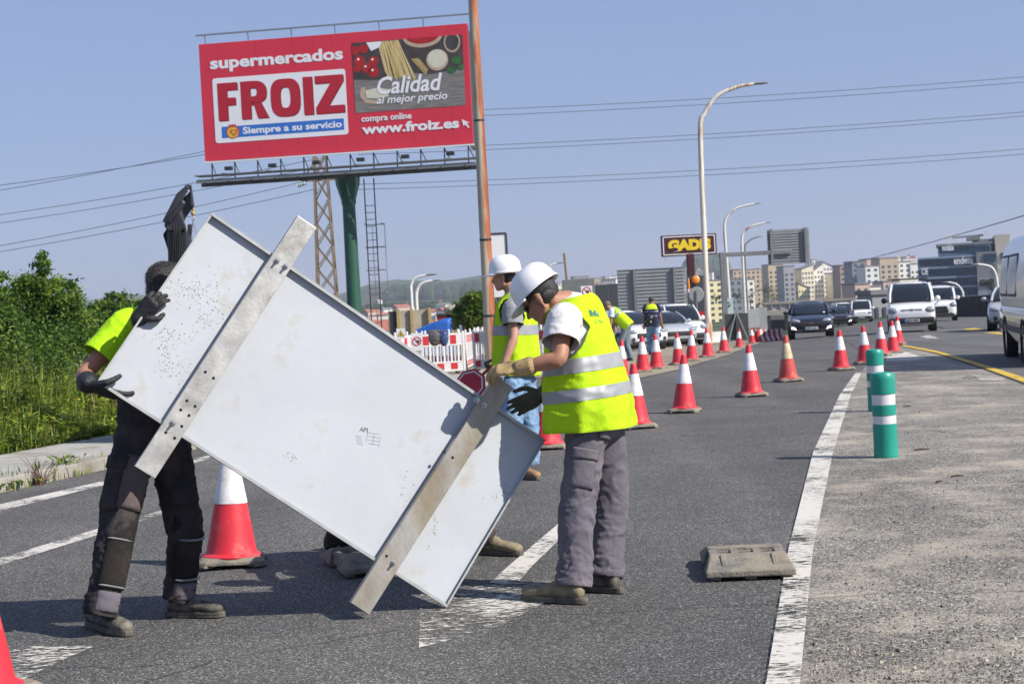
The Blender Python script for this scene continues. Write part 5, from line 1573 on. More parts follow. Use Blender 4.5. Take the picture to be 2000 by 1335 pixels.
# ---------------------------------------------------------------- rusty pole
def grad_rust(name, base, rust, sc=(3, 3, 0.6), th=0.5, xbias=0.0):
    m = bpy.data.materials.new(name); m.use_nodes = True
    t = m.node_tree; b = t.nodes['Principled BSDF']; b.inputs['Roughness'].default_value = 0.75
    tc = t.nodes.new('ShaderNodeTexCoord'); mp = t.nodes.new('ShaderNodeMapping'); mp.inputs['Scale'].default_value = sc
    t.links.new(tc.outputs['Object'], mp.inputs[0])
    n = t.nodes.new('ShaderNodeTexNoise'); n.inputs['Scale'].default_value = 1.0; n.inputs['Detail'].default_value = 8; n.inputs['Roughness'].default_value = 0.6
    t.links.new(mp.outputs[0], n.inputs['Vector'])
    sx = t.nodes.new('ShaderNodeSeparateXYZ'); t.links.new(tc.outputs['Object'], sx.inputs[0])
    ma = t.nodes.new('ShaderNodeMath'); ma.operation = 'MULTIPLY_ADD'; ma.inputs[1].default_value = xbias
    t.links.new(sx.outputs[0], ma.inputs[0]); t.links.new(n.outputs[0], ma.inputs[2])
    r = t.nodes.new('ShaderNodeValToRGB'); t.links.new(ma.outputs[0], r.inputs[0])
    e = r.color_ramp.elements
    e[0].position = th - 0.10; e[0].color = (*base, 1); e[1].position = th + 0.14; e[1].color = (rust[0] * .55, rust[1] * .5, rust[2] * .5, 1)
    k = e.new(th); k.color = (*rust, 1)
    t.links.new(r.outputs[0], b.inputs['Base Color'])
    return m
M_rust = grad_rust('rust_sunside_steel', (0.44, 0.39, 0.29), (0.40, 0.13, 0.05), (5, 5, 0.5), 0.54, 1.3)  # streaked rust; the x bias also paints the sunlit right side warmer
M_rustw = grad_rust('white_lamp_rust', (0.66, 0.63, 0.55), (0.42, 0.22, 0.10), (4, 4, 0.35), 0.60)
M_rustr = grad_rust('red_white_lamp', (0.60, 0.59, 0.56), (0.26, 0.06, 0.04), (1, 1, 0.12), 0.60)
rp0 = Wp(958, 655, 40); rp0 = V((rp0.x, rp0.y, zg(40)))
rpt = thing('rusty_pole', rp0, 'tall rust-streaked steel pole standing beside the red billboard', 'pole')
rh = 11.5
MB().lathe([(0.16, 0), (0.155, 1.3), (0.148, 1.35), (0.13, 5), (0.10, rh)], 24, (0, 0, 0)).build('shaft', M_rust, rpt, smooth=40)
for zz in (1.35, 3.2, 6.1): MB().lathe([(0.150 - zz * .006 + .004, zz), (0.168 - zz * .006, zz + 0.01), (0.168 - zz * .006, zz + 0.05), (0.150 - zz * .006 + .004, zz + .06)], 24, cap=False).build('collar', M_dkm, rpt, smooth=40)
MB().lathe([(0.16, 0.0), (0.24, 0.0), (0.24, 0.03), (0.16, 0.03)], 24, cap=False).build('base_plate', M_rust, rpt)

# ---------------------------------------------------------------- street lamps
def lamp(base, pts, d, r0_, r1_, mat, lab, head=1.0, zb=None, hd=V((1, 0, 0.02))):
    b0 = Wp(*base, d)
    b0.z = zg(d) if zb is None else zb
    t = thing('street_lamp', b0, lab, 'street lamp', 'street lamps')
    P = [b0] + [Wp(x, y, d) for x, y in pts]
    # smooth the bend
    Q = []
    for i in range(len(P) - 1):
        for k in range(6):
            q = k / 6
            a, b, c, e = P[max(i - 1, 0)], P[i], P[i + 1], P[min(i + 2, len(P) - 1)]
            if i == 0: Q.append(b.lerp(c, q))
            else: Q.append(0.5 * ((2 * b) + (c - a) * q + (2 * a - 5 * b + 4 * c - e) * q * q + (-a + 3 * b - 3 * c + e) * q ** 3))
    Q.append(P[-1])
    rr = [r0_ + (r1_ - r0_) * i / (len(Q) - 1) for i in range(len(Q))]
    MB().tube(Q, rr, 14).build('column', mat, t, smooth=60, world=True)
    e = P[-1]
    hm = MB()
    sgn = 1 if (P[-1] - P[-2]).x > 0 else -1
    hm.limb([(e - V((0.1 * sgn, 0, 0)) * head, 0.06 * head, 0.045 * head), (e + V((0.25 * sgn, 0, 0.01)) * head, 0.15 * head, 0.06 * head), (e + V((0.62 * sgn, 0, 0.02)) * head, 0.10 * head, 0.035 * head)], 14, x=V((0, 1, 0)))
    hm.build('lamp_head', M_grm, t, smooth=60, world=True)
    MB().lathe([(r0_ * 1.25, 0), (r0_ * 1.25, 0.9), (r0_, 1.0)], 14, (0, 0, 0)).build('base_sleeve', mat, t, smooth=30)
lamp((1385, 665), [(1376, 480), (1368, 260), (1376, 222), (1400, 188), (1440, 170), (1474, 164)], 76, 0.14, 0.07, M_rustw, 'tall cream lamp post with rust patches standing among the lay-by cones', 1.0)
lamp((1427, 612), [(1420, 520), (1415, 445), (1421, 422), (1440, 406), (1474, 398)], 150, 0.16, 0.09, M_rustr, 'lamp post with red-brown lower shaft in front of the pale apartment hill', 0.9)
lamp((1456, 615), [(1452, 540), (1449, 470), (1454, 452), (1470, 441), (1495, 435)], 165, 0.16, 0.09, M_rustr, 'lamp post with red and white shaft beside the overhead sign arm', 0.9)
lamp((1461, 600), [(1457, 540), (1455, 485), (1459, 474), (1470, 466), (1482, 462)], 210, 0.13, 0.08, M_grm, 'thin grey lamp post farthest along the slip road', 0.9)
M_wlamp = pm('pale_lamp_steel', (0.60, 0.60, 0.58), 0.5, var=0.08)
lamp((1880, 622), [(1881, 580), (1878, 566), (1868, 555), (1852, 551)], 150, 0.12, 0.08, M_wlamp, 'low arched white lamp post in front of the office block wall', 0.9, None)
lamp((1957, 620), [(1948, 560), (1944, 535), (1934, 521), (1910, 516)], 110, 0.12, 0.08, M_wlamp, 'arched white lamp post beside the big van\'s tail', 0.8)
lamp((806, 625), [(803, 575), (803, 556), (811, 543), (833, 537)], 120, 0.14, 0.09, M_wlamp, 'white lamp post behind the concrete hoarding by the bush', 1.2)
lamp((817, 640), [(813, 590), (815, 565), (825, 553), (845, 548)], 110, 0.14, 0.09, M_wlamp, 'white and red lamp post just in front of the concrete hoarding', 0.9)
lamp((1089, 560), [(1079, 545), (1073, 522), (1080, 516), (1088, 514)], 150, 0.12, 0.08, M_wlamp, 'far white lamp head above the grey hoardings', 1.1)

# ---------------------------------------------------------------- supermarket sign on a pole
d = 95
gp = Wp(1353, 600, d); gp.z = zg(d)
M_maroon = pm('sign_maroon', (0.055, 0.012, 0.020), 0.5, var=0.1)
gs = thing('pole_sign', gp, 'maroon pole sign with yellow capital letters', 'sign')
c_, w_, h_ = rect(1291, 458, 1399, 499, d)
gx = V((1, 0.03, 0)).normalized(); gn = V((0.03, -1, 0)).normalized()
GM = Matrix((gx, UP, gn)).transposed()
if GM.determinant() < 0: GM = Matrix((gx, UP, gx.cross(UP))).transposed()
MB().box(c_, (w_, h_, 0.35), GM).build('sign_box', M_maroon, gs, world=True, bevel=0.02)
t = 0.05
gn = GM.col[2]
for (du, dv, su, sv) in ((0, h_ * .42, w_ * .93, t), (0, -h_ * .42, w_ * .93, t), (w_ * .465, 0, t, h_ * .84), (-w_ * .465, 0, t, h_ * .84)):
    MB().box(c_ + gx * du + UP * dv + gn * 0.18, (su, sv, 0.02), GM).build('border_strip', M_letw, gs, world=True)
M_gy = pm('sign_yellow', (0.78, 0.55, 0.02), 0.5)
text_mesh('GADIS', h_ * 0.62, Matrix.Translation(c_ + gx * (-w_ * .385) + UP * (-h_ * .20) + gn * 0.19) @ GM.to_4x4(), M_gy, gs, width=w_ * .78, bold=0.06, off=gs.location, ext=0.02)
MB().prism([(-w_ * .33, -h_ * .34), (-w_ * .17, -h_ * .24), (-w_ * .18, -h_ * .27)], 0, 0.02, GM, c_ + gn * 0.19).build('swoosh', M_letw, gs, world=True)
MB().bar(gp, V((gp.x, gp.y, c_.z - h_ / 2 + .1)), 0.45, 0.45).build('pole', M_maroon, gs, world=True, bevel=0.05)
MB().tube([c_ + gx * (-w_ * .43) - UP * h_ * .45, c_ + gx * (-w_ * .43) - UP * h_ * .75], 0.02, 6).build('dangling_cable', M_letw, gs, world=True)

# ---------------------------------------------------------------- sign backs, gantry and hoardings
def ribbed(name, l, t, r, b, d, nsl, posts, lab, zb=None, post_w=0.12):
    c, w, h = rect(l, t, r, b, d)
    th = thing(name, V((c.x, c.y, zg(d) if zb is None else zb)), lab, 'sign')
    for k in range(nsl):
        zc_ = c.z - h / 2 + h * (k + 0.5) / nsl
        MB().box(V((c.x, c.y, zc_)), (w, 0.05, h / nsl)).box(V((c.x, c.y - 0.04, zc_ + h / nsl * 0.40)), (w, 0.05, h / nsl * .12)).build('slat', M_grm2, th, world=True)
    for px in posts:
        x = Wp(px, (t + b) / 2, d).x
        MB().box(V((x, c.y - 0.13, (c.z + h / 2 + th.location.z) / 2)), (post_w, 0.14, c.z + h / 2 - th.location.z)).build('post', M_grm, th, world=True)
    return th
ribbed('road_sign', 1207, 524, 1337, 618, 80, 14, (1240, 1318), 'wide ribbed aluminium back of a road sign behind the parked cars')
d = 92
gy = thing('overhead_sign', V((Wp(1418, 650, d).x, Wp(1418, 650, d).y, zg(d))), 'cantilever overhead sign seen from its slatted back above the slip road', 'sign')
px_ = gy.location
za = Wp(1410, 498, d).z
MB().bar(px_, V((px_.x, px_.y, za + 0.15)), 0.30, 0.30).build('post', M_grm, gy, world=True, bevel=0.02)
xe = Wp(1545, 494, d).x
MB().bar(V((px_.x - 0.2, px_.y, za)), V((xe, px_.y, za)), 0.24, 0.24).build('arm', M_grm, gy, world=True, bevel=0.02)
c, w, h = rect(1499, 447, 1581, 515, d)
for k in range(13): MB().box(V((c.x, c.y - 0.05, c.z - h / 2 + h * (k + .5) / 13)), (w, 0.05, h / 13 * 0.66)).build('slat', M_grm2, gy, world=True)
for px in (1506, 1573): MB().box(V((Wp(px, 480, d).x, c.y - 0.18, c.z)), (0.14, 0.12, h * 1.04)).build('mounting_rail', M_grm, gy, world=True)
MB().box(V((c.x, c.y + 0.06, c.z)), (w * .99, 0.02, h * .99)).build('sign_face', M_grm, gy, world=True)

M_board = pm('board_greygreen', (0.16, 0.175, 0.175), 0.6, var=0.1, scale=1, dirt=(0.10, 0.10, 0.09), dscale=0.8, dth=0.6)
M_dboard = pm('board_dark', (0.045, 0.052, 0.062), 0.6, var=0.15, scale=1)
def board(l, t, r, b, d, mat, lab, name='hoarding', legs=True, thick=0.06, yaw=0.0):
    c, w, h = rect(l, t, r, b, d)
    th = thing(name, V((c.x, c.y, zg(d))), lab, 'hoarding', rz=yaw)
    zc_ = c.z - th.location.z
    MB().box((0, 0, zc_), (w, thick, h)).build('board', mat, th, bevel=0.01)
    for sx in (-1, 1):
        MB().box((sx * w * .42, thick * .5 + 0.04, (zc_ + h / 2) / 2), (0.08, 0.08, zc_ + h / 2)).build('post', M_grm, th)
    return th, zc_, w, h
M_swhite = pm('sign_white', (0.74, 0.74, 0.74), 0.5, var=0.03)
M_sred = pm('sign_red', (0.45, 0.012, 0.03), 0.5)
M_sblack = pm('sign_black', (0.012, 0.012, 0.014), 0.5)
M_syel = pm('sign_warning_yellow', (0.72, 0.46, 0.01), 0.5)
def no_entry_sign(loc, w, h, lab, rz=0.0):
    t = thing('prohibition_sign', loc, lab, 'sign', rz=rz)
    MB().box((0, 0, 0), (w, 0.012, h)).build('plate', M_swhite, t)
    ro, zc_ = w * 0.40, h * 0.14
    Rm = Matrix.Rotation(R(90), 3, 'X')
    MB().lathe([(ro * .82, 0.0), (ro * .82, 0.012), (ro, 0.012), (ro, 0.0)], 32, (0, -0.002, zc_), 0, Rm, cap=False).build('red_ring', M_sred, t)
    MB().box((0, -0.012, zc_), (ro * 1.75, 0.006, ro * .17), Matrix.Rotation(R(45), 3, 'Y')).build('red_bar', M_sred, t)
    m = MB()
    m.prism([(-.06, -.24), (.22, -.30), (.32, -.1), (.30, .12), (.18, .16), (.14, .02), (.06, .20), (-.02, .18), (0, 0), (-.1, -.08)], 0, 0.004, Matrix.Rotation(R(90), 3, 'X') @ Matrix.Scale(ro * 1.7, 3), (0, -0.009, zc_))
    m.build('hand_symbol', M_sblack, t)
    for k in range(3): MB().box((0, -0.008, -h * (.30 + .06 * k)), (w * (.7 - .1 * (k == 2)), 0.004, h * .022)).build('text_line', M_sblack, t)
    return t
b0 = board(1100, 545, 1163, 640, 58, M_board, 'grey-green hoarding panel carrying a white prohibition sign')
c, w, h = rect(1135, 558, 1157, 588, 57.9)
no_entry_sign(V((c.x, c.y - 0.05, c.z)), w, h, 'white prohibition sign fixed on the grey-green hoarding')
board(1164, 556, 1190, 640, 60, M_dboard, 'dark steel hoarding panel beside the grey-green one')
board(1186, 554, 1208, 640, 61, M_dboard, 'narrow dark hoarding panel next to the ribbed sign back')
# thin leaning pole behind the hoardings
o = MB().tube([Wp(1108, 555, 66), Wp(1102, 494, 66)], 0.05, 8).build('leaning_pole', M_pyl)
MB_l = o
tag(o, 'thin dark pole leaning above the grey hoardings', 'pole')
o.data.transform(Matrix.Identity(4))
# blank white sign box behind the rusty pole
c, w, h = rect(955, 458, 990, 580, 60)
wb = thing('blank_signboard', V((c.x, c.y, zg(60))), 'blank white upright signboard with dark rim behind the hard-hatted worker', 'sign')
MB().box(V((c.x, c.y, c.z)), (w, 0.25, h)).build('face', M_swhite, wb, world=True)
MB().box(V((c.x + w / 2 + .03, c.y, c.z)), (0.06, 0.3, h * 1.01)).build('rim', M_dkm, wb, world=True)
MB().box(V((c.x, c.y, c.z + h / 2 + .03)), (w * 1.1, 0.3, 0.06)).build('rim', M_dkm, wb, world=True)
MB().box(V((c.x, c.y + .05, (c.z - h / 2 + zg(60)) / 2)), (0.2, 0.15, c.z - h / 2 - zg(60))).build('post', M_grm, wb, world=True)
# warning board with amber lamps, round sign back and delineator
d = 84
c, w, h = rect(1343, 538, 1379, 612, d)
wbd = thing('warning_light_board', V((c.x, c.y, zg(d))), 'dark board with amber warning lamps behind the cream lamp post', 'sign')
MB().box(V((c.x, c.y, (c.z + h / 2 + zg(d)) / 2)), (w, 0.1, c.z + h / 2 - zg(d))).build('board', M_dboard, wbd, world=True)
M_amb = pm('amber_lens', (0.85, 0.30, 0.04), 0.25, var=0.05)
for (px, py, r_) in ((1359, 546, 8),):
    q = Wp(px, py, d - 0.15); MB().ell(q, (r_ / F * d, 0.09, r_ / F * d)).build('amber_lamp', M_amb, wbd, smooth=180, world=True)
q = Wp(1345, 556, d - .15); MB().ell(q, (0.06, 0.06, 0.35)).build('amber_beacon', M_amb, wbd, smooth=180, world=True)
q = Wp(1346, 568, d - .15); MB().box(q, (0.12, 0.1, 0.18)).build('beacon_foot', M_swhite, wbd, world=True)
d = 82
c, w, h = rect(1345, 560, 1375, 590, d)
rs = thing('round_sign', V((c.x, c.y, zg(d))), 'round grey road sign seen from behind on its post', 'sign')
MB().lathe([(w / 2, 0), (w / 2, 0.02), (w / 2 - .02, 0.03)], 32, c, 0, Matrix.Rotation(R(90), 3, 'X')).build('disc', M_grm2, rs, world=True)
MB().bar(V((c.x, c.y - .06, zg(d))), V((c.x, c.y - .06, c.z + .2)), 0.07).build('post', M_grm, rs, world=True)
c, w, h = rect(1364, 608, 1377, 624, d)
MB().box(V((c.x, c.y - .02, c.z)), (w, 0.02, h)).build('small_plate', M_sred, rs, world=True)
# portable dark board on an A-frame, grey panels beside it
d = 72
c, w, h = rect(1416, 612, 1462, 664, d)
pbd = thing('portable_sign', V((c.x, c.y, zg(d))), 'dark portable sign back on a triangular frame behind the cones', 'sign')
MB().box(V((c.x, c.y, c.z)), (w, 0.04, h)).build('plate', pm('plate_dark', (0.05, 0.052, 0.05), 0.6, var=.2), pbd, world=True)
for (x0, x1) in ((-.5, 0), (.5, 0)): MB().bar(V((c.x + x0 * w * .9, c.y - .4, zg(d))), V((c.x, c.y - .05, c.z + h / 2 + .1)), 0.05).build('frame_leg', M_grm, pbd, world=True)
MB().bar(V((c.x, c.y - .1, zg(d))), V((c.x, c.y - .05, c.z + h / 2)), 0.06).build('frame_post', M_grm, pbd, world=True)
MB().bar(V((c.x - w * .5, c.y - .4, zg(d) + .12)), V((c.x + w * .5, c.y - .4, zg(d) + .12)), 0.05).build('frame_foot', M_grm, pbd, world=True)
board(1459, 603, 1482, 640, 80, pm('board_pale', (0.34, 0.36, 0.37), .6, var=.1), 'pale grey panel standing behind the portable sign')
board(1478, 600, 1498, 645, 82, pm('board_pale2', (0.30, 0.31, 0.31), .6, var=.2, scale=4), 'mottled grey panel next to the pale grey one')
# striped water-filled barriers
M_wplas = pm('white_plastic', (0.72, 0.71, 0.69), 0.5, var=0.06, dirt=(0.5, 0.46, 0.4), dscale=3, dth=0.66)
M_rplas = pm('red_plastic', (0.50, 0.025, 0.03), 0.5, var=0.08)
def jersey(p, L, H_, rz, lab, stripes=6, mat0=M_rplas, mat1=M_wplas):
    t = thing('water_barrier', p, lab, 'barrier', rz=rz)
    prof = [(-.22, 0), (.22, 0), (.20, .12 * H_), (.10, .45 * H_), (.07, H_), (-.07, H_), (-.10, .45 * H_), (-.20, .12 * H_)]
    for k in range(stripes):
        x0, x1 = -L / 2 + L * k / stripes, -L / 2 + L * (k + 1) / stripes
        m = MB().prism(prof, x0, x1 - .004, Matrix(((0, 0, 1), (1, 0, 0), (0, 1, 0))))
        m.build('stripe_section', (mat0 if k % 2 == 0 else mat1), t)
    return t
p = G(1503, 666); jersey(p, 1.5, 0.50, R(35), 'red and white striped water barrier at the end of the lay-by cones', 10)
p = G(1405, 668); jersey(p, 1.3, 0.55, R(8), 'white plastic barrier beside the cream lamp post', 3, M_wplas, M_wplas)
# advertising pillar with a green roundel
d = 110
c, w, h = rect(1414, 582, 1432, 625, d)
ap = thing('totem_sign', V((c.x, c.y, zg(d))), 'pale totem sign with a green round emblem beside the gantry post', 'sign')
MB().box(V((c.x, c.y, (c.z + h / 2 + zg(d)) / 2)), (w, 0.3, c.z + h / 2 - zg(d))).build('box', pm('totem_face', (0.42, 0.50, 0.52), .5), ap, world=True)
q = Wp(1421, 595, d - .2)
MB().lathe([(.20, 0), (.20, .03)], 24, q, 0, Matrix.Rotation(R(90), 3, 'X')).build('green_roundel', pm('roundel_green', (0.01, .12, .05), .5), ap, world=True)
MB().box(q - V((0, .05, 0)), (.34, .03, .035), Matrix.Rotation(R(-20), 3, 'Y')).build('roundel_stripe', M_swhite, ap, world=True)

# ---------------------------------------------------------------- plastic fence panels
def plastic_barrier(p, L, rz, lab, tilt=0.0):
    t = thing('plastic_barrier', p, lab, 'fence', 'plastic fence panels', rz)
    H_ = 1.0
    for x in (-L / 2, L / 2): MB().box((x, 0, H_ / 2 + .03), (0.055, 0.05, H_ + .02)).build('end_post', M_wplas, t, bevel=0.008)
    for z, hh in ((0.98, 0.04), (0.72, 0.03), (0.30, 0.03), (0.10, 0.05)): MB().box((0, 0.003, z), (L - .05, 0.04, hh)).build('rail', M_wplas, t, bevel=0.006)
    n_ = int(L / 0.085)
    for k in range(n_):
        x = -L / 2 + L * (k + .5) / n_
        if k % 3 == 0 or True: MB().box((x, 0, 0.51), (0.022 if k % 2 else .045, 0.022, 0.40)).build('slat', M_wplas, t)
    MB().box((0, -0.002, 0.85), (L - .055, 0.025, 0.23)).build('top_board', M_refl, t)
    MB().box((0, -0.002, 0.20), (L - .055, 0.025, 0.16)).build('bottom_board', M_refl, t)
    k = 0
    x = -L / 2 + 0.13
    while x < L / 2 - .05:
        MB().box((x, -0.017, 0.85), (0.15, 0.006, 0.215)).build('red_block', M_rplas, t)
        MB().box((x, -0.017, 0.20), (0.17, 0.006, 0.15)).build('red_block', M_rplas, t)
        x += 0.34
    for x in (-L / 2 + .12, -L / 6, L / 6, L / 2 - .12): MB().lathe([(0.026, 1.0), (0.03, 1.02), (0.028, 1.09), (0.012, 1.10)], 10, (x, 0, 0)).build('lamp_stub', M_wplas, t)
    for x in (-L / 2 + .1, L / 2 - .1): MB().box((x, 0, 0.035), (0.16, 0.5, 0.06)).build('rubber_foot', M_rubber, t, bevel=0.01)
    return t
def seg_fence(pa, pb, lab):
    a, b = V(pa), V(pb)
    d = b - a
    return plastic_barrier((a + b) / 2, d.length, math.atan2(d.y, d.x), lab)
P0 = G(928, 724); P0.z = zg(P0.y)
D1 = P0.y
a = G(928, 726); b = G(1068, 722)
seg_fence(a, b, 'white plastic fence panel with red blocks just behind the jeans worker')
a = G(908, 729); b = G(825, 734)
seg_fence(b, a, 'white fence panel with plastic bags hung over it, ending at a leaning post')
a2 = b; b2 = G(752, 742)
seg_fence(b2, a2 + V((-.05, .1, 0)), 'white fence panel carrying the yellow warning sign')
a = G(912, 722); b = G(938, 712)
seg_fence(a, b, 'short white fence panel set crosswise between two longer ones')
a = G(790, 715); b = G(905, 711)
seg_fence(a, b, 'white fence panel in a second row behind the bagged one')
a = G(940, 712); b = G(1075, 708)
seg_fence(a, b, 'white fence panel in a second row behind the rusty pole')
# leaning post, signs, bags
q0, q1 = G(913, 728), Wp(899, 634, G(913, 728).y)
o = MB().bar(q0, q1, 0.07, 0.06).build('leaning_post', M_wplas, bevel=0.008)
tag(o, 'white plastic post leaning against the end of the fence panel', 'post')
fd = G(830, 733).y
c, w, h = rect(775, 641, 792, 662, fd - 1.6)
ws = thing('warning_sign', c - V((0, .12, 0)), 'white sign with a yellow warning triangle hanging on the fence', 'sign')
MB().box((0, 0, 0), (w, 0.01, h)).build('plate', M_swhite, ws)
r_ = w * .42
MB().prism([(-r_, -r_ * .7), (r_, -r_ * .7), (0, r_ * 1.0)], 0.006, 0.009, Matrix.Rotation(R(90), 3, 'X')).build('black_triangle', M_sblack, ws)
MB().prism([(-r_ * .8, -r_ * .6), (r_ * .8, -r_ * .6), (0, r_ * .8)], 0.010, 0.012, Matrix.Rotation(R(90), 3, 'X')).build('yellow_triangle', M_syel, ws)
MB().prism([(-r_ * .12, -r_ * .4), (r_ * .25, -r_ * .4), (r_ * .1, r_ * .3), (-r_ * .15, r_ * .2)], 0.013, 0.014, Matrix.Rotation(R(90), 3, 'X')).build('black_symbol', M_sblack, ws)
c, w, h = rect(804, 650, 826, 694, fd - 1.2)
no_entry_sign(c - V((0, .08, 0)), w, h, 'white prohibition sign with black hand hanging on the fence')
M_bag1 = pm('bag_grey', (0.11, 0.10, 0.10), 0.35, var=0.4, scale=12, bump=0.8, bscale=25)
M_bag2 = pm('bag_blue', (0.05, 0.08, 0.20), 0.35, var=0.4, scale=12, bump=0.8, bscale=25)
for (l, t_, r_, b_, mt, lb) in ((837, 644, 861, 675, M_bag1, 'grey plastic bag hung over the white fence'), (858, 644, 876, 675, M_bag2, 'blue plastic bag hung beside the grey bag on the fence')):
    c, w, h = rect(l, t_, r_, b_, fd - .9)
    m = MB()
    m.ell(c - V((0, .08, 0)), (w * .52, 0.06, h * .52), nu=16, nv=12)
    m.box(c - V((0, .08, -h * .2)), (w * .96, 0.05, h * .6))
    o = put('plastic_bag', remesh(m, 0.012, 2, lambda p: 0.012 * fold(p, 2.0)), mt, thing('plastic_bag', c, lb, 'bag'))
    o.name = 'bag_film'

# ---------------------------------------------------------------- things behind the fence
c, w, h = rect(759, 606, 842, 660, 90)
hoard = thing('concrete_hoarding', V((c.x, c.y, zg(90))), 'pale concrete slab wall between rusty steel posts behind the fence', 'wall')
M_slab = pm('slab_concrete', (0.42, 0.38, 0.30), 0.9, var=0.15, scale=1, dirt=(0.28, .25, .2), dscale=.8, dth=.56)
M_ypost = pm('ochre_post', (0.40, 0.30, 0.12), 0.7, var=.2)
top = Wp(800, 606, 90).z
for k, (x0, x1) in enumerate(((759, 776), (780, 803), (806, 838))):
    xa, xb = Wp(x0, 620, 90).x, Wp(x1, 620, 90).x
    MB().box(V(((xa + xb) / 2, c.y + .05 * k, (top + zg(90)) / 2)), (xb - xa, .2, top - zg(90))).build('slab', M_slab if k else M_dkm, hoard, world=True)
for px in (778, 804.5, 840):
    xa = Wp(px, 620, 90).x
    MB().box(V((xa, c.y - .12, (top + zg(90)) / 2 + .05)), (.16, .16, top - zg(90) + .1)).build('steel_post', M_ypost, hoard, world=True)
c, w, h = rect(812, 622, 882, 650, 75)
tp = thing('tarpaulin_skip', V((c.x, c.y, zg(75))), 'bright blue tarpaulin heap behind the white fence', 'tarpaulin')
m = MB().prism([(-w / 2, -h / 2 - 1.0), (w / 2, -h / 2 - 1.0), (w / 2, h / 2), (w * .3, h * .45), (-w * .1, h * .15), (-w / 2, -h * .25)], -1.2, 1.2, Matrix.Rotation(R(90), 3, 'X'), c)
o = put('sheet', remesh(m, 0.09, 2, lambda p: 0.06 * noise.noise(p * 1.2)), pm('tarp_blue', (0.015, 0.10, 0.42), 0.5, var=.1), tp)
c, w, h = rect(857, 614, 880, 628, 84)
rc = thing('skip_container', V((c.x, c.y, zg(84))), 'dark red skip container behind the blue tarpaulin', 'container')
MB().prism([(-w * .5, -2.2), (w * .5, -2.2), (w * .6, h / 2), (-w * .6, h / 2)], -1, 1, Matrix.Rotation(R(90), 3, 'X'), c).build('bin', pm('skip_red', (0.25, .02, .03), .6), rc, world=True)
MB().box(V((c.x, c.y - 1.0, c.z + h / 2)), (w * 1.24, .1, .12)).build('rim', M_dkm, rc, world=True)
# small excavator parts: yellow mast and cab
d = 80
q = Wp(889, 640, d); q.z = zg(d)
ex = thing('excavator', q, 'small excavator with ochre boom and pale canopy behind the blue tarpaulin', 'excavator')
zt = Wp(889, 606, d).z - q.z
M_exy = pm('excavator_yellow', (0.55, 0.33, 0.03), .5, var=.15)
MB().box((0, 0, .35), (1.3, 2.0, .5)).build('track', M_dkm, ex, bevel=.15)
MB().box((0, .1, .95), (1.1, 1.4, .7)).build('engine_house', M_exy, ex, bevel=.08)
MB().box((0, .2, (zt + 1.3) / 2), (.75, .8, zt - 1.3)).build('cab', M_black, ex, bevel=.05)
MB().ell((0, .2, zt), (.55, .6, .3)).build('canopy', M_slab, ex, smooth=180)
MB().bar((.45, -.4, 1.1), (.42, -.9, zt + .1), .2, .2).build('boom', M_exy, ex, bevel=.03)
c, w, h = rect(845, 610, 860, 626, 82)
MB().bar((-.3, -.8, 1.2), (-.9, -1.6, zt * .8), .16, .16).build('dipper_arm', M_exy, ex, bevel=.03)

# ---------------------------------------------------------------- loader crane behind the panel
d = 20.0
q = Wp(356, 690, d); q = V((q.x, q.y, zg(d)))
M_crane = pm('crane_dark', (0.030, 0.030, 0.038), 0.45, 0.2, var=0.25, scale=4, dirt=(0.08, .08, .09), dscale=3, dth=.6)
cn = thing('loader_crane', q, 'dark folded loader crane rising behind the sign panel', 'crane')
def Wc(px, py, dd=0.0): return Wp(px, py, d + dd)
zcol = Wc(350, 452).z
MB().box(q + UP * .5, (1.2, 1.2, 1.0)).build('pedestal', M_crane, cn, world=True, bevel=.05)
MB().bar(q + UP * .9, Wc(351, 450), .26, .26).build('column', M_crane, cn, world=True, bevel=.03)
for k in range(4):
    MB().tube([q + V((-.14 + .028 * k, -.15, 1.2)), Wc(339 + k * 4, 462, -.16), Wc(341 + k * 4, 440, -.17)], .011, 8).build('hydraulic_hose', M_black, cn, smooth=180, world=True)
def cplate(poly, d0, d1, name, mat=M_crane, bev=.015):
    pts = [(p[0], p[1]) for p in poly]
    a = [Wc(x, y, d0) for x, y in pts]; b = [Wc(x, y, d1) for x, y in pts]
    n_ = len(a)
    MB().add(a + b, [tuple(range(n_)), tuple(range(2 * n_ - 1, n_ - 1, -1))] + [(i, n_ + i, n_ + (i + 1) % n_, (i + 1) % n_) for i in range(n_)]).build(name, mat, cn, world=True, bevel=bev)
cplate([(317, 432), (345, 378), (364, 362), (370, 366), (352, 402), (325, 438)], -.14, .02, 'inner_boom')
cplate([(338, 420), (352, 392), (374, 372), (380, 402), (364, 424), (356, 440)], -.06, .14, 'knuckle_boom')
cplate([(363, 362), (374, 360), (380, 402), (377, 408), (371, 400), (371, 372)], -.12, .10, 'tip_link')
cplate([(320, 440), (330, 420), (352, 405), (360, 432), (365, 448), (328, 452)], -.17, .17, 'slew_head')
cplate([(318, 458), (326, 446), (338, 455), (338, 500), (329, 492), (322, 470)], .02, .2, 'hose_guard', M_black)
cplate([(366, 438), (376, 437), (375, 457), (367, 458)], -.1, .1, 'winch_box')
MB().tube([Wc(330, 432, -.18), Wc(358, 396, -.18)], .035, 12).build('cylinder_ram', M_crane, cn, smooth=40, world=True)
MB().tube([Wc(352, 404, -.18), Wc(360, 393, -.18)], .02, 12).build('ram_rod', M_bolt, cn, smooth=40, world=True)
for (x, y) in ((363, 362), (367, 360), (356, 369)): MB().tube([Wc(x, y, -.1), Wc(x - 2, y + 6, -.12), Wc(x + 3, y + 9, -.1)], .008, 6).build('hose_loop', M_black, cn, world=True)
M_hook = pm('hook_yellow', (.45, .33, .08), .5, var=.3)
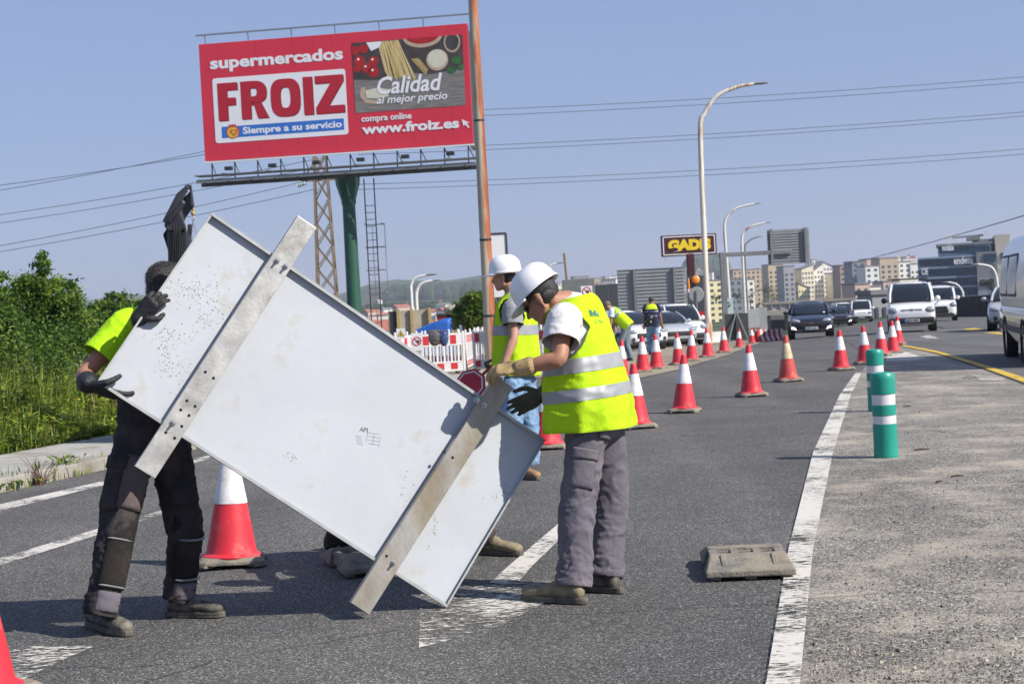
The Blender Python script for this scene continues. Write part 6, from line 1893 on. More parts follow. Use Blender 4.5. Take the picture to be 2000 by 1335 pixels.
MB().tube([Wc(377, 405), Wc(377, 412)], .014, 8).ell(Wc(377, 416), (.026, .026, .032)).build('hook_block', M_hook, cn, smooth=180, world=True)
MB().tube([Wc(377, 420), Wc(379, 426), Wc(377, 431), Wc(375, 428)], .008, 8).build('hook', M_bolt, cn, smooth=180, world=True)
for (x0, x1, y1) in ((377, 384, 460), (377, 373, 470)): MB().tube([Wc(377, 431), Wc(x1, y1)], .005, 6).build('sling', M_bolt, cn, world=True)

# ================================================================== VEHICLES
def paintm(name, col, rough=0.22): return pm(name, col, rough, var=0.02, coat=0.6)
M_carw = paintm('car_white', (0.74, 0.74, 0.74))
M_carn = paintm('car_navy', (0.012, 0.015, 0.035))
M_cars = paintm('car_silver', (0.40, 0.42, 0.45), 0.3)
M_cark = paintm('car_black', (0.015, 0.015, 0.017))
M_glass = pm('car_glass', (0.012, 0.016, 0.020), 0.05, var=0.0, spec=0.7)
M_tyre = pm('tyre', (0.018, 0.018, 0.018), 0.85, var=0.2)
M_rim = pm('rim_alloy', (0.42, 0.43, 0.45), 0.35, 0.7, var=0.1)
M_plas = pm('black_trim', (0.022, 0.022, 0.024), 0.6, var=0.1)
M_lampg = pm('headlight_glass', (0.28, 0.30, 0.33), 0.12, var=0.1, coat=0.5)
M_lit = pm('lit_lamp', (1.0, 0.97, 0.88), 0.3, var=0.0, emit=2.2)
M_chrome = pm('chrome', (0.62, 0.63, 0.65), 0.15, 0.9, var=0.0)
M_plate = pm('number_plate', (0.72, 0.72, 0.72), 0.5, var=0.0)
def loft(mb, secs, m=0, close=True):
    n = len(secs[0])
    vs = [p for s in secs for p in s]
    fs = [(i * n + j, i * n + (j + 1) % n, (i + 1) * n + (j + 1) % n, (i + 1) * n + j) for i in range(len(secs) - 1) for j in range(n)]
    if close:
        fs.append(tuple(range(n - 1, -1, -1)))
        fs.append(tuple((len(secs) - 1) * n + j for j in range(n)))
    mb.add(vs, fs, m)
def bsec(y, zb, zt, hw, crown=0.03, tuck=0.9, ins=0.88):
    half = [(hw * tuck * .6, zb), (hw * tuck, zb + .02), (hw, zb + .16), (hw * 1.0, zb + (zt - zb) * .62), (hw * .965, zt - .05), (hw * ins, zt), (hw * .45, zt + crown * .8)]
    return [V((x, y, z)) for x, z in half] + [V((0, y, zt + crown))] + [V((-x, y, z)) for x, z in reversed(half)]
def gsec(y, z0, z1, w0, w1):
    half = [(w0 * .8, z0), (w0, z0 + .01), (w0 * .6 + w1 * .4, z0 + (z1 - z0) * .45), (w1 * 1.0, z1 - (z1 - z0) * .12), (w1 * .86, z1 - .01), (w1 * .4, z1 + .015 * min(1, (z1 - z0) * 4))]
    return [V((x, y, z)) for x, z in half] + [V((0, y, z1 + .02 * min(1, (z1 - z0) * 4)))] + [V((-x, y, z)) for x, z in reversed(half)]
SPEC = {
 'hatch': dict(W=1.79, L=4.3, body=[(0.0, .32, .62, .62), (.10, .24, .74, .80), (.35, .20, .82, .875), (1.0, .20, .95, .895), (2.2, .20, .96, .895), (3.5, .20, .98, .895), (4.1, .24, .98, .84), (4.3, .36, .86, .70)],
   cab=[(1.0, .93, .97, .76, .66), (1.45, .94, 1.24, .80, .66), (1.95, .95, 1.44, .82, .62), (2.9, .96, 1.455, .82, .62), (3.6, .97, 1.38, .80, .60), (4.15, .95, 1.02, .72, .60)], wheels=(.82, 3.42), wr=.32, gr=(.55, .18), lamp=(.58, .64, .20, .09)),
 'partner': dict(W=1.72, L=4.1, body=[(0.0, .34, .70, .64), (.08, .26, .86, .78), (.30, .22, .98, .835), (.80, .22, 1.08, .86), (2.2, .22, 1.08, .86), (3.8, .22, 1.08, .86), (4.1, .30, 1.02, .82)],
   cab=[(.78, 1.06, 1.10, .76, .68), (1.15, 1.07, 1.45, .80, .70), (1.62, 1.08, 1.78, .82, .68), (2.6, 1.08, 1.82, .82, .68), (3.8, 1.08, 1.80, .81, .67), (4.06, 1.06, 1.70, .80, .66)], wheels=(.75, 3.42), wr=.31, gr=(.42, .10), lamp=(.62, .74, .19, .13)),
 'van': dict(W=1.96, L=5.0, body=[(0.0, .34, .80, .72), (.08, .26, .98, .88), (.30, .22, 1.10, .95), (.85, .22, 1.20, .98), (2.4, .22, 1.20, .98), (4.8, .22, 1.20, .98), (5.0, .30, 1.15, .94)],
   cab=[(.80, 1.18, 1.22, .88, .80), (1.15, 1.19, 1.56, .92, .80), (1.65, 1.20, 1.90, .94, .80), (2.6, 1.20, 1.98, .94, .80), (4.8, 1.20, 1.98, .94, .80), (4.97, 1.18, 1.86, .92, .78)], wheels=(.95, 3.9), wr=.33, gr=(.55, .22), lamp=(.74, .86, .20, .15)),
}
def car(kind, p, yaw, mat, lab, plate=None, badge='bar', lit=False, lower=None, bars=False, panel=False, group='vehicles on the road'):
    S = SPEC[kind]
    t = thing('car' if kind == 'hatch' else 'van', p, lab, 'car' if kind == 'hatch' else 'van', group, yaw)
    hw = S['W'] / 2
    mb = MB(); loft(mb, [bsec(*s) for s in S['body']])
    b = mb.build('body', mat, t, smooth=50)
    sb_ = b.modifiers.new('s', 'SUBSURF'); sb_.levels = 2; sb_.render_levels = 2
    mb = MB(); loft(mb, [gsec(*s) for s in S['cab']])
    c = mb.build('glasshouse', M_glass, t, smooth=50)
    sb_ = c.modifiers.new('s', 'SUBSURF'); sb_.levels = 2; sb_.render_levels = 2
    cb = S['cab']
    # roof skin, pillars
    r = MB()
    secs = []
    for (y, z0, z1, w0, w1) in cb[2:-1]:
        secs.append([V((x * w1 * 1.01, y, z1 + dz)) for x, dz in ((-1.0, -.075), (-.86, .010), (-.4, .036), (0, .040), (.4, .036), (.86, .010), (1.0, -.075), (.8, -.1), (-.8, -.1))])
    loft(r, secs)
    ro = r.build('roof', mat, t, smooth=50)
    sb_ = ro.modifiers.new('s', 'SUBSURF'); sb_.levels = 1; sb_.render_levels = 1
    for sx in (-1, 1):
        a, m_, e = cb[0], cb[1], cb[2]
        MB().tube([V((sx * a[3] * .985, a[0], a[2])), V((sx * (m_[3] * .30 + m_[4] * .70), m_[0], m_[2] - .04)), V((sx * e[4] * .97, e[0], e[2] - .04))], [.045, .04, .04], 8).build('pillar', mat, t, smooth=60)
        ym = (cb[2][0] + cb[3][0]) / 2 + .15
        MB().tube([V((sx * .955 * hw, ym, cb[3][1])), V((sx * (cb[3][3] * .58 + cb[3][4] * .43), ym, cb[3][1] + (cb[3][2] - cb[3][1]) * .5)), V((sx * cb[3][4], ym, cb[3][2] - .06))], .04, 8).build('pillar', mat if kind != 'hatch' else M_plas, t, smooth=60)
        q = cb[-2]
        MB().tube([V((sx * .93 * hw, q[0] + .1, q[1])), V((sx * q[4], q[0] - .1, q[2] - .06))], .09, 8).build('pillar', mat, t, smooth=60)
        if panel:
            MB().box(V((sx * (cb[3][3] * .985), (cb[3][0] + cb[-2][0]) / 2 + .1, (cb[3][1] + cb[3][2]) / 2)), (.05, cb[-2][0] - cb[3][0], (cb[3][2] - cb[3][1]) * .9), Matrix.Rotation(-sx * .17, 3, 'Y')).build('side_panel', mat, t, bevel=.02)
        # mirror
        mr = MB().ell(V((sx * (hw + .10), cb[1][0] + .05, cb[1][1] + .10)), (.10, .07, .075 if kind == 'hatch' else .11))
        mr.bar(V((sx * (hw - .06), cb[1][0] + .08, cb[1][1] + .05)), V((sx * (hw + .06), cb[1][0] + .06, cb[1][1] + .08)), .04)
        mr.build('mirror', mat if kind != 'partner' or sx > 0 else M_plas, t, smooth=60)
        lx_, lz, lw, lh = S['lamp']
        MB().ell(V((sx * lx_ * 1.05, .13 if kind == 'hatch' else .12, lz + .05)), (lw, .11, lh), Matrix.Rotation(sx * .25, 3, 'Z') @ Matrix.Rotation(-sx * .15, 3, 'Y')).build('headlight', M_lampg, t, smooth=180)
        if lit: MB().prism([(sx * .50, .40), (sx * .78, .48), (sx * .80, .40), (sx * .52, .33)][::sx], 0, .03, Matrix.Rotation(R(90), 3, 'X'), (0, .075, 0)).build('running_light', M_lit, t)
        else: MB().lathe([(.07, 0), (.07, .03), (.05, .035)], 16, (sx * .62, .05, .42), 0, Matrix.Rotation(R(90), 3, 'X')).build('fog_light', M_plas, t, smooth=30)
        for wy in S['wheels']:
            wr = S['wr']
            Rm = Matrix.Rotation(R(90) * sx, 3, 'Y')
            w = MB().lathe([(wr * .62, -.10), (wr * .95, -.10), (wr, -.06), (wr, .06), (wr * .95, .09), (wr * .64, .10), (wr * .6, .06)], 28, (sx * (hw - .10), wy, wr), 0, Rm).build('wheel', M_tyre, t, smooth=40)
            MB().lathe([(wr * .62, .06), (wr * .60, .085), (wr * .2, .095), (wr * .1, .10)], 20, (sx * (hw - .10), wy, wr), 0, Rm).build('rim', M_rim, w, smooth=40)
            MB().lathe([(wr * 1.16, -.14), (wr * 1.16, .104), (wr * .9, .104), (wr * .9, -.14)], 28, (sx * (hw - .10), wy, wr * 1.02), 0, Rm, cap=False).build('wheel_arch', M_plas, t, smooth=40)
    gz, gh = S['gr']
    zf = S['body'][1][2]
    MB().box(V((0, .03, gz)), (hw * 1.05, .10, gh)).build('grille', M_plas, t, bevel=.03)
    if kind == 'partner':
        MB().box(V((0, .0, .43)), (hw * 1.86, .16, .22)).build('bumper', M_plas, t, bevel=.06, bseg=3)
        for k in range(2): MB().box(V((0, .055, .77 + k * .05)), (.74, .05, .022)).build('grille_slot', M_plas, t, bevel=.005)
    elif kind == 'van':
        MB().box(V((0, .05, .36)), (hw * 1.7, .12, .14)).build('lower_bumper', M_plas, t, bevel=.04)
        MB().prism([(-.52, .52), (.52, .52), (.42, .84), (-.42, .84)], 0, .06, Matrix.Rotation(R(90), 3, 'X'), (0, .05, 0)).build('grille_mesh', M_plas, t, bevel=.02)
    else:
        MB().box(V((0, .03, .30)), (hw * 1.5, .10, .10)).build('lower_intake', M_plas, t, bevel=.03)
        if lit: MB().prism([(-.58, .50), (.58, .50), (.50, .66), (-.50, .66)], 0, .06, Matrix.Rotation(R(90), 3, 'X'), (0, .05, 0)).build('grille_mesh', M_plas, t, bevel=.02)
    if plate:
        pz = .40 if kind == 'hatch' else .43
        MB().box(V((0, -.075 if kind == 'partner' else -.03, pz)), (.52, .012, .11)).build('number_plate', M_plate, t)
        yb = (-.085 if kind == 'partner' else -.04)
        MB().box(V((-.24, yb, pz)), (.04, .006, .108)).build('plate_strip', M_blue, t)
        text_mesh(plate, .105, Matrix.Translation(V((-.20, yb, pz - .036))) @ Matrix.Rotation(R(90), 4, 'X'), M_black, t, width=.42, ext=.001, bold=.003)
    by = .0
    if badge == 'diamond':
        MB().prism([(0, -.09), (.065, 0), (0, .09), (-.065, 0), (0, -.09), (0, -.055), (-.04, 0), (0, .055), (.04, 0), (0, -.055)], 0, .02, Matrix.Rotation(R(90), 3, 'X'), (0, -.025, .60)).build('badge', M_chrome, t)
    elif badge == 'H': text_mesh('H', .13, Matrix.Translation(V((-.06, -.02, .555))) @ Matrix.Rotation(R(90), 4, 'X'), M_chrome, t, 'badge', shear=.35, ext=.008, width=.14)
    elif badge == 'lion': MB().prism([(-.05, -.08), (-.01, -.02), (.05, -.07), (.03, .0), (.06, .07), (.0, .05), (-.05, .08), (-.03, .02)], 0, .02, Matrix.Rotation(R(90), 3, 'X'), (0, .04, .80)).build('badge', M_chrome, t)
    if bars:
        for yy in (1.9, 2.9): MB().box(V((0, yy, cb[3][2] + .10)), (1.3, .05, .04)).build('roof_bar', M_plas, t)
        for sx in (-1, 1): MB().tube([V((sx * .6, 1.8, cb[3][2] + .07)), V((sx * .6, 3.0, cb[3][2] + .07))], .02, 6).build('roof_rail', M_plas, t)
    # driver and seats seen through the windscreen
    if kind in ('partner', 'hatch'):
        for sx in (-1, 1): MB().limb([(V((sx * .36, 1.75, .9)), .2, .1), (V((sx * .36, 1.85, cb[2][1] + .18)), .16, .07)], 10).build('seat', M_plas, t, smooth=180)
    return t
def vp(px, py): return G(px, py)
def vd_(px, d): q = Wp(px, 640, d); return V((q.x, q.y, zg(q.y, q.x)))
car('hatch', vd_(1585, 66), R(-9), M_carn, 'dark navy hatchback with lit running lights driving between the cones', '2594 LVC', 'H', lit=True)
car('partner', vd_(1782, 59), R(-13), M_carw, 'white small van with black bumper and roof bars coming up the main road', '8075 FWB', 'lion', bars=True, panel=True)
car('van', vd_(1836, 92), R(-14), M_carw, 'white panel van with dark trapezoid grille following the small van', '', None, panel=True)
car('partner', vd_(1684, 132), R(-11), M_carw, 'distant white van with black lower bumper behind the navy hatchback', ' 6341 ', None, panel=True)
car('hatch', vd_(1642, 118), R(-9), M_cark, 'distant black car with bright lamps partly behind the navy hatchback', None, None, lit=True)
car('partner', vd_(1657, 140), R(-2), M_carw, 'distant small white van squeezed between the black car and another van', None, None)
car('hatch', vp(1984, 645), R(-18), M_cars, 'silver car half hidden behind the tail of the big van', None, None)
car('hatch', vd_(1268, 60), R(20), M_carw, 'white parked hatchback with a diamond badge facing the worker row of cones', '5488 MJX', 'diamond', group='cars parked in the lay-by')
car('hatch', vd_(1326, 66), R(14), M_cars, 'silver parked car between two white ones in the lay-by', None, None, group='cars parked in the lay-by')
car('partner', vd_(1347, 71), R(10), M_carw, 'white parked car with tall roof behind the silver one', None, None, group='cars parked in the lay-by')

# big van whose tail enters the picture on the right
rear = Wp(1957, 690, 33.5); rear.z = 0
vd = V((-math.sin(R(12.0)), -math.cos(R(12.0)), 0))
yaw = math.atan2(vd.y, vd.x) + math.pi / 2       # local -Y is forward
bv = thing('large_van', V((rear.x, rear.y, zg(rear.y))), 'tall white van with dark bronze lower side driving out of the picture', 'van', 'vehicles on the road', yaw)
M_bronze = pm('van_bronze', (0.05, 0.042, 0.036), 0.12, 0.4, var=0.05, coat=0.8)
secs_u, secs_l = [], []
# local: y = 0 at the tail, negative towards the nose; x from 0 (near side) to +2 (far side)
def vsec(y, k):
    z1 = 2.42 - .12 * (1 - k)
    return [V((.02, y, 1.02)), V((.0, y, 1.25)), V((.02, y, 1.6)), V((.08, y, 2.0)), V((.16, y, z1 - .18)), V((.30, y, z1 - .04)), V((.6, y, z1)), V((1.4, y, z1)), V((1.7, y, z1 - .04)), V((1.84, y, z1 - .18)), V((1.92, y, 2.0)), V((2.0, y, 1.25)), V((1.98, y, 1.02))]
ys = [(.0, .0), (-.06, .5), (-.2, .9), (-.6, 1), (-3, 1), (-6, 1)]
mb = MB(); loft(mb, [[V((p.x * (1 if k > .4 else .96) + (0 if k > .4 else .04), p.y, p.z)) for p in vsec(y, k)] for y, k in ys])
o = mb.build('upper_body', M_carw, bv, smooth=40)
def lsec(y, k): return [V((.02, y, 1.018)), V((-.02 + .05 * (1 - k), y, .95)), V((-.02 + .05 * (1 - k), y, .55)), V((.04, y, .38)), V((.15, y, .32)), V((1.85, y, .32)), V((1.96, y, .38)), V((2.02, y, .55)), V((2.02, y, .95)), V((1.98, y, 1.018))]
mb = MB(); loft(mb, [lsec(y, k) for y, k in [(.08, 0), (.04, .6), (-.1, 1), (-1.05, 1), (-6, 1)]])
mb.build('lower_body', M_bronze, bv, smooth=40)
def vpanel(y0, y1, z0, z1, name, mat, off, r_=.08):
    pts = rrect(min(y0, y1), z0, max(y0, y1), z1, r_)
    vs = []
    for sgn in (0, 1):
        for (y, z) in pts:
            x = .02 if z < 1.6 else .02 + (z - 1.6) * .16
            if z < 1.3: x = .005
            vs.append(V((x - off - (.012 if sgn else 0), y, z)))
    n = len(pts)
    MB().add(vs, [tuple(range(n)), tuple(range(2 * n - 1, n - 1, -1))] + [(i, n + i, n + (i + 1) % n, (i + 1) % n) for i in range(n)]).build(name, mat, bv)
vpanel(-.25, -1.75, 1.22, 2.02, 'window_seal', M_plas, .002)
M_vglass = pm('van_window', (0.35, 0.38, 0.42), 0.08, var=0.02, spec=0.8)
vpanel(-.31, -1.69, 1.27, 1.97, 'window', M_vglass, .012)
vpanel(-1.95, -3.6, 1.22, 2.02, 'window_seal', M_plas, .002)
vpanel(-2.0, -3.55, 1.27, 1.97, 'window', M_vglass, .012)
MB().box((-.035, -3, .62), (.03, 5.6, .10)).build('side_moulding', M_plas, bv, bevel=.01)
MB().box((1.0, .10, .45), (1.9, .14, .2)).build('rear_bumper', M_plas, bv, bevel=.04)
MB().box((.06, .06, 1.35), (.06, .1, .5)).build('tail_light', M_sred, bv, bevel=.02)
for wy in (-1.25, -4.8):
    Rm = Matrix.Rotation(-R(90), 3, 'Y')
    w = MB().lathe([(.22, -.10), (.34, -.10), (.36, -.06), (.36, .06), (.34, .09), (.23, .10), (.21, .06)], 32, (.08, wy, .36), 0, Rm).build('wheel', M_tyre, bv, smooth=40)
    MB().lathe([(.22, .06), (.21, .085), (.07, .095), (.03, .10)], 24, (.08, wy, .36), 0, Rm).build('rim', M_rim, w, smooth=40)
    MB().lathe([(.44, -.1), (.44, .112), (.36, .112), (.36, -.1)], 32, (.08, wy, .40), 0, Rm, cap=False).build('wheel_arch', M_black, bv, smooth=40)
    MB().lathe([(.22, -.10), (.34, -.10), (.36, -.06), (.36, .06), (.34, .09), (.23, .10)], 24, (1.92, wy, .36), 0, Matrix.Rotation(R(90), 3, 'Y')).build('wheel', M_tyre, bv, smooth=40)

# ================================================================== CITY, HILLS AND PLANTS
def colour_mat(i):
    pal = [(0.78, 0.72, 0.53), (0.80, 0.71, 0.40), (0.78, 0.75, 0.67), (0.50, 0.40, 0.26), (0.42, 0.33, 0.24), (0.30, 0.30, 0.31), (0.55, 0.40, 0.32), (0.70, 0.69, 0.66), (0.20, 0.22, 0.25), (0.36, 0.24, 0.19)]
    return pm('facade_%d' % i, pal[i], 0.9, var=0.08, scale=0.15)
M_win = pm('far_window', (0.06, 0.07, 0.085), 0.3, var=0.3, scale=0.4)
M_roofg = pm('roof_grey', (0.20, 0.19, 0.19), 0.9, var=0.1)
M_roofr = pm('roof_red', (0.36, 0.12, 0.07), 0.9, var=0.2, scale=0.3)
def block(l, t, r, b, d, ci, lab, gable=0.0, win=True, roof=None, cell=3.2, deep=14, name='apartment_block', grp='city buildings', wr=.42):
    c, w, h = rect(l, t, r, b, d)
    zb = min(hills((l + r) / 2, d), c.z - h / 2) - 3
    o = thing(name, V((c.x, d, zb)), lab, 'building', grp)
    zt = c.z + h / 2 - zb
    prof = [(-w / 2, 0), (w / 2, 0), (w / 2, zt + min(gable, 0)), (-w / 2, zt - max(gable, 0))]
    Rm = Matrix.Rotation(R(90), 3, 'X')
    MB().prism(prof, -deep, 0, Rm).build('walls', colour_mat(ci), o)
    o.rotation_euler = (0, 0, 0.16)
    if gable:
        a, e = V((-w / 2 - .3, 0, zt - max(gable, 0) + .25)), V((w / 2 + .3, 0, zt + min(gable, 0) + .25))
        MB().add([a + V((0, -.5, 0)), e + V((0, -.5, 0)), e + V((0, deep + .4, 0)), a + V((0, deep + .4, 0)), a + V((0, -.5, .5)), e + V((0, -.5, .5)), e + V((0, deep + .4, .5)), a + V((0, deep + .4, .5))],
                 [(0, 1, 2, 3), (7, 6, 5, 4), (0, 4, 5, 1), (1, 5, 6, 2), (2, 6, 7, 3), (3, 7, 4, 0)]).build('roof', roof or M_roofg, o)
    else:
        MB().box((0, deep / 2, zt + .3), (w + .5, deep + .5, .6)).build('roof', roof or M_roofg, o)
    if win:
        m = MB()
        nx, nz = max(2, int(w / cell)), max(2, int(zt / 3.0))
        for i in range(nx):
            for k in range(1, nz):
                x, z = -w / 2 + w * (i + .5) / nx, zt * (k + .35) / nz
                lim = zt - (max(gable, 0) * (0.5 - x / w) if gable > 0 else -gable * (x / w + .5)) - 2.0
                if z < lim: m.box((x, -.06, z), (w / nx * wr, .16, 3.0 * .48))
        if m.v: tag(m.build('windows', M_win, o), kind='stuff')
    return o
D = 1100
A = [(1523, 552, 1535, 590, 5, 0.0, 'narrow end of the pale apartment terraces, its shade painted grey'), (1533, 540, 1553, 590, 0, 6.0, 'first pale stepped gable of the apartment terraces by the shade-grey end block'),  # the grey end stands for the terraces' shaded side, painted as its own block
     (1552, 527, 1567, 590, 2, 4.0, 'second, taller pale gable of the apartment terraces'), (1566, 518, 1590, 590, 0, 3.0, 'tall cream slab in the middle of the apartment terraces'),
     (1590, 516, 1609, 590, 2, 5.0, 'tall cream slab with a sloping roof beside a dark slot'), (1609, 511, 1627, 590, 7, -4.0, 'tallest white slab of the apartment terraces'),
     (1627, 534, 1645, 590, 0, -5.0, 'cream gable stepping down beside the tallest slab'), (1644, 546, 1670, 588, 1, 5.0, 'low yellowish gable at the end of the terraces')]
for i, (l, t, r, b, ci, gb, lb) in enumerate(A): block(l, t, r, b, D + (i % 3) * 12, ci, lb, gb * .9, cell=1.9)
B = [(1533, 556, 1560, 592, 1, 5.0, 'yellow lower front gable of the apartment terraces, by the overpass'), (1559, 553, 1582, 592, 1, -4.0, 'second yellow lower front gable of the apartment terraces'), (1586, 508, 1596, 530, 7, 0, 'white lift tower rising above the terraces')]
for i, (l, t, r, b, ci, gb, lb) in enumerate(B): block(l, t, r, b, D - 30 if i < 2 else D + 40, ci, lb, gb * .9, cell=1.9)
Cc = [(1664, 511, 1692, 560, 8, 0, 'dark glass tower block behind the low yellow gable', 1000), (1690, 520, 1718, 562, 7, 0, 'white tower block beside the dark glass one', 960), (1692, 506, 1719, 530, 6, 0, 'reddish tower block behind the white one', 1080),
      (1718, 504, 1756, 562, 4, 0, 'broad brown-grey tower with many windows', 980), (1755, 512, 1779, 552, 2, 0, 'pale tower block near the glass office building', 1050), (1778, 516, 1796, 560, 7, 0, 'small white block touching the office building', 1050),
      (1430, 526, 1522, 556, 3, 0, 'long beige block on the hilltop with regular windows', 1150), (1425, 545, 1450, 582, 8, 0, 'blue-grey slab block below the long beige one', 860), (1450, 546, 1474, 582, 2, 0, 'white-ended block below the long beige one', 865),
      (1383, 548, 1412, 580, 1, 0, 'cream block beside the cream lamp post', 900), (1412, 540, 1424, 575, 4, 0, 'brown tower between cream and blue-grey blocks', 1000), (1500, 517, 1530, 545, 3, 0, 'ochre block below the overhead sign', 1100),
      (1530, 520, 1552, 548, 5, 0, 'grey block peeking over the stepped gables', 1020), (1640, 518, 1664, 550, 9, 0, 'brick-red block between terraces and dark tower', 1050), (1670, 555, 1700, 600, 6, 0, 'pinkish low block behind the distant vans', 620), (1696, 560, 1722, 598, 2, 0, 'pale low block behind the distant vans', 640),
      (1755, 545, 1800, 585, 0, 0, 'low cream block left of the office building', 800), (1725, 550, 1758, 585, 6, 0, 'low terracotta-coloured block under the brown tower', 780), (1120, 540, 1150, 552, 5, 0, 'far grey block over the hoardings', 1600), (1150, 543, 1182, 554, 4, 0, 'far brown block over the hoardings', 1600), (1182, 540, 1206, 552, 2, 0, 'far pale block over the ribbed sign', 1600)]
for (l, t, r, b, ci, gb, lb, dd) in Cc: block(l, t, r, b, dd, ci, lb, gb, cell=3.2)
# small houses spread over the slopes
rh_ = random.Random(11)
HM = []
for k in range(6):
    m = MB()
    w, dp, h = rh_.uniform(7, 12), rh_.uniform(7, 10), rh_.uniform(4, 8)
    m.box((0, 0, h / 2 - 1), (w, dp, h + 2), m=0)
    rz = rh_.uniform(1.5, 2.6)
    m.prism([(-dp / 2 - .4, h), (dp / 2 + .4, h), (0, h + rz)], -w / 2 - .3, w / 2 + .3, Matrix(((0, 0, 1), (1, 0, 0), (0, 1, 0))), m=1)
    for q in range(int(w / 2.6)): m.box((-w / 2 + 1.6 + q * 2.4, -dp / 2 - .02, h * .55), (1.0, .1, 1.3), m=2)
    me = m.mesh('house')
    for mt in ([colour_mat((7, 2, 0, 7, 6, 2)[k]), (M_roofr, M_roofr, M_roofg, M_roofr, M_roofr, M_roofg)[k], M_win]): me.materials.append(mt)
    HM.append(me)
hl = ['small white house with red roof on the far slope', 'small pale house with red roof on the far slope', 'small cream house with grey roof on the far slope', 'larger white house with red roof on the far slope', 'small pinkish house with red roof on the far slope', 'small pale house with grey roof on the far slope']
def house(k, az, d, sc=1.0):
    o = bpy.data.objects.new('house', HM[k]); COL.objects.link(o)
    x = (az - 1000) / F * d
    z = hills(az, d) + (noise.noise(V((x * 0.004, d * 0.003, 0))) * 5 * min(1, (d - 700) / 600) if d > 700 else 0)
    o.location = (x, d, z - .5)
    o.rotation_euler = (0, 0, rh_.uniform(-.7, .7))
    o.scale = (sc, sc, sc)
    tag(o, hl[k], 'house', 'houses on the far slopes')
for i in range(150):
    az = rh_.choice([rh_.uniform(160, 340), rh_.uniform(640, 960), rh_.uniform(640, 960), rh_.uniform(640, 960)])
    dd = rh_.choice([rh_.uniform(650, 1200), rh_.uniform(1200, 2600)])
    house(rh_.randrange(6), az, dd, rh_.uniform(.8, 1.3))
for i in range(60):
    az = rh_.uniform(1090, 1800)
    house(rh_.randrange(6), az, rh_.uniform(1450, 2300), rh_.uniform(.9, 1.4))
MR = []
for k in range(6):
    m = MB()
    w, dp, h = rh_.uniform(15, 24), rh_.uniform(10, 14), rh_.uniform(13, 25)
    m.box((0, 0, h / 2 - 4), (w, dp, h + 8), m=0)
    m.box((0, 0, h + .3), (w + .6, dp + .6, .6), m=1)
    m.box((rh_.uniform(-4, 4), 0, h + 1.6), (4, 4, 2.4), m=0)
    for q in range(int(w / 3)):
        for f in range(int(h / 3)): m.box((-w / 2 + 1.6 + q * 3.0, -dp / 2 - .02, f * 3 + 1.8), (1.3, .12, 1.4), m=2)
    me = m.mesh('apartment_block')
    for mt in (colour_mat((2, 0, 3, 7, 6, 4)[k]), M_roofg if k % 2 else M_roofr, M_win): me.materials.append(mt)
    MR.append(me)
ml = ['pale mid-rise block among the roofs of the city slope', 'cream mid-rise block among the roofs of the city slope', 'ochre mid-rise block among the roofs of the city slope', 'white mid-rise block among the roofs of the city slope', 'pinkish mid-rise block among the roofs of the city slope', 'brown mid-rise block among the roofs of the city slope']
for i in range(120):
    az, dd = rh_.uniform(1090, 1800), rh_.uniform(1300, 2400)
    k = rh_.randrange(6)
    o = bpy.data.objects.new('apartment_block', MR[k]); COL.objects.link(o)
    x = (az - 1000) / F * dd
    o.location = (x, dd, hills(az, dd) - 1)
    o.rotation_euler = (0, 0, rh_.uniform(-.5, .5))
    tag(o, ml[k], 'building', 'mid-rise blocks on the city slope')

# ---------------------------------------------------------------- glass office block
d = 300
M_ofg = pm('office_glass', (0.014, 0.045, 0.085), 0.10, var=0.5, scale=0.25, spec=0.7)
M_ofb = pm('office_band', (0.26, 0.33, 0.41), 0.5, var=0.08)
M_ofc = pm('office_concrete', (0.24, 0.245, 0.25), 0.8, var=0.08, scale=.2)
M_ofw = pm('office_beige', (0.55, 0.51, 0.42), 0.8, var=0.05)
c, w, h = rect(1795, 500, 1910, 640, d)
of = thing('office_building', V((c.x, d, zg(d) - 4)), 'dark blue glass office block with white rooftop lettering', 'building')
z0 = of.location.z
of.rotation_euler = (0, 0, -math.atan2(c.x, d))
def ofbox(l, t, r, b, dy, dp, mat, name):
    c, w, h = rect(l, t, r, b, d)
    MB().box(V((c.x, d + dy + dp / 2, c.z)), (w, dp, h)).build(name, mat, of, world=True)
ofbox(1797, 503, 1908, 660, .4, 24, M_ofb, 'core')
for k in range(7):
    yb = 505 + k * 19.5
    for q in range(11):
        ofbox(1796.5 + q * 10.15, yb, 1796.5 + q * 10.15 + 9.7, yb + 13.5, 0.05, .3, M_ofg, 'pane')
    ofbox(1795, yb - 4.5, 1909, yb - 1.0, -.25, .6, M_ofb, 'floor_band')
ofbox(1832, 478, 1932, 505, 2, 20, M_ofb, 'upper_core')
for q in range(9): ofbox(1834 + q * 10.8, 481, 1834 + q * 10.8 + 10.2, 494, 1.7, .3, M_ofg, 'pane')
ofbox(1828, 474, 1934, 478, 1.5, 22, M_ofc, 'parapet')
ofbox(1908, 492, 1946, 660, -1.0, 24, M_ofc, 'concrete_wing')
ofbox(1900, 465, 1965, 494, 6, 18, M_ofc, 'roof_plant')
ofbox(1944, 458, 1972, 660, 2, 20, M_ofw, 'beige_wing')
ofbox(1918, 496, 1941, 510, -1.15, .2, M_ofg, 'window')
ofbox(1950, 494, 1962, 508, 1.8, .3, M_ofg, 'window')
ofbox(1908, 542, 1945, 612, -1.2, .15, pm('poster_grey', (.30, .32, .36), .6), 'poster')
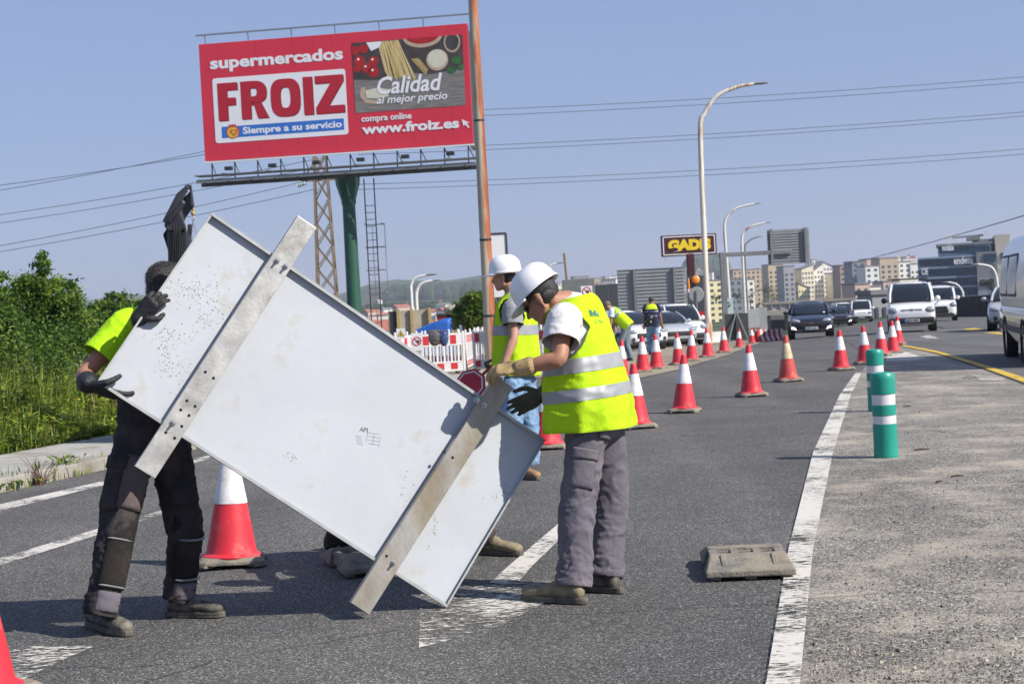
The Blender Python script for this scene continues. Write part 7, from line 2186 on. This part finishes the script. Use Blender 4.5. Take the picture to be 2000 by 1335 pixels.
for (txt, l, b, r, sz, dy) in (('motlaba', 1840, 489, 1862, 1.5, 1.4), ('endesa', 1862, 516, 1898, 1.9, -.4), ('CIE', 1801, 536, 1814, 1.6, -.4), ('residecor', 1800, 571, 1836, 1.6, -.4), ('BIZKAFTER', 1911, 558, 1938, 1.5, -1.35)):
    c = Wp(l, b, d)
    text_mesh(txt, sz, Matrix.Translation(V((c.x, d + dy, c.z))) @ Matrix.Rotation(R(90), 4, 'X'), (M_black if txt == 'BIZKAFTER' else M_letw), of, width=(r - l) / F * d, bold=.06, ext=.05, off=of.location)
for (dx, dz, rx, rz, mt) in ((0, 0, 1.0, 1.3, M_skin2), (0, .7, 1.2, 1.1, M_hair), (0, -1.7, 2.0, 1.0, M_dkm)):
    c = Wp(1925, 596, d)
    MB().lathe([(1, 0), (1, .04)], 20, (c.x + dx, d - 1.3 - (.08 if mt is M_skin2 else .0), c.z + dz), 0, Matrix.Rotation(R(90), 3, 'X') @ Matrix.Diagonal((rx, rz, 1))).build('poster_figure', mt, of, world=True)
a, b = Wp(1853, 464, d), Wp(1923, 458, d)
MB().bar(V((a.x, d + 4, a.z)), V((b.x, d + 4, b.z)), .35).build('roof_crane_beam', M_ofc, of, world=True)
for q in (a, b): MB().box(V((q.x, d + 4, q.z + .2)), (1.0, .8, .9)).build('roof_crane_end', M_swhite, of, world=True)
ofbox(1886, 460, 1912, 468, 5, 6, M_ofc, 'roof_machine')
ofbox(1860, 468, 1867, 475, 5, 4, M_swhite, 'roof_unit')

# ---------------------------------------------------------------- overpass, kiosk and retaining wall
d = 230
c, w, h = rect(1480, 600, 1725, 618, d)
M_brg = pm('bridge_concrete', (0.27, 0.25, 0.22), 0.9, var=0.15, scale=.4)
ov = thing('overpass', V((c.x, d, zg(d))), 'low concrete overpass with panelled parapet behind the traffic', 'bridge')
def ovb(l, t, r, b, dy, dp, mat, name):
    A_, B_ = Wp(l, t, d), Wp(r, b, d)
    c, w, h = rect(l, t, r, b, d)
    MB().box(V((c.x, d + dy, c.z)), (w, dp, h)).build(name, mat, ov, world=True)
M_ovp = pm('overpass_panel', (0.30, 0.30, 0.31), 0.4, var=0.2, scale=.6)
zu, zl = Wp(1600, 587, d).z, Wp(1600, 603, d).z
x0, x1 = Wp(1490, 600, d).x, Wp(1730, 590, d).x
MB().box(V(((x0 + x1) / 2, d, zu)), (x1 - x0, .5, .32)).build('top_rail', M_brg, ov, world=True)
MB().box(V(((x0 + x1) / 2, d + 2, zl - .25)), (x1 - x0, 6, .6)).build('deck', M_brg, ov, world=True)
n_ = 14
for k in range(n_):
    x = x0 + (x1 - x0) * (k + .5) / n_
    MB().box(V((x, d + .1, (zu + zl) / 2)), ((x1 - x0) / n_ * .93, .08, zu - zl - .35)).build('parapet_panel', M_ovp, ov, world=True)
    MB().box(V((x - (x1 - x0) / n_ / 2, d - .1, (zu + zl) / 2)), (.14, .2, zu - zl)).build('parapet_post', M_brg, ov, world=True)
for k in range(6):
    x = x0 + (x1 - x0) * (k + .3) / 6
    MB().box(V((x, d + 2, (zl + zg(d)) / 2 - .5)), (.7, 1.2, zl - zg(d))).build('pier', M_brg, ov, world=True)
MB().box(V(((x0 + x1) / 2, d + 6, (zl + zg(d)) / 2 - .4)), (x1 - x0, .5, zl - zg(d))).build('abutment_wall', pm('abutment', (.16, .165, .18), .9, var=.3, scale=.3), ov, world=True)
block(1704, 575, 1736, 640, 205, 5, 'grey kiosk tower with small windows beside the small van', 0, True, cell=.8, deep=5, name='kiosk_tower', grp='buildings by the road')
d = 130
q0, q1 = Wp(1826, 640, d), Wp(2060, 640, 95)
wl = thing('retaining_wall', V((q0.x, q0.y, zg(d))), 'dark stone retaining wall along the far side of the main road', 'wall')
M_dstone = pm('dark_stone', (0.035, 0.032, 0.028), 0.95, var=0.4, scale=2, bump=.6, bscale=6)
n_ = 16
for k in range(n_):
    a, b = q0.lerp(q1, k / n_), q0.lerp(q1, (k + 1) / n_)
    za = zg(a.y, a.x)
    MB().bar(V((a.x, a.y, za + .62)), V((b.x, b.y, zg(b.y, b.x) + .62)), 1.6, .6, x=V((0, 0, 1))).build('wall_section', M_dstone, wl, world=True, bevel=.05)

# ---------------------------------------------------------------- plants
def leafm(name, col, tr=0.35): return pm(name, col, 0.55, var=0.35, scale=1.2, transl=tr, spec=0.3)
M_leaf = [leafm('leaf_green', (0.105, 0.185, 0.022)), leafm('leaf_dark', (0.050, 0.110, 0.018)), leafm('leaf_light', (0.19, 0.265, 0.035))]
M_bark = pm('bark', (0.11, 0.085, 0.06), 0.95, var=0.3, scale=8, bump=.6, bscale=30)
def tree(base, H_, blobs, nleaf, lab, ls=0.09, seed=1, name='tree', trunk_r=.10, mats=None, grp=None, cat='tree'):
    r = random.Random(seed)
    t = thing(name, base, lab, cat, grp)
    mb = MB()
    top = V((0, 0, H_ * .8))
    mb.tube([V((0, 0, -.2)), V((.05, 0, H_ * .25)), V((-.05, .05, H_ * .5)), top], [trunk_r, trunk_r * .8, trunk_r * .5, trunk_r * .15], 8)
    tips = []
    for (c, rad) in blobs:
        c = V(c)
        s = V((0, 0, min(H_ * .7, max(.2, c.z * .55))))
        mid = s.lerp(c, .5) + V((r.uniform(-.15, .15), r.uniform(-.15, .15), -.1 * H_ * .1))
        mb.tube([s, mid, c], [trunk_r * .45, trunk_r * .28, trunk_r * .08], 6)
        for k in range(5):
            e = c + V((r.uniform(-1, 1) * rad[0], r.uniform(-1, 1) * rad[1], r.uniform(-.4, 1) * rad[2])) * .75
            mb.tube([mid.lerp(c, .5), e], [trunk_r * .12, trunk_r * .04], 4)
    mb.build('trunk', M_bark, t, smooth=60)
    lv = MB()
    vol = [rd[0] * rd[1] * rd[2] for _, rd in blobs]
    tot = sum(v ** .67 for v in vol)
    for (c, rad), v_ in zip(blobs, vol):
        c = V(c)
        n_ = int(nleaf * v_ ** .67 / tot)
        ncl = max(6, n_ // 45)
        for q in range(ncl):
            while True:
                u = V((r.uniform(-1, 1), r.uniform(-1, 1), r.uniform(-1, 1)))
                if .25 < u.length < 1: break
            u = u * (u.length ** -.45)
            cc = c + V((u.x * rad[0], u.y * rad[1], u.z * rad[2]))
            sp = min(rad) * r.uniform(.16, .34)
            mi = r.choice((0, 0, 1, 1, 2))
            for k in range(max(3, n_ // ncl)):
                p = cc + V((r.gauss(0, sp), r.gauss(0, sp), r.gauss(0, sp * .8)))
                nrm = V((r.uniform(-1, 1), r.uniform(-1, 1), r.uniform(.0, 1.2))).normalized()
                Fm = frame(nrm, V((r.uniform(-1, 1), r.uniform(-1, 1), r.uniform(-1, 1))))
                a = ls * r.uniform(.6, 1.3)
                lv.add([p - Fm.col[0] * a * .5, p + Fm.col[1] * a * .28, p + Fm.col[0] * a * .6 - Fm.col[2] * a * .15, p - Fm.col[1] * a * .28], [(0, 1, 2, 3)], mi)
    lv.build('crown', mats or M_leaf, t)
    return t
def leftp(px, d, dz=0.0): p = Wp(px, 640, d); return V((p.x, p.y, zg(d) + dz))
def zpx(px, py, d): return Wp(px, py, d).z
d = 30
b = leftp(95, d)
k = d / F
def bl(px, py, rx, ry, base, d): p = Wp(px, py, d); return ((p.x - base.x, random.uniform(-.5, .5), p.z - base.z), (rx * d / F, rx * d / F, ry * d / F))
tree(b, zpx(85, 500, d) - b.z, [bl(87, 520, 16, 24, b, d), bl(75, 560, 34, 26, b, d), bl(112, 575, 36, 30, b, d), bl(55, 600, 40, 34, b, d), bl(120, 620, 50, 36, b, d), bl(75, 650, 60, 36, b, d), bl(150, 600, 22, 26, b, d), bl(130, 665, 50, 36, b, d)], 26000, 'bushy pointed green tree at the roadside beyond the pavement', .068, 3)
b = leftp(-30, 28)
tree(b, 2.6, [bl(-20, 570, 34, 32, b, 28), bl(5, 560, 18, 28, b, 28), bl(-40, 620, 55, 45, b, 28), bl(10, 640, 42, 45, b, 28), bl(-10, 690, 60, 40, b, 28)], 15000, 'green tree cut by the picture edge beside the pointed tree', .068, 5)
b = leftp(225, 46)
tree(b, 2.2, [bl(222, 590, 22, 18, b, 46), bl(205, 610, 24, 20, b, 46), bl(240, 612, 26, 22, b, 46), bl(270, 600, 20, 24, b, 46), bl(215, 640, 40, 30, b, 46), bl(290, 630, 40, 30, b, 46)], 7000, 'low green tree just behind the yellow T-shirt worker', .12, 6)
b = leftp(922, 62)
tree(b, 2.6, [bl(922, 592, 22, 20, b, 62), bl(905, 605, 16, 18, b, 62), bl(935, 612, 20, 22, b, 62), bl(918, 626, 26, 22, b, 62), bl(950, 600, 18, 22, b, 62)], 8000, 'round dark green bush tree beside the rusty pole', .13, 8)
b = leftp(180, 26)
for j, (px, dd, hh, lab) in enumerate(((170, 27, 1.7, 'leafy shrub under the pointed tree'), (30, 25, 1.6, 'leafy shrub in front of the tree at the picture edge'))):
    b = leftp(px, dd)
    tree(b, hh, [((0, 0, hh * .6), (.7, .6, hh * .45)), ((.5, .2, hh * .45), (.5, .5, hh * .4)), ((-.6, .1, hh * .5), (.5, .5, hh * .42))], 4500, lab, .065, 20 + j, 'shrub', .04, None, 'roadside shrubs', 'shrub')
# far trees among the buildings and by the wall
M_fleaf = [leafm('far_leaf', (0.040, 0.075, 0.020), .2), leafm('far_leaf_dark', (0.022, 0.048, 0.016), .2), leafm('far_leaf_light', (0.06, 0.095, 0.03), .2)]
def fartree(px, py, rx, ry, d, lab, seed, n_=700, grp='trees between the city blocks'):
    p = Wp(px, py, d)
    base = V((p.x, p.y, p.z - ry * d / F * 2.0))
    s = d / F
    tree(base, ry * s * 2.6, [((0, 0, ry * s * 2), (rx * s, rx * s, ry * s)), ((rx * s * .5, 0, ry * s * 1.6), (rx * s * .7, rx * s * .7, ry * s * .7)), ((-rx * s * .5, 0, ry * s * 1.7), (rx * s * .7, rx * s * .7, ry * s * .7))], n_, lab, 1.5 * s, seed, 'tree', .3, M_fleaf, grp)
for i, (px, py, rx, ry, d, lab) in enumerate(((1440, 575, 9, 8, 620, 'dark tree clump below the blue-grey block'), (1465, 580, 9, 12, 600, 'tall dark tree below the white-ended block'), (1492, 562, 14, 9, 640, 'broad dark tree group under the ochre block'), (1512, 572, 14, 12, 560, 'big dark tree left of the shade-grey end block'), (1500, 592, 12, 8, 520, 'low tree before the overpass parapet'), (1398, 580, 8, 6, 560, 'small tree under the cream block'), (1676, 590, 8, 6, 300, 'round tree beside the overpass end'), (1712, 588, 6, 6, 300, 'small round tree next to the kiosk tower'))):
    fartree(px, py, rx, ry, d, lab, 40 + i)
for i, (px, py, rx, ry, d, lab) in enumerate(((1872, 615, 18, 10, 128, 'green bush on top of the dark retaining wall, beside the low lamp'), (1900, 612, 20, 12, 122, 'larger green bush on the retaining wall'), (1925, 618, 16, 10, 118, 'small green bush on the retaining wall near the silver car'), (1945, 560, 14, 42, 125, 'tall dark conifer beside the office wing'))):
    fartree(px, py, rx, ry, d, lab, 60 + i, 2500 if i < 3 else 4000, 'plants along the retaining wall')
# wooded ridge lines on the far hills
def wood(az0, az1, d, hgt, lab, seed, n_=900):
    r = random.Random(seed)
    lv = MB()
    for i in range(n_):
        az = r.uniform(az0, az1)
        e = min(1, (az - az0) / 25, (az1 - az) / 25)
        dd = d + r.uniform(-60, 60)
        x = (az - 1000) / F * dd
        z = hills(az, dd)
        s = hgt * r.uniform(.5, 1.0) * max(.3, e)
        lv.ell(V((x, dd, z + s * .5)), (s * .55, s * .55, s * .75), None, r.randrange(3), 6, 4)
    tag(lv.build('woodland', M_fleaf), lab, 'woodland', kind='stuff')
wood(745, 985, 2600, 22, 'dark wood along the ridge of the far hill', 1, 1100)
wood(160, 330, 2700, 12, 'dark wood on the ridge behind the trees', 2, 500)
wood(690, 1000, 1500, 9, 'scattered wood on the lower slope', 3, 260)
wood(1330, 1440, 3000, 34, 'blue wooded hilltop beyond the maroon sign', 4, 400)
# weeds on the verge behind the pavement
def weeds(name, area, nblade, nplant, lab, seed, hscale=1.0, fl=0.004):
    r = random.Random(seed)
    mats = [leafm('weed_green', (0.18, 0.26, 0.028)), leafm('weed_yellowgreen', (0.32, 0.35, 0.05)), leafm('weed_dark', (0.07, 0.12, 0.02)), leafm('weed_dry', (0.24, 0.17, 0.08)), pm('weed_flower_yellow', (.6, .45, .03), .7), pm('weed_flower_mauve', (.12, .08, .14), .7)]
    mb = MB()
    for i in range(nblade):
        p, hmax = area(r)
        pat = noise.noise(V((p.x * .8, p.y * .8, 3)))
        h = r.uniform(.35, 1.0) * hmax * (1 + .5 * pat) * hscale
        w = r.uniform(.004, .011)
        a = r.uniform(0, 6.28)
        dx = V((math.cos(a), math.sin(a), 0))
        bend = r.uniform(.05, .45) * h
        bd = V((math.cos(a + 1.3), math.sin(a + 1.3), 0)) * bend
        m1 = p + bd * .3 + UP * h * .6
        tp = p + bd + UP * h
        mi = 3 if r.random() < .10 + .3 * max(0, -pat) else (r.choice((0, 0, 2, 2, 1)) if pat > 0 else r.choice((1, 1, 0, 0, 2)))
        mb.add([p - dx * w, p + dx * w, m1 + dx * w * .8, m1 - dx * w * .8, tp], [(0, 1, 2, 3), (3, 2, 4)], mi)
        if r.random() < fl: mb.ell(tp, (.016, .016, .015), None, r.choice((4, 4, 5)), 6, 4)
    for i in range(nplant):
        p, hmax = area(r)
        pat = noise.noise(V((p.x * .8, p.y * .8, 3)))
        h = r.uniform(.25, .85) * hmax * (1 + .4 * pat) * hscale
        mi = r.choice((0, 2, 2)) if pat > .1 else r.choice((0, 0, 1, 2))
        for k in range(int(10 + 16 * h)):
            a = r.uniform(0, 6.28)
            z = r.uniform(.1, 1) * h
            L = r.uniform(.05, .17)
            d_ = V((math.cos(a), math.sin(a), r.uniform(-.2, .6))).normalized()
            s_ = V((-math.sin(a), math.cos(a), 0))
            q = p + UP * z + V((r.gauss(0, .05), r.gauss(0, .05), 0))
            e = q + d_ * L
            mb.add([q, q.lerp(e, .5) + s_ * L * .18 + UP * .01, e, q.lerp(e, .5) - s_ * L * .18 + UP * .01], [(0, 1, 2, 3)], mi)
    o = mb.build(name, mats)
    return tag(o, lab, 'weeds', kind='stuff')
def verge(r):
    t, s = r.uniform(-8, 20), abs(r.gauss(0, 1)) * 1.6 + pd + .02
    p = KP(t, s)
    return V((p.x, p.y, zg(p.y, p.x) + .03 + .10 * (s - pd))), .26 + .40 * min(1.6, (s - pd))
weeds('weeds', verge, 24000, 6500, 'tall green and yellowing weeds on the verge behind the pavement', 4)
def kerbw(r):
    t = r.choice((0.15, .5, .95, 1.35, 1.5, 2.3, -.7, 3.2, 4.1)) + r.gauss(0, .14)
    p = KP(t, r.gauss(-.02, .03) if r.random() < .6 else .17 + abs(r.gauss(0, .05)))
    return V((p.x, p.y, zg(p.y) + (.0 if (p - k0).dot(KN) < 0 else .11))), .16
weeds('kerb_weeds', kerbw, 150, 12, 'sparse weeds growing along the kerb stones', 9, .7, 0)
mb = MB()
rr = random.Random(2)
for k in range(26):
    p = KP(.62 + rr.gauss(0, .03), -.05)
    e = p + V((rr.gauss(0, .09), rr.gauss(0, .06), rr.uniform(.1, .3)))
    mb.tube([p, p.lerp(e, .5) + V((rr.gauss(0, .02), 0, 0)), e], [.004, .003, .0015], 5)
tag(mb.build('dry_weed', pm('dry_stem', (.12, .05, .04), .9)), 'dry reddish weed stems at the kerb', 'weed')
# loose grit, twigs and leaves on the gore
rr = random.Random(8)
mb = MB()
for i in range(9000):
    px, py = rr.uniform(1580, 2000), 1335 - 600 * rr.random() ** 1.4
    lim = 1500 + (1335 - py) * .25 + 60
    if px < lim: continue
    p = G(px, py)
    s = rr.uniform(.002, .007) * (1 if rr.random() < .97 else 2.0)
    mb.add([p + V((rr.uniform(-s, s), rr.uniform(-s, s), .004)) for k in range(3)] + [p + V((0, 0, .004 + s * 1.1))], [(0, 1, 3), (1, 2, 3), (2, 0, 3)], rr.choice((0, 0, 1, 2, 2)))
tag(mb.build('grit', [pm('grit_tan', (.42, .36, .27), .9), pm('grit_grey', (.22, .21, .2), .9), pm('grit_dark', (.05, .045, .04), .9)]), 'loose grit scattered over the gore', 'grit', kind='stuff')
M_twig = pm('twig', (.06, .04, .025), .9)
for i, (px, py, L, a, lab) in enumerate(((1772, 795, .10, .1, 'dark twig lying on the gore near the bollards'), (1800, 880, .14, .05, 'longer dark twig on the gore beside the nearest bollard'), (1870, 932, .10, .1, 'thin twig with a pale stone on the gore'), (1835, 943, .08, .7, 'short bent twig on the gritty gore'))):
    p = G(px, py)
    d_ = V((math.cos(a), math.sin(a), 0)) * L
    o = MB().tube([p - d_ * .5 + UP * .012, p + V((0, .01, .016)), p + d_ * .5 + UP * .012], [.006, .008, .004], 6).build('twig', M_twig)
    tag(o, lab, 'twig')
p = G(1893, 739)
o = MB().add([p + V(q) for q in ((-.11, 0, .01), (-.02, -.05, .04), (.10, -.02, .03), (.12, .03, .015), (.0, .06, .045))], [(0, 1, 4), (1, 2, 4), (2, 3, 4)]).build('leaf', M_leaf[1])
tag(o, 'crumpled dark green leaf lying by the painted mark', 'leaf')

# ================================================================== AIR
hz = MB().box((0, 2690, 59), (6900, 5410, 166)).build('haze', [])
tag(hz, 'thin pale haze in the air', 'haze', kind='stuff')
hm = bpy.data.materials.new('haze_air')
hm.use_nodes = True
t = hm.node_tree
for nd in list(t.nodes):
    if nd.type == 'BSDF_PRINCIPLED': t.nodes.remove(nd)
pv = t.nodes.new('ShaderNodeVolumePrincipled')
pv.inputs['Color'].default_value = (0.84, 0.88, 1.0, 1)
pv.inputs['Density'].default_value = 0.00016
pv.inputs['Anisotropy'].default_value = 0.2
t.links.new(pv.outputs[0], t.nodes['Material Output'].inputs['Volume'])
hz.data.materials.append(hm)
